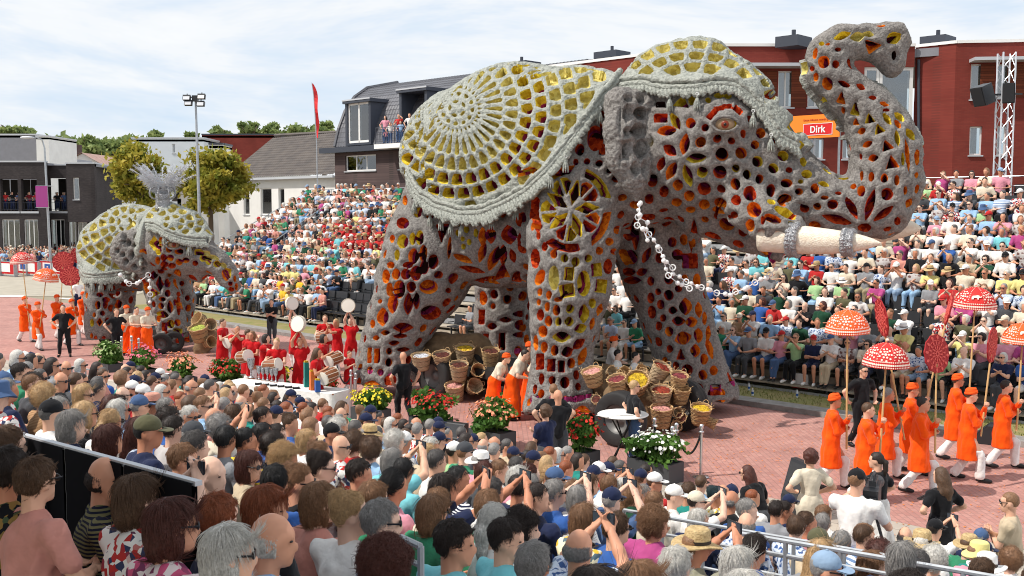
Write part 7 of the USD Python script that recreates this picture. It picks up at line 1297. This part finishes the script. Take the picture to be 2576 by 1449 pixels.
pf = thing('camera_platform', 'low black platform under the cameraman', 'platform', pos * [1, 1, 0], RZ); part('deck', box((0, 0, .42), (1.5, 1.3, .06)), m_step, pf); part('skirt', box((0, 0, .2), (1.4, 1.2, .39)), m_iron2, pf)
cq = (hands[0] + hands[1]) / 2 + V3(.12, .1, .12); vc = thing('video_camera', 'bulky black broadcast video camera in front of the cameraman', 'video camera', cq, 1.15)
part('camera_body', cat(box((0, 0, 0), (.42, .15, .22)), box((-.28, 0, -.04), (.16, .17, .3)), box((.02, 0, .14), (.3, .08, .06))), m_black, vc); part('lens', xf(lathe([(.05, 0), (.06, .06), (.062, .2), (.075, .24), (.085, .34), (.07, .34)], 16), frame(V3(1, 0, 0)), (.21, 0, 0)), m_black, vc, True); part('viewfinder', cat(box((.08, .14, .12), (.16, .1, .08)), box((.02, .09, .1), (.04, .06, .03))), m_black, vc); part('battery', box((-.40, 0, -.06), (.08, .13, .2)), m_black, vc); part('handle', tube([(-.12, 0, .15), (-.1, 0, .22), (.12, 0, .22), (.14, 0, .15)], .016, 6), m_black, vc, True)
m_red_l = mat('battery_mark', lin(180, 30, 28), .5)
for k in range(3): part('marking', box((-.442, 0, -.0 - k * .05), (.004, .07, .015)), m_red_l, vc)
tl_ = [P(2210, 1310, 13.0) * [1, 1, 0]]
for k in range(3): a = k * 2.1 + .4; part('tripod_leg', tube([(0, 0, -.14), (math.cos(a) * .4, math.sin(a) * .4, -cq[2] + .47)], .018, 6), m_black, vc)
# drummers
m_hide = mat('drum_skin', lin(232, 226, 214), .6); m_dwood = mat('drum_wood', lin(150, 92, 58), .6, var=.3, vscale=6); m_rope = mat('drum_rope', lin(214, 206, 190), .8)
def drum(c, ax, r, L, label):
    t = thing('drum', label, 'drum', c); R = frame(ax); part('shell', xf(lathe([(r * .86, -L / 2), (r * .98, -L * .2), (r, 0), (r * .98, L * .2), (r * .9, L / 2)], 20, False), R), m_dwood, t, True)
    for s in (-1, 1): part('skin', xf(lathe([(r * .9, s * L * .5), (r * .93, s * L * .49), (r * .9, s * L * .51), (.001, s * L * .52)], 20, False), R), m_hide, t, True); a = np.arange(20) / 20 * 2 * PI; part('hoop', xf(tube(np.stack([r * .92 * np.cos(a), r * .92 * np.sin(a), 0 * a + s * L * .47], 1), .016, 5, closed=True), R), m_rope, t)
    part('rope', xf(cat(*[tube([(r * .93 * math.cos(b), r * .93 * math.sin(b), -L * .46), (r * 1.01 * math.cos(b + .16), r * 1.01 * math.sin(b + .16), 0), (r * .93 * math.cos(b + .32), r * .93 * math.sin(b + .32), L * .46)], .007, 4) for b in np.arange(10) / 10 * 2 * PI]), R), m_rope, t)
def framedrum(c, nrm, r, label):
    t = thing('frame_drum', label, 'drum', c); R = frame(nrm); part('hoop', xf(lathe([(r, -.05), (r, .05), (r * .93, .05), (r * .93, -.05), (r, -.05)], 24, False), R), m_rope, t, True); part('skin', xf(lathe([(r * .98, .045), (.001, .05)], 24, False), R), m_hide, t)
hd_ = ['brown', 'grey', 'sand', 'dark', 'blond', 'auburn']
DR = [(560, 800, 'drummer', 's', 'tall drummer leftmost with short dark hair and slung drum', 1), (600, 815, 'drummer_clap', 's', 'grey haired drummer clapping beside the tall leftmost one', 0), (640, 830, 'drummer', 'b', 'drummer in crimson with white shawl ends and low drum', 1), (668, 838, 'drummer_clap', 'b', 'woman drummer shading her mouth in the second rank', 0), (700, 848, 'drummer', 'u', 'woman drummer with ring necklace and barrel drum', 1), (757, 846, 'drummer_up', 's', 'bearded drummer with both arms raised before the prize table', 0), (796, 872, 'drummer', 'l', 'woman drummer with red veil nearest the prize table', 1), (744, 790, 'drummer_up', 's', 'drummer behind holding a frame drum high beside the seats', 0), (820, 790, 'drummer', 's', 'dark haired drummer with chain strap before the empty seats', 1), (812, 838, 'drummer', 'b', 'woman drummer bending over a tilted barrel drum', 1), (850, 800, 'drummer_clap', 'b', 'drummer with arms stretched out before the near hind leg', 0), (884, 796, 'drummer_up', 's', 'drummer reaching up with a frame drum beside the near hind leg', 0), (624, 826, 'drummer_clap', 's', 'drummer partly hidden between two others in the first rank', 0)]
for i, (x, yt, pose, hs, lb, dm) in enumerate(DR):
    rz = -1.9 + .5 * math.sin(i * 1.7) if i % 3 else -.2; yf = (yt - 177) / .659
    t, hands, pos, B = perf(x, yf, pose, rz, lb, 'drumred', 'white', (SN[hs], hd_[i % 6]), None, i % 4, scale=1.02, h=.03, group='crimson drummers')
    if dm: mid = (hands[0] + hands[1]) / 2; f_ = rot(rz=rz) @ V3(1, 0, 0); drum(mid + f_ * .06 - V3(0, 0, .12), rot(rz=rz) @ V3(.35, 1, .25), .175, .46, f'barrel drum carried by the ' + lb)
    if pose == 'drummer_up': mid = (hands[0] + hands[1]) / 2; framedrum(mid + V3(0, 0, .26), V3(.9 * math.sin(i * 2), -1, .2), .225, f'white frame drum held up by the {lb.split(" with")[0].split(" holding")[0].split(" reaching")[0]}'.replace('drummer drummer', 'drummer') + (f' {["in front", "behind", "beside the hind leg"][[5, 7, 11].index(i)]}' if i in (5, 7, 11) else ''))
perf(878, 1000, 'drummer', -.6, 'boy in crimson tunic standing before the near hind leg', 'drumred', 'white', ('short', 'sand'), h=.03, scale=.74, group='crimson drummers')
# riders in the baskets, the man under the belly, people on balconies
for i, (x, y, d, hat, lb, sh) in enumerate(((1545, 880, 26.6, TUR, 'turbaned rider in white half hidden by the near front leg', 'white'), (1556, 912, 25.9, None, 'dark haired rider in white T-shirt sitting left above the baskets', 'white'), (1600, 918, 25.8, None, 'dark haired rider in white T-shirt sitting right above the baskets', 'white'), (1086, 850, 31.2, None, 'red shirted man sitting among the rear baskets under the belly', 'red'))):
    B = body_parts('near_a', .03); LABELS.add(lb); rz = -.2; add_person(dict(pos=P(x, y - 20, d) - rot(rz=rz) @ B['hd'], rz=rz, pose='near_a', h=.03, skin=3, shirt=sh, trousers='beige', hair=('short', 'black'), hat=hat, label=lb))
wd, u0, u1, z0 = BALC
for i, (u, s, sh, hr, lb) in enumerate(((.0, 1, 'pink', ('long', 'dark'), 'woman in pink top leaning on the dormer balcony'), (.75, .72, 'white', ('short', 'blond'), 'blond child in white on the dormer balcony'), (1.3, 1, 'red', ('short', 'grey'), 'waving man in red on the dormer balcony'), (1.75, .75, 'lblue', ('bob', 'sand'), 'child in light blue on the dormer balcony'), (2.3, 1, 'white', ('bob', 'brown'), 'woman in white at the right of the dormer balcony'), (.35, .5, 'pink', ('short', 'blond'), 'small child peering through the balcony bars'))):
    p = wd.a + wd.d * (u0 - .5 + u) + wd.o * (.7 if s > .9 else .95); perf(np.array([p[0], p[1], 0]), 0, 'stand_up' if i == 2 else 'stand', math.atan2(wd.o[1], wd.o[0]) + .5, lb, sh, 'denim', hr, None, 0, scale=s, h=.04, z=z0, group='people on the dormer balcony')
col_ = ['red', 'white', 'black', 'pink', 'denim', 'grey', 'dred', 'lblue']; k = 0
for w_, x0, x1 in LOGG:
    for x in np.arange(x0 + 5, x1, 9.0):
        u, zz = w_.uz(x, 531); p = w_.a + w_.d * u - w_.o * (.6 + .5 * (k % 2)); lb = f'{["first", "second", "third", "fourth", "fifth", "sixth", "seventh", "eighth", "ninth", "tenth", "eleventh", "twelfth", "thirteenth", "fourteenth", "fifteenth", "sixteenth"][k]} loggia onlooker from the left in {cn(col_[k % 8])} top'
        perf(np.array([p[0], p[1], 0]), 0, ['stand', 'stand_fold'][k % 2], -PI / 2 + .4, lb, col_[k % 8], 'navy', hairs[k], None, 0, scale=1.0, h=.055, z=zz, group='onlookers in the loggias'); k += 1
# ------------------------------------------------------------------ planters, tables, posts
m_plant = mat('planter_grey', lin(62, 63, 66), .6); m_leafp = leafmat('leaf_planter', lin(56, 92, 36), lin(104, 142, 62))
FLC = {'yellow': (226, 204, 50), 'red': (190, 40, 28), 'peach': (232, 148, 112), 'dred': (206, 50, 34), 'white': (236, 234, 226), 'pink': (222, 110, 130), 'none': (150, 170, 110)}
def planter(xc, y0, y1, y2, wpx, col, label, seed):
    r_ = np.random.default_rng(seed); g = G(xc, y2); d = proj(g)[2]; w_ = wpx * d / FPX; h = (y2 - y1) * d / FPX * 1.0; ht = (y2 - y0) * d / FPX; t = thing('flower_planter', label, 'planter', g, RZ + PI); dep = .5
    part('planter_box', cat(box((0, dep / 2 - .02, h / 2), (w_, .04, h)), box((0, -dep / 2 + .02, h / 2), (w_, .04, h)), box((w_ / 2 - .02, 0, h / 2), (.04, dep - .08, h)), box((-w_ / 2 + .02, 0, h / 2), (.04, dep - .08, h)), box((0, 0, h - .06), (w_ - .08, dep - .08, .04))), m_plant, t)
    c = V3(0, 0, (h + ht) / 2 + .02); rad = V3(w_ * .56, .42, (ht - h) / 2 + .08); part('foliage', cat(leaves(c, rad * r_.uniform(.9, 1.15, 3), 1500, .07, r_), leaves(c - [0, 0, .1], rad * .8, 700, .07, r_)), m_leafp, t); part('stems', cat(*[tube([(x * .5, y * .5, h - .05), (x, y, ht - .1)], .008, 3) for x, y in zip(r_.uniform(-w_ / 2, w_ / 2, 24), r_.uniform(-.3, .3, 24))]), m_leafp, t, kind='stuff')
    fl = []
    for k in range(150):
        o = r_.normal(0, 1, 3); o /= np.linalg.norm(o); o[2] = abs(o[2]); p = c + o * rad * r_.uniform(.7, 1.22) + r_.normal(0, .03, 3); a = np.arange(6) / 6 * 2 * PI; R = frame(o + V3(0, -.3, .6)); s = r_.uniform(.018, .05); v = np.vstack([[0, 0, .01], np.stack([s * np.cos(a) * (1 - .3 * (np.arange(6) % 2)), s * np.sin(a), .012 + 0 * a], 1), [[0, 0, -.02]]]); fl.append(xf((v, np.array([[0, i + 1, (i + 1) % 6 + 1] for i in range(6)] + [[7, (i + 1) % 6 + 1, i + 1] for i in range(6)])), R, p))
    part('flowers', cat(*fl), mat('flower_' + col, lin(*FLC[col]), .8, var=.2, vscale=30), t, kind='stuff')
for i, a in enumerate(((933, 985, 1025, 1077, 96, 'yellow', 'grey planter of yellow flowers in front of the near hind foot'), (1084, 992, 1052, 1096, 108, 'red', 'grey planter of red flowers beside the bald man in black'), (1238, 1018, 1080, 1127, 112, 'peach', 'grey planter of peach flowers before the bending pushers'), (1466, 1055, 1132, 1177, 62, 'dred', 'narrow grey planter of dark red flowers beside the high table'), (1648, 1097, 1155, 1206, 128, 'white', 'grey planter of white flowers behind the stanchions'), (275, 868, 912, 932, 70, 'none', 'planter of green leafy plants on the far left before the pushers'), (360, 875, 925, 946, 82, 'pink', 'planter of pink flowers beside the small wheel'), (457, 895, 945, 966, 84, 'peach', 'planter of salmon flowers in front of the small float baskets'), (567, 912, 955, 974, 86, 'red', 'planter of red flowers below the leftmost drummers'), (690, 930, 958, 985, 80, 'yellow', 'planter of yellow flowers right behind the prize table'), (815, 955, 985, 1005, 66, 'dred', 'planter of red flowers at the right end of the prize table'))): planter(*a, 60 + i)
def wedge(x, y, rz, label, tall=False):
    g = G(x, y); t = thing('stage_monitor', label, 'loudspeaker', g, rz); s = (.55, .45, .42) if not tall else (.5, .3, 1.0)
    pr = prism([(-s[1] / 2, 0), (s[1] / 2, 0), (s[1] * .5, s[2] * .35), (-s[1] * .15, s[2]), (-s[1] / 2, s[2])], -s[0] / 2, s[0] / 2); R = np.array([[0, 0, 1], [1, 0, 0], [0, 1, 0.]]); part('cabinet', xf(pr, R), m_black, t)
    a, b = V3(0, s[1] * .5, s[2] * .35), V3(0, -s[1] * .15, s[2]); nn = V3(0, (b - a)[2], -(b - a)[1]); nn = unit(nn); q = [a + (b - a) * .08 + nn * .008 + V3(sx * s[0] * .45, 0, 0) for sx in (-1, 1)] + [a + (b - a) * .92 + nn * .008 + V3(sx * s[0] * .45, 0, 0) for sx in (1, -1)]; part('grille', quad(*q), mat('grille_mesh', lin(52, 53, 56), .6, bump=.8, bscale=120), t)
wedge(1140, 1112, 2.6, 'black wedge loudspeaker on the ground beside the red flower planter'); wedge(2003, 1305, 1.9, 'tall black loudspeaker beside the woman in the beige dress', True); wedge(2478, 1112, 1.0, 'black loudspeaker on the verge behind the turbaned bearers')
# prize table
ta, tb = G(560, 962, .76), G(838, 990, .76); tu = unit((tb - ta) * [1, 1, 0]); tL = np.linalg.norm(tb - ta); tc = (ta + tb) / 2; rzT = math.atan2(tu[1], tu[0]); pt_ = thing('prize_table', 'long table behind the crowd carrying the prizes', 'table', (tc[0], tc[1], 0), rzT)
part('table_top', box((0, .35, .735), (tL, .7, .03)), m_dwood, pt_); [part('leg', box((sx * (tL / 2 - .1), .35 + sy * .28, .36), (.04, .04, .72)), m_galv, pt_) for sx in (-1, 1) for sy in (-1, 1)]
n_ = 90; per = [];
for s in np.linspace(0, 1, n_, endpoint=False):
    q = s * (2 * tL + 1.4); per.append((-tL / 2 + q, 0, 0, -1) if q < tL else (tL / 2, q - tL, 1, 0) if q < tL + .7 else (tL / 2 - (q - tL - .7), .7, 0, 1) if q < 2 * tL + .7 else (-tL / 2, .7 - (q - 2 * tL - .7), -1, 0))
per = np.array(per); V = [np.c_[per[:, 0] + per[:, 2] * .012, per[:, 1] + per[:, 3] * .012, np.full(n_, .765)]]
for j, z in enumerate((.74, .5, .25, .03)): w_ = .015 + .05 * (j / 3) * (.5 + .5 * np.sin(np.arange(n_) * 1.9 + .3 * np.sin(np.arange(n_) * .7))); V.append(np.c_[per[:, 0] + per[:, 2] * w_, per[:, 1] + per[:, 3] * w_, np.full(n_, z)])
V = np.vstack(V + [[[0, .35, .766]]]); F = [[len(V) - 1, k, (k + 1) % n_] for k in range(n_)]
for j in range(4):
    for k in range(n_): q = (k + 1) % n_; F += [[j*n_+k, (j+1)*n_+q, j*n_+q], [j*n_+k, (j+1)*n_+k, (j+1)*n_+q]]
tcl = part('tablecloth', xf((V, np.array(F)), rot(rz=rzT), (tc[0], tc[1], 0)), m_cl['white'], None, True, label='white cloth draped to the ground over the prize table', cat='tablecloth')
def on_table(x, y): return G(x, y, .77)
for x, y, h, w_, c, lb in ((771, 973, .62, .11, 'teal', 'tall teal prize column on the white cloth'), (786, 981, .46, .12, 'orange', 'orange prize column between teal and blue ones'), (799, 985, .28, .12, 'blue', 'short blue prize column with gold top')):
    p = on_table(x, y); t = thing('prize_column', lb, 'trophy', p, .5); part('column', box((0, 0, h / 2), (w_, w_, h)), m_cl[c], t); part('top_plate', box((0, 0, h + .02), (w_ * .8, w_ * .8, .04)), m_pet['yellow'], t)
cup = [(.045, 0), (.05, .02), (.018, .05), (.014, .14), (.05, .2), (.065, .3), (.07, .36), (.06, .36)]
for k, (x, y, s) in enumerate(((632, 952, 1.5), (652, 955, 1.0), (662, 956, .9), (673, 958, 1.0), (684, 959, .9), (694, 961, 1.0))):
    t = thing('trophy_cup', f'{"large" if s > 1.2 else "slim"} silver trophy cup {["at the left end of the white cloth", "next right of the large cup", "third along the white cloth", "fourth along the white cloth", "fifth along the white cloth", "last cup before the columns"][k]}', 'trophy', on_table(x, y), 0, 'trophies on the prize table', scale=s); part('cup', lathe(cup, 14), m_glit, t, True); part('base', box((0, 0, -.02), (.1, .1, .05)), m_dwood, t)
for k in range(6):
    t = thing('medal_case', f'small dark case {["first", "second", "third", "fourth", "fifth", "sixth"][k]} from the left in the row on the white cloth', 'case', on_table(650 + k * 19, 967 + k * 2.1), .3, 'cases on the prize table'); part('lid', box((0, 0, .02), (.17, .12, .04)), m_iron2, t); part('plate', box((0, 0, .043), (.1, .06, .004)), m_zinc, t)
# high table with papers and glass
hg = G(1566, 1176); ht_ = thing('high_table', 'round white high table with crossed dark legs beside the host', 'table', hg); part('table_top', lathe([(.02, 1.085), (.50, 1.085), (.52, 1.10), (.50, 1.115), (.001, 1.115)], 36, False), m_frame, ht_, True)
for k in range(4): a = k * PI / 2 + .5; part('leg', tube([(math.cos(a) * .36, math.sin(a) * .36, 0), (-math.cos(a) * .3, -math.sin(a) * .3, 1.08)], .016, 6), m_iron2, ht_)
tt_ = thing('paper_sheets', 'loose white paper sheets on the high table', 'paper', hg + [-.12, -.08, 1.117], .4); part('sheet', box((-.15, 0, .003), (.55, .3, .004), .3), m_cl['white'], tt_); part('sheet', box((.12, -.1, .009), (.3, .21, .003), -.2), m_frame, tt_)
gt = thing('water_glass', 'clear tumbler standing on the high table', 'glass', hg + [.15, .05, 1.117]); part('glass', lathe([(.03, 0), (.036, .11), (.033, .11), (.028, .01), (.001, .01)], 14, False), m_glass, gt, True)
# stanchions and ropes
m_chrome = mat('polished_steel', lin(206, 206, 208), .2, metal=.9); m_rp = mat('rope_black', lin(22, 21, 22), .7)
SP = [(1645, 1180, 'first steel stanchion standing in front of the white flowers'), (1690, 1206, 'second steel stanchion at the corner of the white flower planter'), (1700, 1196, 'third steel stanchion close behind the corner one'), (1763, 1200, 'lone steel stanchion right of the white flower planter'), (308, 926, 'left steel stanchion of three before the pink flowers'), (333, 924, 'middle steel stanchion of three before the pink flowers'), (351, 931, 'right steel stanchion of three before the pink flowers'), (884, 1030, 'steel stanchion behind the yellow flowers'), (896, 1040, 'steel stanchion just left of the yellow flower planter')]
tops = []
for x, y, lb in SP:
    g = G(x, y); t = thing('stanchion', lb, 'stanchion', g, 0, 'rope stanchions'); part('post', lathe([(.03, .02), (.03, .96), (.045, .98), (.045, 1.02), (.03, 1.05), (.001, 1.06)], 12, False), m_chrome, t, True); part('foot', lathe([(.16, 0), (.16, .015), (.04, .03)], 18), m_chrome, t, True); part('collar', lathe([(.05, .88), (.055, .9), (.05, .92)], 12), m_chrome, t, True); tops.append(g + [0, 0, .9])
def rope(a, b, sag, label):
    s = np.linspace(0, 1, 14)[:, None]; part('barrier_rope', tube(a + (b - a) * s - np.array([0, 0, 1]) * sag * 4 * s * (1 - s), .022, 7), m_rp, None, True, label=label, cat='rope')
rope(tops[0], tops[1], .35, 'black rope hanging in front of the white flowers'); rope(tops[2], tops[3], .45, 'black rope sagging to the lone right stanchion'); rope(tops[7], G(846, 985) + [0, 0, .9], .4, 'black rope sagging from the stanchion towards the prize table')
# barrier with banners on the far left, litter, bottles
for k, (x0, x1, c) in enumerate(((-30, 40, 0), (42, 100, 1), (102, 165, 0))):
    a, b = G(x0, 692), G(x1, 697); t = thing('street_barrier', f'{["left", "middle", "right"][k]} red and white bannered barrier before the distant crowd', 'barrier'); w_ = Wall(a, b, .15, 1.15, .04); part('frame', cat(tube([w_.a + [0, 0, 1.15], w_.b + [0, 0, 1.15]], .03, 5), tube([w_.a + [0, 0, .1], w_.b + [0, 0, .1]], .03, 5)), m_galv, t); part('banner', w_.bx(0, w_.L, .2, 1.1, .03, .0), m_cl['drumred'], t); part('white_panel', w_.bx(w_.L * .12, w_.L * .82, .35, 1.0, .045, .03), m_cl['white'], t); part('blue_mark', w_.bx(w_.L * .2, w_.L * .42, .5, .9, .055, .045), m_cl['blue'], t)
    for u in (0, .5, 1): part('leg', box(w_.a + w_.d * w_.L * u + [0, 0, .55], (.05, .3, 1.1), w_.rz), m_galv, t)
for k, (x, y) in enumerate(((1884, 983), (1893, 996), (2005, 1001))):
    t = thing('water_bottle', ['water bottle farthest left on the dry verge', 'water bottle just nearer than the leftmost one on the verge', 'water bottle on the verge by the white notice'][k], 'bottle', G(x, y, .13), 0, 'bottles on the verge'); part('bottle', lathe([(.03, 0), (.033, .02), (.033, .14), (.014, .19), (.014, .205)], 12), m_lgrey, t, True); part('label', lathe([(.034, .06), (.034, .12)], 12, False), m_cl['blue'], t); part('cap', lathe([(.016, .2), (.016, .22), (.001, .22)], 10, False), m_cl['white'], t)
nt = thing('notice_board', 'white notice with red foot leaning against the stand front', 'notice', G(2012, 985, .13), AHEAD); part('sheet', box((0, 0, .3), (.5, .02, .42), 0, .15), m_cl['white'], nt); part('red_foot', box((0, -.004, .12), (.5, .022, .06), 0, .15), m_cl['red'], nt)
# invented canopy out of view, added to shade the nearest seats
shade_canopy = thing('canopy', 'added unseen canopy on steel posts shading the nearest seats', 'canopy')
c0 = np.array([-6.3, 2.6, 8.2]); part('roof', box(c0, (5.6, 6.6, .18), RZ - PI / 2 + .9), m_black, shade_canopy); part('sky_blocker', box(c0 + rot(rz=RZ - PI / 2 + .9) @ V3(0, -3.2, -2.2), (5.4, .05, 4.2), RZ - PI / 2 + .9), m_black, shade_canopy)  # rear panel added to block sky light from behind
for sx in (-1, 1):
    for sy in (-1, 1): q = c0 + rot(rz=RZ - PI / 2 + .9) @ V3(sx * 2.4, sy * 2.7, 0); part('post', tube([(q[0], q[1], 0), q], .05, 8), m_galv, shade_canopy)
